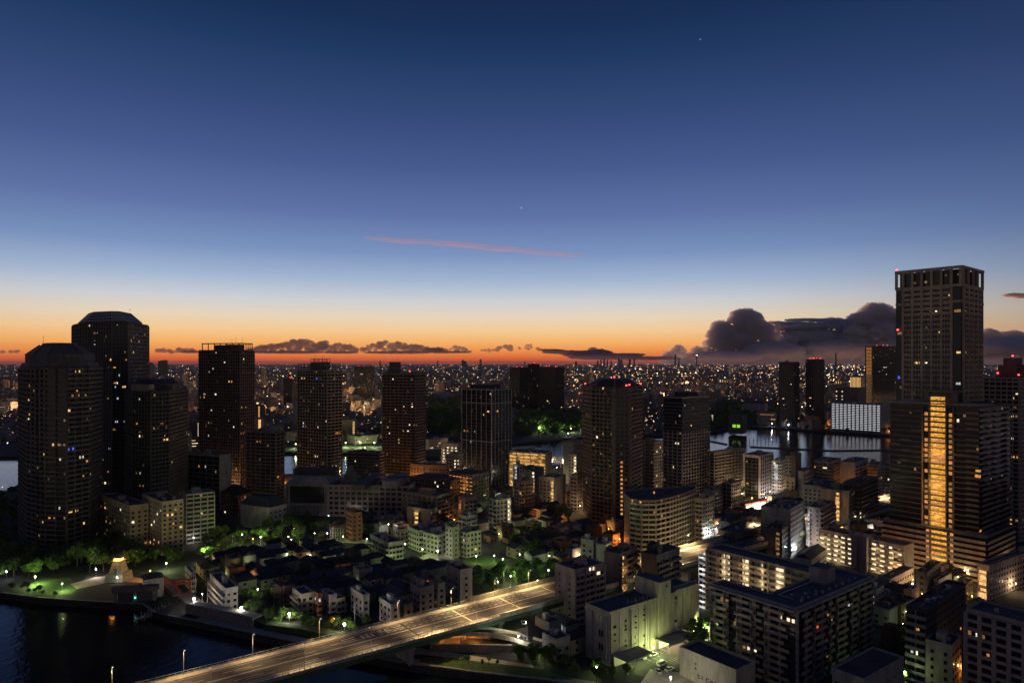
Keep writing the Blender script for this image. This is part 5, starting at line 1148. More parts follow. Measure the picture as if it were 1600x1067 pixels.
def lamps(zone, cat, rows, **k):
    for i, (px, py, zh, c, pw) in enumerate(rows):
        lamp(px, py, zh, c, pw * (4.0 if c == 'green' and ('park' in zone or 'trees' in zone or 'canal' in zone) else 2.2 if 'park' in zone or 'walk' in zone else 1.6), '%s %s' % (ordn(i), zone), **k)
lamps('white walk lamp along the river terrace, counting from the shrine', '', ((303, 936, 5, 'white', 1300), (377, 950, 5, 'white', 1500), (452, 960, 5, 'white', 2200), (538, 976, 5, 'white', 2200)), size=.7)
lamps('park lamp in the dark trees below the low river apartments, from the shore inward', '', ((97, 912, 4, 'flood', 2600), (55, 901, 4.5, 'green', 2600), (150, 889, 4.5, 'white', 1200), (10, 893, 4.5, 'cool', 500), (183, 902, 3.5, 'white', 260)), size=.4)
lamps('greenish park lamp in the trees between the apartments and the dark houses', '', ((260, 880, 4.5, 'green', 1700), (321, 859, 5, 'green', 2000), (363, 849, 5, 'warm', 2000), (407, 839, 5, 'green', 2000), (378, 835, 4, 'green', 700), (455, 843, 4.5, 'green', 800), (376, 862, 4, 'green', 500), (325, 874, 4, 'white', 500)), size=.4)
lamps('orange lamp by the little red bridge, from the lantern tower', '', ((234.5, 892, 6, 'orange', 3600), (253.5, 910, 6, 'orange', 2800)), size=.45)
lamps('lamp by the school street and brick tower house', '', ((511.5, 833, 6, 'cool', 500), (573, 842, 5, 'green', 1400), (607, 819, 11, 'white', 1200), (536, 838, 5, 'green', 900)), size=.35)
lamps('green-white lamp along the little square beside the slim pale tower', '', ((744, 869, 5, 'flood', 2600), (786, 873, 4.5, 'green', 1700), (684, 861, 6, 'white', 1500), (660, 858, 5, 'green', 1300), (633, 850, 5, 'green', 900), (640, 845, 4, 'orange', 700), (772, 868, 4, 'green', 700)), size=.4)
lamps('lamp among the dark low houses of the village', '', ((501, 921, 5, 'green', 500), (522, 966, 5, 'orange', 500), (617, 911, 5, 'orange', 500), (640, 912, 5, 'orange', 500), (485, 867, 4, 'warm', 260), (612, 877, 4, 'green', 600), (566, 901, 4, 'green', 500), (440, 885, 4, 'white', 200), (398, 884, 4, 'white', 150), (640, 882, 4, 'white', 400), (316, 928, 5, 'warm', 700)), size=.28)
lamps('lamp in the orange-tinted houses below the bronze tower', '', ((845, 809, 5, 'orange', 2200), (842, 841, 5, 'warm', 1500), (968, 842, 5, 'orange', 2500), (936, 827, 6, 'orange', 1800), (905, 866, 5, 'warm', 900), (928, 873, 5, 'white', 700), (951, 826, 6, 'orange', 1500), (872, 812, 5, 'orange', 1500), (812, 866, 5, 'green', 900), (858, 868, 5, 'green', 800), (850, 802, 5, 'cool', 500)), size=.35)
lamps('lamp among the trees beside the bridge approach', '', ((798, 900, 5, 'green', 1500), (840, 907, 5, 'green', 1700), (808, 897, 5, 'cool', 300), (778, 909, 12, 'white', 900), (857, 891, 12, 'white', 900), (797, 918, 8, 'white', 500)), size=.3)
lamps('bright lamp at the yellow-green storage block car park', '', ((1106, 980, 5, 'flood', 1800), (1048, 1058, 6, 'white', 2200), (1116, 1044, 4, 'orange', 300), (1142, 1066, 4, 'orange', 300), (981, 1010, 3, 'flood', 500)), size=.3)
lamps('lamp by the houses beside the slip road', '', ((810, 994, 7, 'white', 1300), (868, 975, 5, 'cool', 700), (822, 972, 4, 'green', 700), (843, 1022, 3, 'flood', 700), (932, 1042, 3, 'flood', 500), (893, 1008, 4, 'warm', 600)), size=.3)
lamps('lamp at the foot of the lattice-topped tower or its neighbours', '', ((487, 741, 5, 'orange', 30000), (530, 741, 5, 'orange', 20000), (440, 745, 5, 'orange', 15000), (396, 750, 5, 'orange', 16000), (425, 778, 5, 'orange', 5000), (620, 745, 6, 'warm', 18000), (655, 748, 6, 'warm', 14000), (350, 757, 5, 'orange', 15000), (360, 760, 6, 'warm', 5000), (640, 757, 6, 'orange', 9000)), size=.5)
lamps('lamp on the pavement below the curved apartments', '', ((1000, 874, 8, 'amber', 3500), (1035, 876, 8, 'amber', 4500), (1070, 862, 8, 'amber', 5000), (1095, 850, 8, 'amber', 4000)), size=.35)
lamps('lamp in the street by the petrol station', '', ((1119, 826, 6, 'cool', 5000), (1110, 832, 6, 'cool', 3000), (1136, 799, 7, 'cool', 2500), (1151, 808, 6, 'white', 2500), (1103, 822, 8, 'warm', 3000), (1175, 778, 6, 'orange', 2500), (1189, 772, 7, 'orange', 3000), (1200, 777, 7, 'warm', 2500), (1145, 824, 6, 'warm', 1500), (1160, 771, 6, 'green', 2000)), size=.4)
lamps('lamp between the middle blocks and the elevated road', '', ((1261, 858, 6, 'cool', 2500), (1272, 862, 6, 'cool', 2500), (1366, 826, 6, 'cool', 2200), (1367, 838, 6, 'cool', 1800), (1392, 780, 8, 'white', 5000), (1383, 755, 7, 'green', 3500), (1316, 823, 6, 'orange', 1500), (1426, 912, 5, 'warm', 900), (1586, 878, 8, 'warm', 900), (1423, 922, 4, 'warm', 500), (1414, 1050, 4, 'green', 900), (1508, 1040, 6, 'orange', 1200), (1534, 884, 6, 'warm', 800), (1290, 760, 8, 'orange', 9000), (1345, 775, 8, 'orange', 7000), (1230, 770, 7, 'warm', 4000), (1110, 780, 8, 'warm', 3000), (1180, 790, 8, 'warm', 2500)), size=.4)
lamps('lamp in the crowded blocks behind the green stair block', '', ((778, 815, 6, 'white', 2200), (765, 800, 6, 'warm', 2200), (740, 806, 6, 'white', 1600), (710, 812, 6, 'orange', 1500), (830, 800, 6, 'orange', 3000), (812, 780, 6, 'cool', 2500), (880, 790, 6, 'warm', 2500), (906, 790, 6, 'warm', 2500), (690, 808, 6, 'orange', 2200), (745, 775, 6, 'warm', 3000), (648, 777, 5, 'warm', 1500), (870, 730, 8, 'white', 9000), (840, 724, 8, 'warm', 7000), (700, 745, 6, 'warm', 3500), (660, 752, 6, 'orange', 4000), (860, 778, 6, 'white', 1500)), size=.4)
lamps('pale green lamp on the far canal lawn behind the towers', '', ((540, 692, 6, 'green', 8000), (563, 692, 6, 'green', 8000), (585, 692, 6, 'green', 8000), (462, 694, 6, 'green', 5000), (570, 700, 5, 'green', 3000), (833, 663, 7, 'green', 7000), (843, 668, 7, 'green', 7000), (874, 668, 6, 'green', 7000), (892, 670, 6, 'green', 7000), (888, 677, 5, 'white', 2000), (690, 692, 6, 'warm', 5000), (720, 694, 6, 'warm', 5000), (850, 662, 7, 'white', 4000)), size=.8)
lamps('lamp along the far canal shore by the slab towers', '', ((1253, 636, 8, 'warm', 12000), (1252, 648, 8, 'warm', 12000), (1267, 645, 8, 'warm', 8000), (1291, 645, 8, 'orange', 8000), (1290, 664, 6, 'orange', 6000), (1232, 664, 5, 'cool', 4000), (1206, 662, 5, 'cool', 3000), (1392, 670, 6, 'orange', 6000), (1215, 631, 8, 'orange', 5000), (1170, 640, 8, 'orange', 5000)), size=1.1)
def alley(desc, poly, n, cols, pw, zh=5):
    xs = [p[0] for p in poly]; ys = [p[1] for p in poly]; k = 0; got = []
    while len(got) < n and k < 4000:
        k += 1; x = rnd.uniform(min(xs), max(xs)); y = rnd.uniform(min(ys), max(ys))
        if not inside((x, y), poly): continue
        p = g(x, y)
        if near_foot(p, 1.5) or not on_island(p) or any((p - o).length < 12 for o in got): continue
        got.append(p); lamp(0, 0, zh, rnd.choice(cols), rnd.uniform(.4, 1.5) * pw, desc, world=p, size=.26, group='small lane lamps ' + desc[-24:])
alley('small lamp in the lanes between the mid-distance blocks below the black glass tower', [(640, 770), (900, 750), (905, 850), (760, 862), (640, 850)], 34, ['warm', 'orange', 'white', 'warm', 'green'], 2400)
alley('small lamp in the lanes of the crowded quarter before the canal row', [(1100, 760), (1400, 755), (1400, 830), (1260, 880), (1100, 840)], 34, ['warm', 'orange', 'white', 'warm', 'cool'], 3000)
alley('small lamp in the lanes of the dark low village', [(320, 890), (470, 862), (640, 880), (690, 900), (600, 945), (400, 940)], 22, ['warm', 'green', 'flood', 'flood', 'orange'], 850, 4)
alley('small lamp at the feet of the river towers and the school', [(20, 830), (150, 835), (330, 840), (350, 760), (640, 755), (640, 830), (300, 870), (20, 860)], 20, ['warm', 'green', 'orange', 'white'], 800)
alley('small lamp in the yards behind the courtyard apartments', [(1400, 880), (1520, 900), (1520, 960), (1420, 1060), (1380, 960)], 14, ['warm', 'orange', 'green', 'white'], 700)
alley('small lamp at the foot of the amber stair block', [(1370, 885), (1560, 905), (1600, 930), (1430, 925)], 12, ['warm', 'orange', 'warm'], 2600)
# ================================================================ trees
def make_crown(n, seed, lumps=7, leaf=.72, tall=1.0):
    r = random.Random(seed); q = MB()
    cs = [(Vector((r.uniform(-1.6, 1.6), r.uniform(-1.6, 1.6), r.uniform(3.2, 6.2) * tall)), r.uniform(1.1, 1.9)) for _ in range(lumps + 3)]
    for i in range(n):
        c, rr = r.choice(cs); d = Vector((r.gauss(0, 1), r.gauss(0, 1), r.gauss(0, 1))).normalized() * rr * (r.random() ** .4)
        d.z *= .8; p = c + d
        u = Vector((r.gauss(0, 1), r.gauss(0, 1), r.gauss(0, 1))).normalized(); v = u.cross(Vector((r.gauss(0, 1), r.gauss(0, 1), r.gauss(0, 1)))).normalized()
        s = leaf * r.uniform(.6, 1.25)
        q.add([p - u * s * .5, p + v * s * .32, p + u * s * .5, p - v * s * .32], [(0, 1, 2, 3)])
    t = MB(); t.tube((0, 0, 0), (0.1, 0, 2.4 * tall), .22, .15); 
    for c, rr in cs[:5]: t.tube((0.1, 0, 2.2 * tall), c, .1, .04, 5)
    return q.mesh('crown', [M['leaf']]), t.mesh('trunk', [M['bark']])
PROTO = [make_crown(1150, 11), make_crown(1000, 12, 6), make_crown(1250, 13, 9), make_crown(800, 14, 5, .6, .75), make_crown(1000, 15, 6, .7, 1.35)]
NT = [0]
def tree(x, y, sc, label, group, z=0.0, kind=None):
    c, t = PROTO[rnd.randrange(5) if kind is None else kind]
    r = thing('tree', label, 'tree', (x, y, z), group); r.scale = (sc * rnd.uniform(.9, 1.25), sc * rnd.uniform(.9, 1.25), sc * rnd.uniform(.85, 1.15)); r.rotation_euler = (0, 0, rnd.uniform(0, 6.28))
    link('trunk', t, r); link('crown', c, r); NT[0] += 1
def grove(label, group, poly, n, sc=(.8, 1.4), gap=3.2, z=0.0, foot=2.5):
    xs = [p[0] for p in poly]; ys = [p[1] for p in poly]; got = []; k = 0
    while len(got) < n and k < n * 60:
        k += 1; x = rnd.uniform(min(xs), max(xs)); y = rnd.uniform(min(ys), max(ys))
        if not inside((x, y), poly): continue
        p = g(x, y, z)
        if near_foot(p, foot) or any((p - o).length < gap for o in got) or not (on_island(p) or inside(p, P_far)): continue
        got.append(p); tree(p.x, p.y, rnd.uniform(*sc), label, group, z)
grove('dark leafy tree in the riverside grove before the river tower', 'trees of the riverside grove', [(-10, 850), (150, 855), (270, 866), (300, 880), (200, 893), (150, 893), (60, 903), (-10, 908)], 42, (1.0, 1.7), 5)
grove('tree on the left shore beside the river tower, above the pale canal', 'trees by the pale canal', [(-10, 775), (28, 770), (30, 850), (-10, 850)], 14, (1.0, 1.5), 5)
grove('small tree or tall bush on the lawn edge at the river shore', 'shore trees', [(0, 915), (60, 925), (120, 932), (110, 938), (0, 922)], 9, (.35, .6), 2)
grove('leafy park tree lit by greenish lamps between the apartments and the village', 'trees of the lamp-lit park', [(290, 868), (345, 835), (440, 828), (520, 842), (500, 852), (420, 852), (380, 862), (330, 885)], 32, (.85, 1.35), 4)
grove('dark schoolyard tree in front of the school', 'schoolyard trees', [(425, 818), (520, 815), (620, 818), (620, 835), (560, 840), (440, 835)], 24, (.9, 1.3), 4.5)
grove('bushy tree on the bank behind the river walk lamps', 'trees on the river bank', [(376, 955), (400, 950), (470, 968), (560, 978), (590, 976), (560, 990), (480, 985), (410, 975)], 24, (.55, .95), 2.4, foot=1)
grove('tree beside the bridge parapet and its tall lamp posts', 'trees by the bridge approach', [(740, 905), (790, 893), (866, 888), (866, 903), (800, 920), (745, 934)], 26, (.85, 1.35), 3.8, foot=1.5)
grove('dark tree of the wooded garden below the orange-slot block', 'trees of the wooded garden', [(828, 800), (905, 795), (908, 835), (880, 850), (800, 880), (800, 850)], 22, (1.0, 1.5), 4.5)
grove('dark tree between the river lawn and the storage block', 'trees at the river bend', [(800, 1020), (880, 1035), (980, 1055), (1000, 1066), (930, 1070), (850, 1052), (800, 1034)], 20, (.5, 1.0), 2.5, foot=1)
grove('low clipped shrub row on the river lawn below the underpass', 'lawn shrubs', [(665, 1030), (760, 1034), (800, 1040), (760, 1040), (670, 1034)], 8, (.28, .4), 1.8)
grove('tree by the car park of the yellow-green storage block', 'car park trees', [(1062, 1005), (1112, 985), (1112, 1010), (1075, 1012)], 8, (.7, 1.0), 2.5)
grove('dark garden tree in the lower corner by the small beige block', 'corner garden trees', [(1395, 1020), (1444, 1010), (1440, 1066), (1410, 1066)], 8, (.8, 1.3), 2.5)
grove('dark tree of the school garden behind the L-shaped block', 'garden trees behind the courtyard', [(1382, 930), (1415, 925), (1418, 950), (1390, 955)], 8, (.6, .9), 2.5)
grove('tree in the dark park across the canal, behind the black glass tower', 'park trees across the canal', [(668, 670), (722, 670), (722, 690), (690, 690), (668, 684)], 8, (1.6, 2.4), 9)
grove('tree on the far canal bank, between the black glass tower and the bronze tower', 'far bank trees', [(800, 668), (905, 670), (905, 680), (800, 688)], 16, (1.4, 2.2), 8)
grove('tree on the far canal lawn behind the lattice-topped tower', 'canal lawn trees', [(440, 680), (465, 685), (465, 700), (440, 705), (536, 670), (600, 675), (600, 688), (536, 690)], 14, (1.3, 2.2), 8)
grove('tree along the far shore below the white-grid slab', 'far shore trees', [(1220, 663), (1300, 668), (1400, 676), (1400, 680), (1300, 675), (1220, 667)], 14, (.9, 1.4), 8)
grove('street tree by the petrol station', 'street trees', [(1130, 790), (1158, 770), (1200, 768), (1200, 776), (1160, 780), (1150, 806)], 9, (.8, 1.1), 5)
# ================================================================ dark low houses
def house_proto(wd, dp, h, roof, wall, rm):
    r = link('house', None); q = MB(); q.box(-wd / 2, wd / 2, -dp / 2, dp / 2, 0, h); q.build('wall', M[wall], r)
    q = MB()
    if roof == 'gable':
        q.add([(-wd / 2 - .5, -dp / 2 - .4, h - .1), (wd / 2 + .5, -dp / 2 - .4, h - .1), (wd / 2 + .5, dp / 2 + .4, h - .1), (-wd / 2 - .5, dp / 2 + .4, h - .1), (0, -dp / 2 - .4, h + wd * .26), (0, dp / 2 + .4, h + wd * .26)], [(0, 1, 4), (1, 2, 5, 4), (2, 3, 5), (3, 0, 4, 5), (0, 3, 2, 1)])
        q.build('roof', M[rm], r)
        q = MB(); q.add([(-wd / 2, -dp / 2 - .02, h - .1), (wd / 2, -dp / 2 - .02, h - .1), (0, -dp / 2 - .42, h + wd * .245)], [(0, 1, 2)]); q.build('gable', M[wall], r)
    elif roof == 'hip':
        q.add([(-wd / 2 - .5, -dp / 2 - .5, h - .1), (wd / 2 + .5, -dp / 2 - .5, h - .1), (wd / 2 + .5, dp / 2 + .5, h - .1), (-wd / 2 - .5, dp / 2 + .5, h - .1), (0, -dp * .18, h + wd * .24), (0, dp * .18, h + wd * .24)], [(0, 1, 4), (1, 2, 5, 4), (2, 3, 5), (3, 0, 4, 5), (0, 3, 2, 1)])
        q.build('roof', M[rm], r)
    else:
        q.box(-wd / 2 + .2, wd / 2 - .2, -dp / 2 + .2, dp / 2 - .2, h + .01, h + .12); q.build('roof', M[rm], r)
        q = MB()
        for a in ((-wd / 2, wd / 2, -dp / 2, -dp / 2 + .2), (-wd / 2, wd / 2, dp / 2 - .2, dp / 2), (-wd / 2, -wd / 2 + .2, -dp / 2 + .2, dp / 2 - .2), (wd / 2 - .2, wd / 2, -dp / 2 + .2, dp / 2 - .2)): q.box(*a, h - .1, h + .9)
        q.build('parapet', M[wall], r)
        q = MB(); q.box(-1.2, 1.2, .3, 2.6, h + .12, h + 2.3); q.build('roof_room', M[wall], r)
    for k in range(max(1, int(h / 2.8))):
        for s in (-.26, .26):
            o = link('window', unit(M['glass']), r, (wd * s, -dp / 2 - .01, 1.5 + 2.8 * k)); o.scale = (1.3, .08, 1.1)
        o = link('window', unit(M['glass']), r, (-wd / 2 - .01, dp * .15, 1.5 + 2.8 * k)); o.scale = (.08, 1.4, 1.1)
    return r
HP = [('gabled grey-tiled', house_proto(7.5, 9.5, 5.6, 'gable', 'h2', 'tile')), ('hip-roofed', house_proto(8.5, 9, 5.8, 'hip', 'h3', 'tile')), ('flat-roofed white', house_proto(7, 8.5, 8.2, 'flat', 'h1', 'roof')),
      ('blue-roofed gabled', house_proto(8.5, 10.5, 5.4, 'gable', 'h3', 'tileb')), ('three-storey gabled white', house_proto(6.5, 9, 8.2, 'gable', 'h1', 'tile')), ('brown flat-roofed', house_proto(7.5, 9, 8.0, 'flat', 'h4', 'roof')), ('small gabled brown', house_proto(6.5, 7.5, 5.2, 'gable', 'h4', 'tile'))]
USED = {}
def where(x, y, desc, lands):
    """a place name true of one thing: nearest landmark, which side of it, and its turn outward"""
    d, nm, rel = min((math.hypot(x - lx, y - ly), n, 'behind' if y - ly > abs(x - lx) * .8 else 'in front of' if ly - y > abs(x - lx) * .8 else ('beside the bridge side of' if (x > lx) else 'beside the river-tower side of')) for n, lx, ly, lz in lands)
    return d, desc, nm, rel
def place_all(items, lands, cat, group):
    recs = {}
    for o, x, y, desc in items:
        d, desc, nm, rel = where(x, y, desc, lands); recs.setdefault((desc, nm, rel), []).append((d, o))
    for (desc, nm, rel), v in recs.items():
        v.sort(key=lambda e: e[0])
        for i, (d, o) in enumerate(v):
            lab = ('%s %s the %s' % (desc, rel, nm)) if len(v) == 1 else ('%s, %s outward %s the %s' % (desc, ordn(i), rel, nm))
            rel2 = lab.replace('beside the bridge side of the', 'on the bridge side of the').replace('beside the river-tower side of the', 'on the river-tower side of the')
            tag(o, ' '.join(rel2.split()[:16]), cat, group)
hitems = []; first = [True] * len(HP)
def village(poly, cw, cd, n, weights, drop=.06, ang=37, mg=5.6):
    a = R(ang); du_ = Vector((math.cos(a), math.sin(a))); dv_ = Vector((-math.sin(a), math.cos(a)))
    W = [g(*p) for p in poly]; c0 = sum(W, Vector((0, 0))) / len(W); cnt = 0
    for i in range(-30, 31):
        for j in range(-30, 31):
            p = c0 + du_ * (i * cw + (j % 2) * 1.5) + dv_ * (j * cd + (4 if j % 3 == 0 else 0)) + Vector((rnd.uniform(-.8, .8), rnd.uniform(-.8, .8)))
            if not inside(p, W) or near_foot(p, mg) or rnd.random() < drop or not on_island(p): continue
            k = rnd.choices(range(len(HP)), weights)[0]; desc, pr = HP[k]
            rz = a + rnd.choice([0, 0, math.pi / 2, 0, -math.pi / 2]) + rnd.uniform(-.04, .04); sc = (rnd.uniform(.9, 1.12), rnd.uniform(.9, 1.12), rnd.uniform(.9, 1.15))
            if first[k]: o = pr; o.location = (p.x, p.y, 0); o.rotation_euler = (0, 0, rz); o.scale = sc; first[k] = False
            else: o = dup(pr, (p.x, p.y, 0), rz, scale=sc)
            hitems.append((o, p.x, p.y, desc + ' house')); cnt += 1
            if rnd.random() < .10:
                w_ = link('window', unit(LIT[rnd.choice('ydom')]), o, (rnd.choice([-1, 1]) * 1.8, -(4.6 if k != 6 else 3.9) , 1.6)); w_.scale = (1, 1.0, 1)
    return cnt
hl = [l for l in LAND if l[0] in ('white river villa', 'shrine house', 'beige balcony house', 'narrow brick', 'grey ribbed house', 'roof-room house', 'white parapet house', 'pink house row', 'beige blank block', 'four-storey balcony block', 'slim pale tower', 'brick tower house', 'green three-storey block', 'slim white block', 'orange-balcony block', 'corner apartments', 'sparkling stair block', 'green stair block', 'black balcony block', 'golden stair block', 'small beige block', 'storage block', 'yellow-green storage block', 'road bridge', 'curved apartments')]
village([(306, 900), (345, 880), (400, 866), (470, 858), (520, 858), (575, 866), (640, 892), (690, 890), (700, 905), (640, 915), (640, 945), (590, 950), (500, 948), (440, 946), (378, 935), (310, 928)], 10.5, 12.5, 0, (5, 5, .4, 4, .6, 1.5, 4))
village([(790, 845), (860, 815), (905, 826), (975, 830), (985, 862), (945, 850), (908, 862), (905, 888), (868, 880), (800, 886)], 11, 13, 0, (3, 2, 1.5, 2, 1.5, 3, 3))
village([(808, 984), (862, 964), (908, 1000), (908, 1030), (880, 1032), (835, 1018)], 9.5, 11.5, 0, (2, 1, 1, 1, 1, 0, 3), .1, 37, 4.6)
village([(1372, 945), (1418, 930), (1420, 1030), (1385, 1030)], 9, 10.5, 0, (1, 1, 2, 0, 1, 2, 2), .1, 37, 4.8)
village([(1440, 890), (1530, 900), (1530, 960), (1440, 945)], 9, 10.5, 0, (1, 1, 2, 0, 1, 2, 2), .1, 37, 4.8)
village([(1085, 800), (1400, 790), (1400, 850), (1260, 885), (1100, 850)], 11, 12.5, 0, (1, 1, 3, 1, 2, 3, 1), .15, 37, 5)
village([(640, 775), (905, 770), (905, 800), (800, 845), (640, 850)], 11, 12.5, 0, (1, 1, 3, 1, 2, 3, 1), .15, 37, 5)
village([(566, 812), (640, 815), (640, 843), (575, 846), (520, 850), (525, 840)], 11, 12, 0, (2, 1, 2, 1, 2, 2, 1))
for k, (d_, pr) in enumerate(HP):
    if first[k]:
        for ch in list(pr.children): bpy.data.objects.remove(ch)
        bpy.data.objects.remove(pr)
place_all(hitems, hl, 'house', 'low houses of the village')
# ================================================================ small landmarks by the shore
p = g(185.5, 905)
r = thing('lantern_tower', 'white tapering lantern tower with an orange-lit head by the shore', 'lantern tower', (p.x, p.y, 0))
q = MB(); q.frust([(-5.2, -5.2), (5.2, -5.2), (5.2, 5.2), (-5.2, 5.2)], 0, [(-4.6, -4.6), (4.6, -4.6), (4.6, 4.6), (-4.6, 4.6)], 4.2); q.build('stone_base', M['stone'], r)
q = MB(); q.frust([(-3.6, -3.6), (3.6, -3.6), (3.6, 3.6), (-3.6, 3.6)], 4.2, [(-2.1, -2.1), (2.1, -2.1), (2.1, 2.1), (-2.1, 2.1)], 10.5)
q.build('tapered_wall', M['h1'], r)
q = MB(); q.prism([(-2.7, -2.7), (2.7, -2.7), (2.7, 2.7), (-2.7, 2.7)], 10.5, 10.8); q.build('gallery', M['brown'], r)
q = MB(); q.prism([(-1.7, -1.7), (1.7, -1.7), (1.7, 1.7), (-1.7, 1.7)], 10.8, 12.4); q.build('lamp_room', emi('lantern_orange', (1, .42, .08), 7), r)
q = MB(); q.frust([(-2.8, -2.8), (2.8, -2.8), (2.8, 2.8), (-2.8, 2.8)], 12.4, [(-.2, -.2), (.2, -.2), (.2, .2), (-.2, .2)], 14.6); q.build('roof', M['brown'], r)
q = MB(); q.box(-.8, .8, -3.75, -3.2, 4.25, 6.6); q.build('door', M['dark'], r)
for x, y, z in ((0, -3.4, 11.6), (-3.2, -1, 11.8), (3.2, 1, 11.8), (0, 3.5, 13)):
    L2 = bpy.data.lights.new('lantern_light', 'POINT'); L2.energy = 520; L2.color = (1, .36, .06); L2.shadow_soft_size = .5; link('lantern_light', L2, r, (x, y, z))
p = g(239, 930); r = thing('gate_house', 'white floodgate house with a dark roof at the basin mouth', 'gate house', (p.x, p.y, -1)); r.rotation_euler = (0, 0, R(35))
q = MB(); q.box(-4.5, 4.5, -4, 4, 0, 11); q.build('wall', M['white'], r)
q = MB(); q.frust([(-5, -4.6), (5, -4.6), (5, 4.6), (-5, 4.6)], 11, [(-2, -2), (2, -2), (2, 2), (-2, 2)], 12.6); q.build('roof', M['tile'], r)
for k in range(3):
    o = link('window', unit(M['glass']), r, (-4.5, 0, 3 + 3 * k)); o.scale = (.1, 2, 1.2)
p = g(212, 938); r = thing('flood_gate', 'dark steel floodgate frame over the basin mouth beside the gate house', 'flood gate', (p.x, p.y, WZ)); r.rotation_euler = (0, 0, R(10))
for x in (-9, 0, 9):
    q = MB(); q.box(x - .8, x + .8, -1, 1, 0, 8); q.build('gate_post', M['stone'], r)
q = MB(); q.box(-10.5, 10.5, -2, 2, 8, 10.4); q.build('machine_room', M['dark'], r)
q = MB(); q.box(-8.2, 8.2, -.3, .3, 2, 7.6); q.build('gate_leaf', M['darkm'], r)
o = link('signal_lamp', unit(emi('signal_green', (.1, 1, .75), 7)), r, (0.2, -1.4, 5)); o.scale = (.5, .3, .5)
# red bridge and shrine gate
A = g(228, 902, 1.5); Bq = g(270, 930, 1.5); fr_ = Face(A, Bq)
r = thing('red_bridge', 'small arched bridge with red railings near the shrine gate', 'footbridge', (0, 0, 0))
def arch(u): return 1.2 + 1.6 * (1 - (2 * u - 1) ** 2)
q = MB(); q2 = MB()
for i in range(10):
    u0, u1 = i / 10, (i + 1) / 10
    for (t0, t1, h0, h1, qq) in ((-5, 0, -.4, 0, q), (-.12, .1, 0, 1.1, q2), (-5.1, -4.88, 0, 1.1, q2)):
        P_ = [fr_.p(u0 * fr_.L, t1), fr_.p(u1 * fr_.L, t1), fr_.p(u1 * fr_.L, t0), fr_.p(u0 * fr_.L, t0)]; zz_ = [arch(u0), arch(u1), arch(u1), arch(u0)]
        qq.hexa([(*P_[k], zz_[k] + h0) for k in range(4)] + [(*P_[k], zz_[k] + h1) for k in range(4)])
q.build('deck', M['pave'], r); q2.build('railing_frame', M['red'], r)
p = g(286, 930); r = thing('shrine_gate', 'red wooden shrine gate before the white shrine house', 'shrine gate', (p.x, p.y, 0)); r.rotation_euler = (0, 0, R(30))
for x in (-3, 3):
    q = MB(); q.tube((x * 1.06, 0, 0), (x, 0, 7.6), .42, .36, 10); q.build('pillar', M['red'], r)
q = MB(); q.box(-4.6, 4.6, -.4, .4, 7.6, 8.3); q.build('top_beam', M['red'], r)
q = MB(); q.box(-3.8, 3.8, -.3, .3, 5.9, 6.5); q.build('tie_beam', M['red'], r)
# pier and boats in the basin
A = g(214, 966, -1); Bq = g(268, 948, -1); fz = Face(A, Bq)
r = thing('landing_stage', 'narrow timber landing stage with mooring posts at the basin mouth', 'pier', (0, 0, 0))
q = MB(); q.fbox(fz, 0, fz.L, -2, 0, -1.6, -1.3); q.build('deck', M['pave'], r)
for i in range(6):
    for t_ in (-2.2, .2):
        p = fz.p(i * fz.L / 5, t_); q = MB(); q.tube((*p, -5), (*p, .8), .25, n=8); q.build('mooring_post', M['concrete'], r)
def boat(px, py, L_, rz, label):
    p = g(px, py, WZ); r = thing('moored_boat', label, 'boat', (p.x, p.y, WZ - .3), 'boats in the basin'); r.rotation_euler = (0, 0, rz)
    q = MB(); w_ = L_ * .16
    lo = [(-L_ / 2, -w_ * .7), (L_ * .3, -w_ * .7), (L_ * .46, 0), (L_ * .3, w_ * .7), (-L_ / 2, w_ * .7)]; hi = [(-L_ / 2, -w_), (L_ * .3, -w_), (L_ * .55, 0), (L_ * .3, w_), (-L_ / 2, w_)]
    q.frust(lo, 0, hi, 1.3); q.build('hull', M['white'], r)
    q = MB(); q.frust([(-L_ * .3, -w_ * .7), (L_ * .1, -w_ * .7), (L_ * .1, w_ * .7), (-L_ * .3, w_ * .7)], 1.3, [(-L_ * .3, -w_ * .6), (L_ * .05, -w_ * .6), (L_ * .05, w_ * .6), (-L_ * .3, w_ * .6)], 2.7); q.build('cabin', M['dark'], r)
    return r
boat(178, 944, 9, .4, 'small white boat moored under the dark shore, nearer the lantern tower'); boat(210, 948, 8, .2, 'small white boat moored beside the landing stage posts'); boat(236, 962, 7, .9, 'small white boat tied at the outer end of the landing stage')
# utility poles
def upole(px, py, label):
    p = g(px, py); r = thing('utility_pole', label, 'utility pole', (p.x, p.y, 0), 'utility poles'); q = MB(); q.tube((0, 0, 0), (0, 0, 11), .2, .13, 8); q.build('pole', M['concrete'], r)
    for z in (9.2, 10.2): 
        q = MB(); q.box(-1.2, 1.2, -.07, .07, z, z + .14); q.build('crossarm', M['metal'], r)
    q = MB(); q.tube((.4, .2, 7.6), (.4, .2, 8.6), .28, n=8); q.build('transformer', M['metal'], r); r.rotation_euler = (0, 0, R(37))
for i, (x, y, w_) in enumerate(((428, 946, 'among the dark houses above the first bank trees'), (443, 948, 'second of two among the dark houses above the bank trees'), (554, 980, 'before the tall white roof-room house'), (305, 936, 'between the shrine gate and the white river villa'), (324, 944, 'close to the flood wall next to the white river villa'), (349, 930, 'behind the white river villa'))): upole(x, y, 'grey utility pole ' + w_)
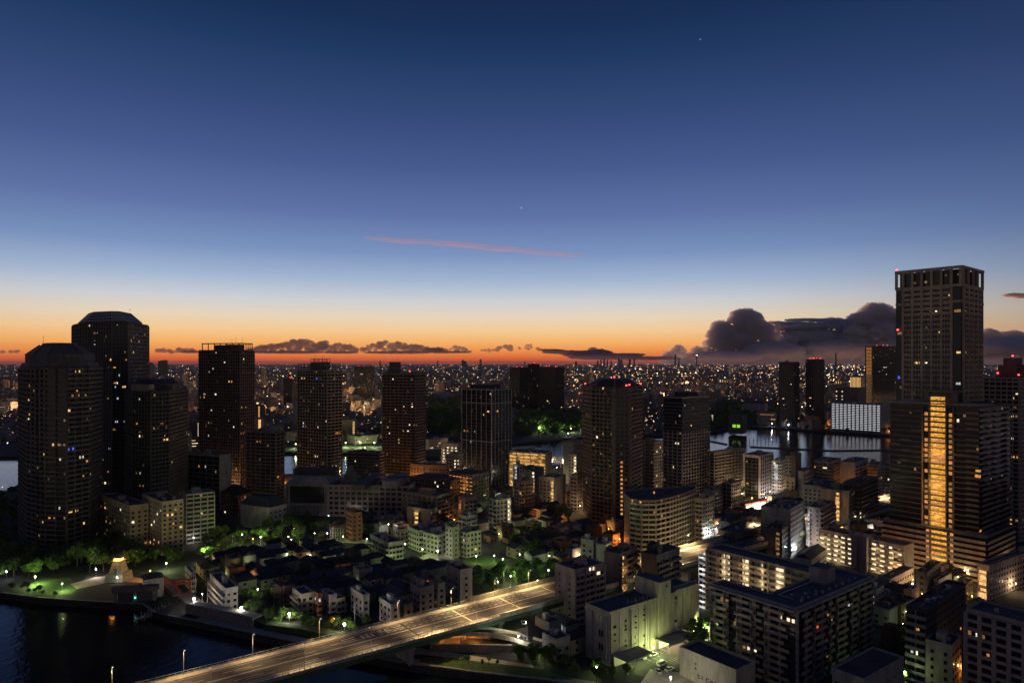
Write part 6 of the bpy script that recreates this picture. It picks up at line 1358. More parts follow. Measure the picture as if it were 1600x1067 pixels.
# net fence of the school court
A = g(516, 846); Bq = g(536, 846); fz = Face(A, Bq); r = thing('net_fence', 'tall see-through net fence frame beside the brick tower house', 'fence', (0, 0, 0))
q = MB()
for i in range(6): q.fbox(fz, i * fz.L / 5 - .08, i * fz.L / 5 + .08, -.08, .08, 0, 9)
for z in (2, 4, 6, 8.9): q.fbox(fz, 0, fz.L, -.05, .05, z, z + .1)
q.build('lattice_frame', M['rail'], r)
# cars
def car(kind):
    r = link('parked_car', None); q = MB(); L_, w_, h_ = (4.3, 1.7, .8) if kind == 'car' else (4.6, 1.8, 1.0)
    q.frust([(-L_ / 2, -w_ / 2), (L_ / 2, -w_ / 2), (L_ / 2, w_ / 2), (-L_ / 2, w_ / 2)], .3, [(-L_ / 2 + .05, -w_ / 2 + .05), (L_ / 2 - .1, -w_ / 2 + .05), (L_ / 2 - .1, w_ / 2 - .05), (-L_ / 2 + .05, w_ / 2 - .05)], .3 + h_ * .7); q.build('body', M['car'], r)
    a, b_ = (-1.5, 1.0) if kind == 'car' else (-2.2, 1.7)
    q = MB(); q.frust([(a, -w_ / 2 + .08), (b_, -w_ / 2 + .08), (b_, w_ / 2 - .08), (a, w_ / 2 - .08)], .3 + h_ * .7, [(a + .35, -w_ / 2 + .22), (b_ - .7, -w_ / 2 + .22), (b_ - .7, w_ / 2 - .22), (a + .35, w_ / 2 - .22)], 1.45 if kind == 'car' else 1.9); q.build('window_band', M['glass'], r)
    q = MB(); q.box(a + .36, b_ - .7, -w_ / 2 + .22, w_ / 2 - .22, 1.45 if kind == 'car' else 1.9, 1.5 if kind == 'car' else 1.96); q.build('roof', M['car'], r)
    for x in (-1.3, 1.35):
        for y in (-w_ / 2 + .1, w_ / 2 - .1): q = MB(); q.tube((x, y - .1, .32), (x, y + .1, .32), .32, n=10); q.build('wheel', M['tyre'], r)
    return r
c1, c2_ = car('car'), car('van'); f1 = f2 = True
for i, (px, py, k, rz, lab) in enumerate(((1021, 1024, 'c', 37, 'green-lit car parked alone under the storage block wall lamps'), (1002, 1028, 'v', -53, 'white van parked next to the open shed'), (1034, 1039, 'v', 37, 'white van in the row by the ramp building, nearer the entrance'), (1046, 1047, 'c', 37, 'white car at the street end of the row by the ramp building'),
        (1074, 1002, 'v', -53, 'pale van parked beyond the entrance canopy'), (1089, 995, 'c', 0, 'car lit green under the corner lamp by the fire stair'), (1028, 1050, 'c', 100, 'dark-windowed car at the car park gate'), (724, 945, 'v', 37, 'white van stopped beside the bridge wall near the beige blank block'), (818, 974, 'c', 100, 'white car in the small lot under the bridge edge'), (866, 962, 'v', 37, 'white van beside the corner apartments'))):
    p = g(px, py)
    if k == 'c': o = c1 if f1 else dup(c1, (0, 0, 0)); f1 = False
    else: o = c2_ if f2 else dup(c2_, (0, 0, 0)); f2 = False
    o.location = (p.x, p.y, .05); o.rotation_euler = (0, 0, R(rz)); tag(o, lab, 'van' if k == 'v' else 'car', 'parked vehicles')
# breakwater and mooring piles in the canal
for i, pts_ in enumerate(([(1108, 688), (1134, 693)], [(1172, 697), (1300, 703), (1420, 702)])):
    strip('breakwater', [g(x, y, -1.5) for x, y in pts_], 3, -4, -1.6, 'dark', ['short dark breakwater reaching out beside the black-headed tower', 'long low dark breakwater across the pale canal'][i], 'breakwater')
for i, (x, y) in enumerate(((1152, 694), (1164, 694), (1171, 692), (1177, 692), (1183, 692), (1189, 691), (1196, 690), (1201, 689), (1207, 688), (1213, 687), (1178, 671), (1190, 673), (1200, 674), (1170, 670), (866, 700), (876, 698), (879, 700), (858, 702))):
    p = g(x, y, WZ); q = MB(); q.tube((0, 0, -3), (0, 0, 7 if i < 14 else 16), .45, n=6); o = q.build('mooring_pile', M['dark'], None, (p.x, p.y, WZ))
    tag(o, 'dark wooden mooring pile standing in the pale canal water', 'mooring pile', 'mooring piles in the canal')
p = g(1150, 696, WZ); r = thing('moored_boat', 'dark square work barge alone on the pale canal', 'barge', (p.x, p.y, WZ)); q = MB(); q.box(-4, 4, -6, 6, -.5, 2); q.build('hull', M['dark'], r); q = MB(); q.box(-3, 3, -3, 3, 2, 4.5); q.build('cabin', M['darkm'], r)

# lamps of the storage block car park, standing off its lit wall
f = STORE.faces[1]
for i, (px, py, t_, pw) in enumerate(((975, 1022, 6, 2400), (1003, 1006, 6, 3000), (1015, 1000, 6, 2600), (1070, 980, 5, 3800), (1084, 975, 5, 3800))):
    r_ = lightpix(STORE, px, py); p = STORE.c + f.p(r_[2], t_)
    lamp(0, 0, 4.6, 'flood', pw, '%s yellow-green flood lamp in front of the lit storage wall, from the shed end' % ordn(i), world=p, size=.32, group='storage wall lamps')
# woods that read as one dark mass
def wood(name, polys, n, sc):
    r = random.Random(9); q = MB()
    for poly in polys:
        xs = [p[0] for p in poly]; ys = [p[1] for p in poly]; k = 0
        while k < n:
            x, y = r.uniform(min(xs), max(xs)), r.uniform(min(ys), max(ys))
            if not inside((x, y), poly): continue
            p = g(x, y); k += 1
            if near_foot(p, 6): continue
            R0 = r.uniform(*sc); zc = R0 * 1.25
            for j in range(34):
                d = Vector((r.gauss(0, 1), r.gauss(0, 1), r.gauss(0, .9))).normalized() * R0 * r.uniform(.55, 1.05); c = Vector((p.x, p.y, zc)) + d
                u = Vector((r.gauss(0, 1), r.gauss(0, 1), r.gauss(0, 1))).normalized(); v = u.cross(Vector((r.gauss(0, 1), r.gauss(0, 1), r.gauss(0, 1)))).normalized(); s_ = R0 * r.uniform(.3, .6)
                q.add([c - u * s_, c + v * s_ * .7, c + u * s_, c - v * s_ * .7], [(0, 1, 2, 3)])
    struct(name, q, M['leaf'], kind='stuff')
wood('park_wood', [[(664, 625), (724, 622), (724, 680), (664, 676)]], 220, (4.5, 8))
wood('canal_wood', [[(798, 645), (908, 650), (908, 672), (798, 682)], [(1108, 640), (1140, 632), (1220, 640), (1220, 660), (1160, 662), (1108, 670)]], 190, (4.5, 8))
wood('riverside_wood', [[(-10, 846), (158, 862), (260, 872), (300, 872), (250, 882), (170, 876), (100, 888), (-10, 890)]], 130, (2.2, 3.6))

r = random.Random(4); q = MB(); W = [(306, 898), (345, 880), (400, 866), (470, 858), (520, 858), (575, 866), (640, 892), (690, 890), (640, 945), (590, 952), (500, 950), (378, 938)]
hp = [Vector((x, y)) for _, x, y, _ in hitems]; k = 0; done = 0
while done < 150 and k < 9000:
    k += 1; x, y = r.uniform(300, 700), r.uniform(855, 952)
    if not inside((x, y), W): continue
    p = g(x, y)
    if near_foot(p, 1.2) or any((p - h_).length < 5.3 for h_ in hp): continue
    done += 1; R0 = r.uniform(.9, 2.0)
    for j in range(46):
        d = Vector((r.gauss(0, 1), r.gauss(0, 1), r.gauss(0, .9))).normalized() * R0 * r.uniform(.5, 1.05); c = Vector((p.x, p.y, R0 * 1.2)) + d
        u = Vector((r.gauss(0, 1), r.gauss(0, 1), r.gauss(0, 1))).normalized(); v = u.cross(Vector((r.gauss(0, 1), r.gauss(0, 1), r.gauss(0, 1)))).normalized(); s_ = R0 * r.uniform(.22, .42)
        q.add([c - u * s_, c + v * s_ * .7, c + u * s_, c - v * s_ * .7], [(0, 1, 2, 3)])
struct('garden_bushes', q, M['leaf'], kind='stuff')
# ================================================================ the city beyond: blocks one by one, then the plain as a mass
def far_proto(w_, d_, h_, wall, kind):
    r = link('city_block', None); q = MB(); q.box(-w_ / 2, w_ / 2, -d_ / 2, d_ / 2, 0, h_)
    n = max(2, int(h_ / 3))
    for k in range(1, n): q.box(-w_ / 2 - .5, w_ / 2 + .5, -d_ / 2 - .9, -d_ / 2 - .01, k * h_ / n - .3, k * h_ / n + .7)
    q.build('wall', M[wall], r)
    q = MB(); q.box(-w_ / 2 + .4, w_ / 2 - .4, -d_ / 2 + .4, d_ / 2 - .4, h_ + .02, h_ + .5); q.build('roof', M['roof'], r)
    q = MB(); q.box(-2.5, 2.5, -2, 3, h_ + .5, h_ + 3.4); q.build('penthouse', M[wall], r)
    rr = random.Random(kind + wall)
    if kind == 'stripes':
        m = max(2, int(w_ / 7))
        for i in range(m):
            o = link('lit_window', unit(LIT[rr.choice('yyow')]), r, (-w_ / 2 + (i + .5) * w_ / m, -d_ / 2 - .95, h_ * .5)); o.scale = (w_ / m * .3, .15, h_ * .86)
    elif kind == 'stair':
        for k in range(n - 1):
            o = link('lit_window', unit(LIT['w' if wall != 'far2' else 'y']), r, (w_ * .3, -d_ / 2 - .95, (k + .6) * h_ / n)); o.scale = (2.4, .15, 1.6)
    elif kind == 'rows':
        for k in range(1, n, 2):
            o = link('lit_window', unit(LIT[rr.choice('dygw')]), r, (rr.uniform(-.1, .1) * w_, -d_ / 2 - .95, (k + .5) * h_ / n)); o.scale = (w_ * rr.uniform(.3, .8), .15, 1.3)
    else:
        for i in range(5):
            o = link('lit_window', unit(LIT[rr.choice('ywdoc')]), r, (rr.uniform(-.42, .42) * w_, -d_ / 2 - .95, (rr.randrange(1, n) + .5) * h_ / n)); o.scale = (rr.uniform(1.5, 3.5), .15, 1.4)
    return r
FP = []
for wall, wn in (('far1', 'grey'), ('far2', 'brown'), ('far3', 'pale')):
    for kind, kn, dims in (('stripes', 'block striped with lit columns', (34, 14, 30)), ('stair', 'block with one lit stair column', (22, 14, 30)), ('rows', 'block with lit window rows', (30, 16, 22)), ('few', 'block with a few lit windows', (24, 16, 26)), ('few', 'tall block with a few lit windows', (16, 15, 48)), ('few', 'low block with scattered lights', (34, 24, 12))):
        FP.append((wn + ' ' + kn, far_proto(*dims, wall, kind), dims, kind))
f0_ = [True] * len(FP); fitems = []
flands = [l for l in LAND if l[0] in ('frame-roofed tower', 'lattice-topped tower', 'red-lamp tower', 'black glass tower', 'domed bronze tower', 'black-headed tower', 'slab tower', 'red-roofed slab tower', 'two-toned tower', 'white-grid slab', 'tallest tower', 'glass-crowned tower', 'far trio', 'rounded tower', 'river tower', 'green boathouse', 'pink tower')]
# bearing from the viewer: the two towers whose gap it is seen through
gaps = sorted((pix(x, y, 0)[0], n) for n, x, y, z in flands)
cnt = 0; tries = 0; occ = []
DARK = [[(664, 612), (725, 612), (725, 700), (664, 700)], [(800, 642), (910, 642), (910, 700), (800, 700)], [(1110, 628), (1225, 628), (1225, 680), (1110, 680)]]
while cnt < 292 and tries < 20000:
    tries += 1
    yb = 592 + 118 * (rnd.random() ** 1.35); px = rnd.uniform(-20, 1620)
    p = g(px, yb)
    if not inside(p, P_far) or any(inside((px, yb), d) for d in DARK): continue
    sh = min((abs(px_ - px), y_) for px_, y_ in far_px)[1]
    k = rnd.choices(range(len(FP)), [2.2 if f[3] == 'stripes' and px > 780 else .7 if f[3] == 'stripes' else 1.2 if f[3] == 'stair' else 1.6 if f[3] == 'rows' else 2.6 for f in FP])[0]
    desc, pr, dims, kind = FP[k]; sc = (rnd.uniform(.7, 1.5), rnd.uniform(.8, 1.3), rnd.uniform(.55, 1.25) * (1 if yb > 610 else 1.2))
    rad = max(dims[0] * sc[0], dims[1]) * .6
    if near_foot(p, rad) or any((p - o[0]).length < rad + o[1] for o in occ) or p.y < 900: continue
    # keep clear of the shore
    if not all(inside((p.x + dx, p.y + dy), P_far) for dx, dy in ((-25, -25), (25, -25), (0, -40))): continue
    occ.append((p, rad)); rz = rnd.choice([-.5, -.2, .1, .35, .6, .64, .64])
    if f0_[k]: o = pr; o.location = (p.x, p.y, 0); o.rotation_euler = (0, 0, rz); o.scale = sc; f0_[k] = False
    else: o = dup(pr, (p.x, p.y, 0), rz, scale=sc)
    fitems.append((o, px, p.y, desc)); cnt += 1
for k, f in enumerate(FP):
    if f0_[k]:
        for ch in list(f[1].children): bpy.data.objects.remove(ch)
        bpy.data.objects.remove(f[1])
rec = {}
for o, px, Y, desc in fitems:
    i = sum(1 for gx, _ in gaps if gx < px)
    nm = ('between the %s and %s' % (gaps[i - 1][1], gaps[i][1])) if 0 < i < len(gaps) else ('beyond the outer edge of the %s' % gaps[0 if i == 0 else -1][1])
    rec.setdefault((desc, nm), []).append((Y, o))
for (desc, nm), v in rec.items():
    v.sort(key=lambda e: e[0])
    for i, (Y, o) in enumerate(v):
        lab = '%s %s%s' % (desc, '' if len(v) == 1 else ordn(i) + ' back ', nm)
        tag(o, ' '.join(lab.split()[:16]), 'building', 'city blocks across the canal')
# the plain
LM = [emi('far_light_amber', (1, .6, .26), 5), emi('far_light_white', (1, .85, .6), 7), emi('far_light_cool', (.8, .92, 1), 5), emi('far_light_orange', (1, .42, .1), 4.5), emi('far_light_red', (1, .05, .04), 4), emi('far_light_dim', (1, .58, .28), 1.6), emi('far_light_green', (.45, 1, .3), 2)]
city = MB(); lt = MB()
def dot(x, y, z, r, m, asp=1.0):
    lt.add([(x - r * asp, y, z), (x, y, z - r), (x + r * asp, y, z), (x, y, z + r), (x, y - r, z)], [(0, 1, 4), (1, 2, 4), (2, 3, 4), (3, 0, 4)], m)
rn = random.Random(5)
def lightpick(px):
    w_ = [5, 1.1, .35, 2.8, .4, 9, .2]
    return rn.choices(range(7), w_)[0]
for i in range(10500):
    u = rn.random(); yb = 568.6 + 62 * u ** 1.9 if i % 3 else 572 + 80 * rn.random()
    px = rn.uniform(-60, 1660); p = g(px, yb)
    if not inside(p, P_far) or any(inside((px, yb), d) for d in DARK) or p.y < 1150: continue
    Y = p.y; w_ = rn.uniform(8, 26) * (1 + Y / 14000); h_ = rn.choice([7, 9, 12, 15, 20, 28]) * rn.uniform(.8, 1.3) * (1 if Y < 9000 else .8); d_ = rn.uniform(8, 18)
    if Y > 2500 and rn.random() < .035: h_ *= rn.uniform(1.8, 3.2); w_ *= .6
    if not any((p - o[0]).length < 22 + o[1] for o in occ[:] if abs(o[0].x - p.x) < 60) and not near_foot(p, 14):
        city.box(p.x - w_ / 2, p.x + w_ / 2, p.y - d_ / 2, p.y + d_ / 2, 0, h_, rn.choices((0, 1, 2), (5, 3, 2))[0])
    if rn.random() < .7:
        for k in range(rn.choice([1, 1, 1, 1, 2])):
            r = Y / F * rn.choice([.22, .26, .3, .36, .45, .65]) * (.62 if Y > 6000 else .8)
            dot(p.x + rn.uniform(-w_, w_) * .6, p.y - d_ / 2 - 1.5, max(h_ * rn.uniform(.15, 1.0), 2.5), r, lightpick(px), rn.choice([1, 1, 1, 1.8]))
# bright bands of the bay side
for i in range(520):
    px = rn.choice([rn.gauss(1330, 60), rn.uniform(1060, 1400), rn.uniform(800, 1400), rn.gauss(1000, 60)]); y = rn.choice([rn.gauss(573, 3), rn.gauss(586, 3.5), rn.gauss(592, 8)])
    y = max(569.5, y); p = g(px, y)
    if p.y < 1150: continue
    dot(p.x, p.y, 12, p.y / F * rn.choice([.35, .5, .65]), rn.choices((0, 1, 2, 3, 5), (3, 1.2, .5, 2, 3))[0], rn.choice([1, 1.6]))
for i in range(2300):
    px = rn.uniform(-40, 1640); y = rn.uniform(592, 700) if i % 2 else rn.uniform(585, 640); p = g(px, y)
    if not inside(p, P_far) or any(inside((px, y), d) for d in DARK) or near_foot(p, 4): continue
    for k_ in range(rn.choice([1, 1, 1, 2, 4])):
        dot(p.x + k_ * 11, p.y + rn.uniform(-3, 3), rn.uniform(3, 16), p.y / F * rn.choice([.22, .28, .35, .45, .6]), rn.choices(range(7), [5, 1.6, .7, 3, .3, 8, .6])[0], rn.choice([1, 1, 1.6]))
for i in range(3400):
    px = rn.uniform(-60, 1660); y = rn.uniform(596, 690); p = g(px, y)
    if not inside(p, P_far) or p.y < 960 or any(inside((px, y), d) for d in DARK) or near_foot(p, 13): continue
    if any((p - o[0]).length < 16 + o[1] for o in occ if abs(o[0].x - p.x) < 60) or not inside((p.x, p.y - 30), P_far): continue
    w_ = rn.uniform(7, 20); d_ = rn.uniform(7, 16); h_ = rn.choice([6, 7, 9, 10, 13, 17]) * rn.uniform(.85, 1.2)
    city.box(p.x - w_ / 2, p.x + w_ / 2, p.y - d_ / 2, p.y + d_ / 2, 0, h_, rn.choices((0, 1, 2), (5, 4, 2))[0]); city.box(p.x - 1.5, p.x + 2, p.y - 1, p.y + 3, h_, h_ + 2.4, 0)
    if rn.random() < .45: dot(p.x + rn.uniform(-.4, .4) * w_, p.y - d_ / 2 - .8, rn.uniform(2, h_), p.y / F * rn.choice([.24, .3, .4]), rn.choices(range(7), [5, 1.5, .6, 3, .2, 7, .4])[0], rn.choice([1, 1.5]))
struct('city_plain', city, [M['far1'], M['far2'], M['far3']], kind='stuff')
far_lamps = struct('city_lights', lt, LM, kind='stuff')
for i in range(80):  # added fill lights without fixtures, to warm the far blocks
    px = rn.uniform(-20, 1620); y = 599 + 54 * rn.random(); p = g(px, y)
    if not inside(p, P_far) or p.y < 1000 or near_foot(p, 12) or any(inside((px, y), d) for d in DARK): continue
    L2 = bpy.data.lights.new('city_fill_light', 'POINT'); L2.energy = rn.uniform(25000, 90000) * (p.y / 1500); L2.color = rn.choice([(1, .6, .28), (1, .5, .18), (1, .72, .42)]); L2.shadow_soft_size = 1.2
    link('city_fill_light', L2, far_lamps, (p.x, p.y, rn.uniform(18, 30)))
# chimneys and the distant skyline
def chimney(px, yb, yt, wpx, label, lit=False, nm='chimney'):
    p = g(px, yb); h_ = (yb - yt) * p.y / F; r_ = wpx * p.y / F / 2
    r = thing(nm, label, 'chimney', (p.x, p.y, 0)); q = MB(); q.tube((0, 0, 0), (0, 0, h_), r_ * 1.1, r_ * .85, 10); q.build('shaft', M['dark'], r)
    q = MB(); q.tube((0, 0, h_ * .97), (0, 0, h_ * 1.01), r_ * .98, n=10); q.build('rim', M['grey'], r)
    if lit: q = MB(); q.tube((0, 0, h_ * 1.01), (0, 0, h_ * 1.03), r_ * .8, n=8); q.build('lamp', LAMP['white'][0], r)
chimney(1055, 573, 554, 2.6, 'dark far chimney before the smallest cloud bump'); chimney(1061, 573, 561, 2.2, 'shorter far chimney or mast standing next to the taller one')
chimney(1088.5, 573, 555, 2.0, 'far white-lit tower mast between the two cloud bumps', True); chimney(1306, 585, 552, 2.4, 'slim dark chimney rising alone before the wide cloud bank')
sk = ((934, 563, 2.2), (939, 561, 2.0), (944, 560, 2.4), (949, 562, 2), (955, 563, 2), (967, 560, 3), (971, 562, 3.5), (984, 561, 3), (991, 560, 2), (900, 564, 3), (723, 562, 3.4), (726, 564, 6), (751, 561, 3), (684, 563, 1.8), (594, 564, 2.2), (820, 564, 2))
for i, (px, yt, w_) in enumerate(sk):
    p = g(px, 574); h_ = (574 - yt) * p.y / F; ww = w_ * p.y / F / 2
    r = thing('far_tower', '%s tiny tower silhouette on the horizon, counting from the %s' % (ordn(i), 'cluster beyond the domed bronze tower'), 'tower', (p.x, p.y, 0), 'horizon towers')
    q = MB(); q.prism([(-ww, -ww), (ww, -ww), (ww, ww), (-ww, ww)], 0, h_ * .9); q.prism([(-ww * .7, -ww * .7), (ww * .7, -ww * .7), (ww * .7, ww * .7), (-ww * .7, ww * .7)], h_ * .9, h_); q.build('wall', M['dark'], r)
# ================================================================ clouds and the two planets
cm = bpy.data.materials.new('cloud_vapour'); cm.use_nodes = True; nt = cm.node_tree; N = nt.nodes; N.remove(N['Principled BSDF'])
pv = N.new('ShaderNodeVolumePrincipled'); pv.inputs['Color'].default_value = (.995, .985, .995, 1); pv.inputs['Density'].default_value = .0042; pv.inputs['Anisotropy'].default_value = .2
nt.links.new(pv.outputs[0], N['Material Output'].inputs['Volume'])
def cloud(label, puffs, Y, voxel, seed, m, disp=.5, group='clouds on the horizon', freq=1.0):
    """puffs: (px, py, rx_px, ry_px) in the photograph at distance Y"""
    k = Y / F; r = random.Random(seed)
    me = bpy.data.meshes.new('cloud'); import bmesh
    bm = bmesh.new()
    for px, py, rx, ry in puffs:
        n0 = len(bm.verts); bmesh.ops.create_icosphere(bm, subdivisions=3, radius=1)
        bm.verts.ensure_lookup_table(); c = Vector(((px - CX) * k, Y + r.uniform(-.3, .3) * rx * k, H - (py - HY) * k))
        for v in bm.verts[n0:]: v.co = c + Vector((v.co.x * rx * k, v.co.y * max(rx, ry) * .9 * k, v.co.z * ry * k))
    bm.to_mesh(me); bm.free()
    o = link('cloud', me); md = o.modifiers.new('r', 'REMESH'); md.mode = 'VOXEL'; md.voxel_size = voxel * k
    dg = bpy.context.evaluated_depsgraph_get(); me2 = bpy.data.meshes.new_from_object(o.evaluated_get(dg)); o.modifiers.clear(); o.data = me2
    me2.materials.clear(); me2.materials.append(m)
    nrm_ = [Vector(v.normal) for v in me2.vertices]
    for v, nn in zip(me2.vertices, nrm_):
        q = v.co / k * .09 * freq; d = noise.fractal(q, .9, 2.1, 4) + .6 * (1 - abs(noise.noise(q * 2.3)) * 2) * .5
        v.co += nn * (max(d, -.3) + .55 * noise.fractal(q * 3.2, .8, 2.2, 4)) * disp * k * 2.4
    o['label'] = label; o['category'] = 'cloud'; o['group'] = group; return o
YC = 62000
cm2 = cm.copy(); cm2.name = 'low_cloud_vapour'
for n_ in cm2.node_tree.nodes:
    if n_.type == 'PRINCIPLED_VOLUME': n_.inputs['Color'].default_value = (.7, .63, .66, 1); n_.inputs['Anisotropy'].default_value = 0
rc = random.Random(3)
def bank(x0, x1, base, top, n, rmin=2, rmax=5, flat=.55):
    out = []
    for i in range(n):
        px = rc.uniform(x0, x1); u = (px - x0) / (x1 - x0); t_ = top(u); k_ = rc.uniform(rmin, rmax) * 1.25; ry = max(k_ * max(flat, .75), 2.0); hi = max(base - t_ - ry, .3)
        out.append((px, base - ry - rc.random() ** .55 * hi, k_ * 1.25, ry))
    return out
def prof(pts):
    def f(u):
        for (a, b), (c, d) in zip(pts, pts[1:]):
            if a <= u <= c: return b + (d - b) * (u - a) / (c - a)
        return pts[-1][1]
    return f
b1 = bank(390, 512, 552, prof([(0, 547), (.2, 541), (.45, 537), (.6, 531), (.75, 531), (.85, 539), (1, 534)]), 120, 1.8, 4.6) + [(450, 550.5, 58, 1.5)]
cloud('long dark cumulus with the highest hump, over the frame-roofed tower side of the skyline', b1, YC, .45, 1, cm2, .55, freq=2.0)
b1 = bank(500, 562, 552, prof([(0, 545), (.5, 537), (.7, 540), (1, 547)]), 56, 1.5, 4) + [(530, 550.5, 28, 1.4)]
cloud('smaller dark cumulus in the middle of the low cloud row', b1, YC * 1.02, .45, 2, cm2, .55, freq=2.0)
b1 = bank(564, 690, 552, prof([(0, 545), (.25, 533), (.4, 535), (.5, 536), (.6, 541), (.7, 539), (.8, 545), (1, 548)]), 110, 1.7, 4.4) + [(620, 550.5, 54, 1.4)]
cloud('long ragged dark cumulus above the red-lamp tower', b1, YC, .45, 3, cm2, .55, freq=2.0)
b1 = bank(665, 735, 552, prof([(0, 546), (.4, 543), (.75, 540), (1, 549)]), 36, 1.2, 2.8, .5) + [(700, 550, 34, 1.4)]
cloud('thin ragged cloud tail reaching towards the black glass tower', b1, YC * 1.01, .6, 4, cm2, .35)
b1 = bank(752, 800, 551, prof([(0, 547), (.5, 545), (.85, 538), (1, 543)]), 24, 1.4, 3, .6) + bank(810, 845, 549, prof([(0, 543), (.5, 538), (1, 545)]), 16, 1, 2.2, .6)
cloud('small broken cloud puffs above the far trio', b1, YC, .6, 5, cm2, .35)
b1 = [(880, 550, 34, 2.5), (915, 553, 38, 5), (935, 551, 22, 5.5), (945, 558, 60, 4), (1000, 560, 60, 2.5), (860, 547, 22, 1.4), (970, 554, 40, 1.6)] + bank(900, 960, 560, prof([(0, 554), (.6, 543), (1, 556)]), 18, 2, 5, .4)
cloud('smooth flat dark cloud lens low over the domed bronze tower', b1, YC, .7, 6, cm2, .5, freq=1.4)
b1 = bank(242, 312, 553, prof([(0, 548), (.2, 545), (.4, 550), (.55, 545), (.8, 544), (1, 550)]), 34, 1.6, 3.4, .55) + [(300, 550, 16, 2)]
cloud('small dark cloud scraps between the glass-crowned and frame-roofed towers', b1, YC, .6, 7, cm2, .35)
b1 = bank(-20, 32, 553, prof([(0, 549), (.6, 549), (1, 548)]), 12, 1.6, 3.6, .4)
cloud('thin dark cloud sliver beside the river tower', b1, YC, .6, 8, cm2, .3)
# the great bank
big = bank(1040, 1076, 566, prof([(0, 560), (.35, 545), (.6, 540), (.8, 548), (1, 560)]), 40, 3, 6, .8) + bank(1080, 1130, 566, prof([(0, 556), (.4, 536), (.6, 535), (.8, 548), (1, 546)]), 50, 3, 7, .8)
big += bank(1115, 1205, 566, prof([(0, 545), (.05, 518), (.15, 510), (.3, 515), (.42, 489), (.65, 489), (.75, 500), (.9, 512), (1, 545)]), 170, 5, 12, .8)
big += [(1150, 530, 30, 16), (1165, 512, 22, 18), (1160, 493, 20, 4), (1172, 490, 14, 2.4), (1200, 550, 55, 16), (1130, 558, 60, 9), (1120, 531, 16, 2), (1140, 515, 18, 10)]
big += bank(1185, 1245, 560, prof([(0, 505), (.3, 520), (.5, 530), (.75, 524), (1, 540)]), 40, 4, 9, .7)
cloud('towering dark cumulus with a flat frayed head, left end of the great cloud bank', big, YC, .8, 9, cm, 1.2, freq=1.3)
big = [(1270, 530, 70, 20), (1300, 545, 90, 20), (1260, 512, 58, 7), (1300, 514, 50, 8), (1330, 525, 40, 20), (1240, 506, 36, 3), (1215, 504, 18, 2), (1350, 552, 60, 14), (1250, 556, 70, 10), (1228, 514, 26, 6)] + bank(1220, 1400, 566, prof([(0, 540), (.15, 520), (.5, 508), (1, 505)]), 70, 8, 16, .6)
big += [(1100, 565, 70, 5), (1180, 565, 80, 6), (1260, 565, 80, 7), (1340, 565, 80, 7)]
cloud('broad flat-topped grey cloud deck in the middle of the great cloud bank', big, YC * 1.04, .9, 10, cm, .8, freq=1.2)
big = bank(1330, 1420, 566, prof([(0, 510), (.15, 495), (.25, 484), (.5, 484), (.7, 489), (1, 505)]), 150, 6, 12, .85) + [(1370, 520, 34, 28), (1390, 540, 40, 25), (1362, 494, 18, 9)]
cloud('billowing cumulus head next to the tallest tower, highest of the bank', big, YC * .98, .8, 11, cm, 1.2, freq=1.3)
big = bank(1520, 1620, 566, prof([(0, 520), (.35, 514), (.6, 522), (.8, 526), (1, 530)]), 90, 4, 10, .8) + [(1570, 545, 60, 18), (1560, 563, 70, 7)]
cloud('dark cumulus bank behind the tallest tower at the far side', big, YC, 1.1, 12, cm, .8)
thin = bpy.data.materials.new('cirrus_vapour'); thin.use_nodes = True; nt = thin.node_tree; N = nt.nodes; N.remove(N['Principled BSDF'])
pv2 = N.new('ShaderNodeVolumePrincipled'); pv2.inputs['Color'].default_value = (1, .8, .76, 1); pv2.inputs['Density'].default_value = .00022; pv2.inputs['Anisotropy'].default_value = .3; nt.links.new(pv2.outputs[0], N['Material Output'].inputs['Volume'])  # rosy sunlight is put into the vapour colour
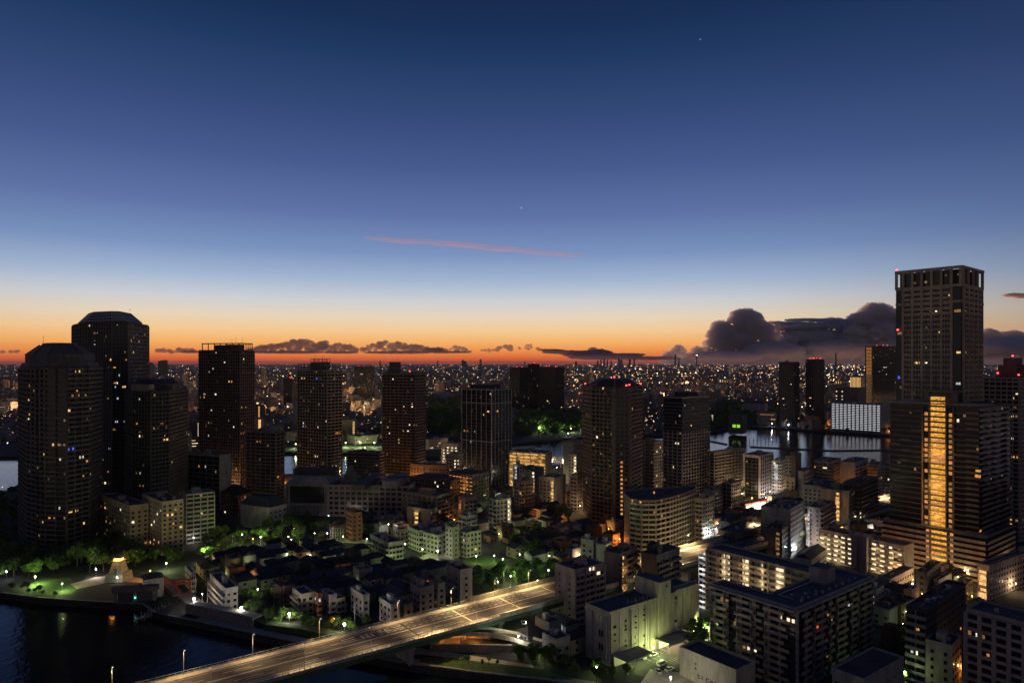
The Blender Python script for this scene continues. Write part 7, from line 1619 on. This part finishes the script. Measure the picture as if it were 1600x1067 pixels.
st_ = [(590 + 310 * i / 24, 372.5 + 26 * (i / 24) + 1.0 * math.sin(i * .5) * (1 - i / 30), 24, 1.9 * math.sin(math.pi * (i + 1.6) / 27) + .6) for i in range(25)]
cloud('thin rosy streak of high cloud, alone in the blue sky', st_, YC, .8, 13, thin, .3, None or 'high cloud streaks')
st_ = [(1250, 500, 26, 2), (1290, 500, 30, 2.4), (1585, 461, 16, 3), (1600, 462, 14, 4)]
cloud('faint dark wisps scattered above the great cloud bank', st_, YC, .6, 14, cm, .3, 'high cloud streaks')
# the sun, still under the horizon: it only reaches the high clouds
sun = bpy.data.lights.new('sun', 'SUN'); sun.energy = 2.4; sun.angle = R(.53); sun.color = (1, .5, .3)
so = link('sun', sun, None, (0, 0, 400)); dsun = Vector((-math.sin(az), -math.cos(az), math.tan(R(1.6)))); so.rotation_euler = dsun.to_track_quat('-Z', 'Y').to_euler()
# the air over the plain
hz = MB(); hz.box(-69900, 69900, -300, 59500, -9, 205)
hm = bpy.data.materials.new('evening_air'); hm.use_nodes = True; nt = hm.node_tree; N = nt.nodes; N.remove(N['Principled BSDF'])
hv = N.new('ShaderNodeVolumePrincipled'); hv.inputs['Color'].default_value = (.9, .88, .9, 1); hv.inputs['Density'].default_value = .000018; hv.inputs['Anisotropy'].default_value = .2
nt.links.new(hv.outputs[0], N['Material Output'].inputs['Volume'])
struct('haze', hz, hm, kind='stuff')
pl = emi('planet_white', (.9, .95, 1), 1.6)
for px, py, r_, lab in ((814.5, 325, .72, 'bright white planet low above the rosy cloud streak'), (1094, 62, .55, 'faint white star high in the dark blue sky')):
    Y = 90000; k = Y / F; q = MB(); q.frust([(-r_ * k, 0), (0, -r_ * k), (r_ * k, 0), (0, r_ * k)], -.01 * k, [(-r_ * k, 0), (0, -r_ * k), (r_ * k, 0), (0, r_ * k)], .01 * k)
    import bmesh
    bm = bmesh.new(); bmesh.ops.create_icosphere(bm, subdivisions=1, radius=r_ * k); me = bpy.data.meshes.new('star'); bm.to_mesh(me); bm.free(); me.materials.append(pl)
    o = link('star', me, None, ((px - CX) * k, Y, H - (py - HY) * k)); tag(o, lab, 'star')
